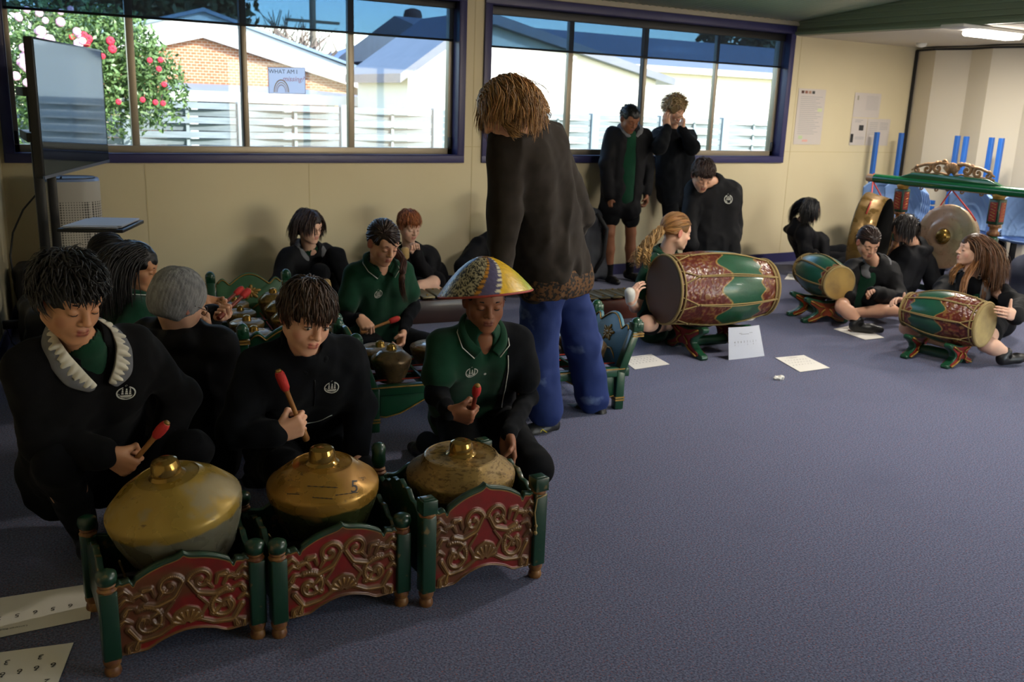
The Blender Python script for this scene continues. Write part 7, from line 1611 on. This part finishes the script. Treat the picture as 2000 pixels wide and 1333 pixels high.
# 10 standing adult, seen from behind, leaning to look down left
t, i10 = person('adult with wavy blond hair seen from behind, dark jacket and paint-marked blue jeans', dict(
    pel=A_(1082, 548, 3.66), chest=A_(1032, 270, 3.50), head=A_(985, 216, 3.42), face=(-.80, .28, -.62), up=(-.2, .2, 1), tdir=(-.42, .91, 0), sc=1.05, hs=1.04, skin='light', hcol='#9a7040', style='wavy', seed=81, hopt=dict(len=.185, n=3200, wave=.2, wfreq=1.0, lift=.016, grav=.45, cols=.6, w=.0034, noise=.06, steps=12, vol=.006, fwd=-.3), top='adult', fat=.024, famp=.014, hem=-.03, nh=.052, hg=.010, inner=False, lowm=m_jean, flare=1.30, sole=True, lfamp=.012,
    armR=dict(w=A_(1095, 500, 3.82), e=A_(1128, 420, 3.68), hide=True), armL=dict(w=A_(975, 525, 3.42), e=A_(985, 410, 3.44), hide=True),
    legL=dict(k=A_(1050, 690, 3.64), a=A_(1068, 818, 3.62), t=(-.75, -.05, 0)), legR=dict(k=A_(1138, 670, 3.74), a=A_(1160, 792, 3.76), t=(-.3, .8, 0))))
s = SDF(); q = i10; pl_ = V3(A_(1082, 545, 3.66))
s.rc(pl_-q['rt']*.085, pl_+q['rt']*.085, .148, None, .05); s.bx(pl_-V3(0, 0, .20), (.4, .4, .13), None, .01, .01, 's'); s.bx(pl_+V3(0, 0, .26), (.4, .4, .17), None, .01, .01, 's'); V, Q = s.mesh(.009, disp=fold(3, .008, 18)); mk('patterned_shirt_hem', V, Q, m_leop, t)
# 12 standing boy
t, i12 = person('person standing by the wall in an open black jacket with grey lining and black shorts', dict(
    pel=A_(1213, 385, 6.76), chest=A_(1228, 262, 6.80), head=A_(1230, 232, 6.72)+V3(0, -.0, .0), face=(-.05, -1, -.55), tdir=(-.28, -1, 0), sc=.95, hs=.98, skin='brown', hcol='#15110f', style='crop', seed=91, top='shell', fat=.020, open=True, collar='grey', low='shorts', shortlen=.62, res=(.005, .005), hc=.010, hg=.009, hem=.09,
    armR=dict(w=A_(1190, 385, 6.72), e=A_(1183, 318, 6.78), d=(0, -.1, -1), n=(1, .2, 0), curl=(35, 45, 30)), armL=dict(w=A_(1262, 378, 6.72), e=A_(1264, 315, 6.78), d=(0, -.1, -1), n=(-1, .2, 0), curl=(35, 45, 30)), legR=dict(k=A_(1190, 455, 6.74), a=A_(1190, 535, 6.76), t=(-.1, -1, 0)), legL=dict(k=A_(1232, 455, 6.76), a=A_(1230, 530, 6.78), t=(.2, -1, 0))))
# 13 blond boy hands to face
t, i13 = person('person with tousled blond hair standing at the window, both hands raised to the face', dict(
    pel=A_(1322, 372, 6.82), chest=A_(1315, 262, 6.84), head=A_(1318, 215, 6.76), face=(-.02, -1, -.38), tdir=(-.12, -1, 0), sc=1.0, hs=1.0, skin='light', hcol='#a68a62', style='short', seed=101, hopt=dict(len=.07, up=1.2, lift=.03, wave=.5, noise=.5, cols=.4, vol=.016, grav=.1, n=800), top='knit', fat=.018, res=(.005, .005), hc=.011, hg=.009, inner=False,
    armR=dict(w=A_(1303, 252, 6.62), e=A_(1288, 288, 6.55), d=(-.1, .2, 1), n=(.9, .4, 0), curl=(25, 25, 20)), armL=dict(w=A_(1333, 252, 6.60), e=A_(1352, 288, 6.54), d=(-.05, -.1, 1), n=(-.9, .3, 0), curl=(35, 45, 30)), legR=dict(k=A_(1310, 440, 6.80), a=A_(1312, 520, 6.82), t=(0, -1, 0)), legL=dict(k=A_(1345, 440, 6.80), a=A_(1345, 520, 6.82), t=(0, -1, 0))))
# 14 kneeling boy with hood
t, i14 = person('person with short brown hair, head bowed, in a black hooded jacket behind the large drum', dict(
    pel=A_(1394, 480, 5.55), chest=A_(1394, 367, 5.60), head=A_(1373, 342, 5.48), face=(-.40, -.85, -.70), tdir=(-.30, -1, 0), sc=1.0, hs=1.0, skin='light', hcol='#33211a', style='short', seed=111, hopt=dict(len=.05, fringe=.06, fwd=.4), top='shell', fat=.024, hood=True, badge=(-.06, -.09, .035), res=(.0045, .006), hc=.011, hg=.009, inner=False,
    armR=dict(w=A_(1352, 480, 5.4), e=A_(1346, 430, 5.55), hide=True), armL=dict(w=A_(1432, 500, 5.45), e=A_(1432, 440, 5.62), hide=True), legR=dict(k=(5.15, 5.35, .08), a=(5.35, 5.75, .09), noshoe=True), legL=dict(k=(5.42, 5.30, .08), a=(5.6, 5.7, .09), noshoe=True)))
# 15 fair girl at the big drum
t, i15 = person('person with a long curly fair ponytail in a green polo, playing the large barrel drum', dict(
    pel=A_(1290, 590, 4.86)*V3(1, 1, 0)+V3(0, 0, .14), chest=A_(1296, 510, 4.86), head=A_(1322, 452, 4.80), face=(.95, -.22, -.22), tdir=(.35, -.93, 0), sc=.98, hs=.99, skin='pale', fem=True, hcol='#9a6f42', style='tail', seed=121, hopt=dict(tie=(0, -.112, -.01), tdir=(0, -1, -.25), tlen=.05, tn=40, cols=.45), top='polo', under=False, res=(.004, .0045), hc=.010, low='shorts', shortlen=.6, hg=.008,
    armR=dict(w=A_(1232, 590, 4.56), e=A_(1240, 600, 4.80), d=(.3, -.1, .9), n=(1, .1, -.2), curl=(25, 30, 20)), armL=dict(w=(4.75, 4.72, .30), e=(4.55, 4.85, .35), hide=True), legR=dict(k=A_(1262, 632, 4.60), a=(4.25, 4.85, .08), t=(1, .3, 0), noshoe=True), legL=dict(k=(4.75, 4.75, .15), a=(4.4, 5.0, .08), noshoe=True)))
tress('curly_ponytail', i15['t'], [i15['L'](0, -.112, -.01), A_(1276, 464, 4.82), A_(1262, 482, 4.82), A_(1246, 502, 4.80), A_(1236, 524, 4.78)], 130, .022, .045, '#a88556', wave=.014, wf=10, seed=5, cols=.5)
for k, (x0, x1) in enumerate(((1262, 1262), (1250, 1246), (1270, 1268))): tress('loose_curl', i15['t'], [A_(x0, 486, 4.74), A_(x0-4, 505, 4.72), A_(x1, 530, 4.72)], 14, .006, .004, '#b08c58', wave=.010, wf=12, seed=9+k)
V, Q = SDF().rc(A_(1233, 588, 4.57), A_(1230, 572, 4.55), .036, .034, .01).mesh(.007); mk('white_wrist_bandage', V, Q, m_white, t)
# 16 girl by the wall
t, i16 = person('person with long black hair in a black top, sitting by the wall near the gongs', dict(
    pel=(7.58, 6.55, .13), chest=A_(1560, 448, 6.55), head=A_(1582, 410, 6.48), face=(.95, -.20, -.25), tdir=(.80, -.5, 0), sc=.97, hs=.98, skin='light', fem=True, hcol='#0c0a0b', style='long', seed=131, hopt=dict(len=.22, n=900, lift=.010, grav=.8, fwd=-.6), top='shell', fat=.022, hood=True, res=(.005, .006), hc=.012, hg=.010, inner=False,
    armR=dict(w=A_(1592, 500, 6.15), e=A_(1575, 490, 6.35), d=(1, -.2, -.3), n=(0, 0, -1), curl=(15, 20, 15)), armL=dict(w=A_(1612, 505, 6.3), e=A_(1605, 470, 6.4), hide=True), legR=dict(k=(7.75, 6.15, .16), a=(7.4, 6.25, .08), noshoe=True), legL=dict(k=A_(1645, 490, 6.4), a=(7.85, 6.15, .09), noshoe=True)))
# 17 girl with the drum pointing at the camera
t, i17 = person('person with tied-back dark hair and grey-collared jacket beside the smaller green drum', dict(
    pel=(6.32, 5.0, .13), chest=A_(1704, 524, 4.88), head=A_(1696, 474, 4.80), face=(-.42, -.90, -.52), tdir=(-.50, -.87, 0), sc=.96, hs=1.0, skin='light', fem=True, hcol='#38261f', style='tail', seed=141, hopt=dict(tlen=.10, tdir=(0, -1, -.5), tie=(0, -.11, -.02)), top='shell', fat=.024, open=True, collar='grey', badge=None, low='shorts', shortlen=.55, res=(.0045, .0045), hc=.010, hg=.009,
    armR=dict(w=A_(1660, 580, 4.62), e=A_(1655, 560, 4.85), hide=True), armL=dict(w=A_(1702, 572, 4.50), e=A_(1755, 585, 4.62), d=(-.85, -.5, .2), n=(.3, -.5, -.6), curl=(12, 15, 10), thumb=((-.2, 0, 1), (-.2, 0, 1))), legR=dict(k=A_(1645, 600, 4.55), a=A_(1678, 628, 4.42), t=(.6, -.5, 0)), legL=dict(k=A_(1752, 606, 4.50), a=A_(1660, 612, 4.50), t=(-.6, -.3, 0), noshoe=True)))
# 18 behind
t, i18 = person('person with dark hair, back turned, between the two smaller drum players', dict(
    pel=(7.05, 5.15, .13), chest=A_(1785, 492, 5.10), head=A_(1766, 446, 5.12), face=(-.25, 1, -.2), tdir=(-.25, 1, 0), sc=.98, hs=.98, skin='light', hcol='#1b1413', style='bob', seed=151, hopt=dict(len=.14, n=360), top='shell', fat=.03, hood=True, res=(.006, .007), hc=.012, hg=.010, inner=False, face_on=False,
    armR=dict(w=A_(1800, 600, 4.9), e=A_(1835, 580, 5.0), hide=True), armL=dict(w=A_(1745, 590, 5.2), e=A_(1750, 560, 5.2), hide=True), legR=dict(k=(7.1, 5.5, .16), a=(6.9, 5.4, .08), noshoe=True), legL=dict(k=(6.75, 5.4, .16), a=(6.9, 5.5, .08), noshoe=True)))
# 19 long-haired girl with the drum at right
t, i19 = person('person with long brown hair looking away left, playing the small drum at the right', dict(
    pel=(6.55, 4.0, .13), chest=A_(1895, 560, 3.96), head=A_(1900, 489, 3.96), face=(-.82, .55, .10), tdir=(-.80, -.60, 0), sc=.98, hs=1.0, skin='pale', fem=True, hcol='#5c3d26', style='long', seed=161, hopt=dict(len=.30, n=1300, lift=.012, grav=.75, cols=.5, wave=.1, wfreq=1., fwd=-.7), top='shell', fat=.024, collar='grey', low='shorts', shortlen=.6, res=(.0042, .0042), hc=.010, hg=.008, open=True,
    armR=dict(w=A_(1760, 588, 4.05), e=A_(1830, 588, 4.02), d=(-1, -.1, .15), n=(0, -.6, -.8), curl=(20, 25, 15), thumb=((-.2, 0, 1), (-.1, 0, 1))), armL=dict(w=A_(1985, 618, 3.28), e=A_(1990, 600, 3.52), d=(-.75, .1, .2), n=(-.3, .9, 0), curl=(20, 20, 15), thumb=((-.1, 0, 1), (0, 0, 1))), legR=dict(k=A_(1772, 640, 3.95), a=A_(1850, 672, 3.75), noshoe=True), legL=dict(k=A_(1925, 672, 3.45), a=A_(1966, 690, 3.36), t=(.85, -.25, .1))))

for k, pts in enumerate(([i19['L'](-.07, -.02, -.06), A_(1885, 545, 3.80), A_(1880, 575, 3.78), A_(1872, 598, 3.78)], [i19['L'](.06, -.02, -.07), A_(1862, 530, 3.98), A_(1855, 560, 3.98)], [i19['L'](-.05, -.08, -.05), A_(1925, 545, 3.86), A_(1922, 575, 3.84), A_(1915, 600, 3.82)])): tress('long_lock', i19['t'], pts, 60, .022, .016, ('#7a5230', '#8a6038', '#6a4628')[k], wave=.006, wf=5, seed=20+k, cols=.5)
s = SDF(); q = i10; cbn = q['nb']+q['upv']*.035
P = [cbn+q['rt']*.078*math.cos(a)+q['fr']*.070*math.sin(a)+q['upv']*(.02 if math.sin(a) < 0 else 0) for a in np.linspace(PI*.62, PI*2.38, 14)]
for a, b_ in zip(P, P[1:]): s.rc(a, b_, .020, .020, .012); s.rc(a-q['upv']*.035, b_-q['upv']*.035, .026, .026, .03)
V, Q = s.mesh(.007); mk('collar', V, Q, m_adj, q['garm'])

L10 = q['L']; tress('nape_hair', q['t'], [L10(0, -.080, .03), L10(0, -.112, -.03), L10(0, -.098, -.085), q['nb']+q['upv']*.045-q['fr']*.055], 420, .055, .060, '#9a7240', w=.0036, wave=.006, wf=5, seed=44, cols=.6)
tress('side_hair', q['t'], [L10(.06, .02, .05), L10(.088, .01, -.02), L10(.085, .0, -.08), L10(.07, -.01, -.13)], 160, .028, .030, '#aa8450', w=.0034, wave=.008, wf=6, seed=45, cols=.6)
tress('side_hair', q['t'], [L10(-.06, .02, .05), L10(-.088, .02, -.02), L10(-.085, .02, -.08), L10(-.07, .01, -.12)], 160, .028, .030, '#aa8450', w=.0034, wave=.008, wf=6, seed=46, cols=.6)
# ================================================================ LIGHT
wd = bpy.data.worlds.new('sky'); SC.world = wd; wd.use_nodes = True; nt = wd.node_tree; bg = nt.nodes['Background']
sky = nt.nodes.new('ShaderNodeTexSky'); sky.sky_type = 'NISHITA'; sky.sun_disc = False; sky.sun_elevation = math.radians(32); sky.sun_rotation = math.radians(150); sky.air_density = 1.0; sky.dust_density = .6
nt.links.new(sky.outputs[0], bg.inputs[0]); bg.inputs[1].default_value = SKY_S
def lamp(kind, name, loc, e, color, target=None, **k):
    l = bpy.data.lights.new(name, kind); l.energy = e; l.color = color
    for a, b in k.items(): setattr(l, a, b)
    o = bpy.data.objects.new(name, l); COL.objects.link(o); o.location = loc
    if target is not None: o.rotation_euler = (Vector(target)-Vector(loc)).to_track_quat('-Z', 'Y').to_euler()
    return o
lamp('SUN', 'sun', (10, -10, 12), SUN_S, (1, .95, .87), (10-6.5, -10+8.5, 12-6.2), angle=.009)
# real lamps of the room: one area light just under each batten diffuser
for y in (5.13, 2.2, -.8):
    lamp('AREA', 'batten_light', (7.9, y, ZF-.08), LAMP_W, LAMPC, (7.9, y, 0), shape='RECTANGLE', size=.62, size_y=.17)
for (y, e) in ((3.0, MID_W), (-.2, MID_W*.25)): lamp('AREA', 'batten_light', (4.2, y, ztop(y)-.105), e, LAMPC, (4.2, y, 0), shape='RECTANGLE', size=.62, size_y=.17)
# daylight entering through the glazed doors behind the camera
lamp('AREA', 'door_daylight', ((DX0+DX1)/2, YB+.03, 1.15), DOOR_W, (.72, .82, 1), ((DX0+DX1)/2-1.2, 5, .9), shape='RECTANGLE', size=4.3, size_y=2.)
for (x0, x1, z0, z1), e in zip(OP, WIN_W):
    lamp('AREA', 'window_daylight', ((x0+x1)/2, YW+.3, 1.7), e, (.7, .83, 1), ((x0+x1)/2, 0, .3), shape='RECTANGLE', size=3.2, size_y=1.15) if e else None
vs = SC.view_settings; SC.display_settings.display_device = 'sRGB'; vs.view_transform = 'Standard'; vs.look = 'None'; vs.exposure = EXPO; vs.gamma = 1; vs.use_curve_mapping = False
SC.cycles.max_bounces = 8; SC.cycles.diffuse_bounces = 4; SC.cycles.glossy_bounces = 3; SC.cycles.transparent_max_bounces = 12; SC.cycles.sample_clamp_indirect = 8; SC.cycles.caustics_reflective = False; SC.cycles.caustics_refractive = False
SC.cycles.use_denoising = True
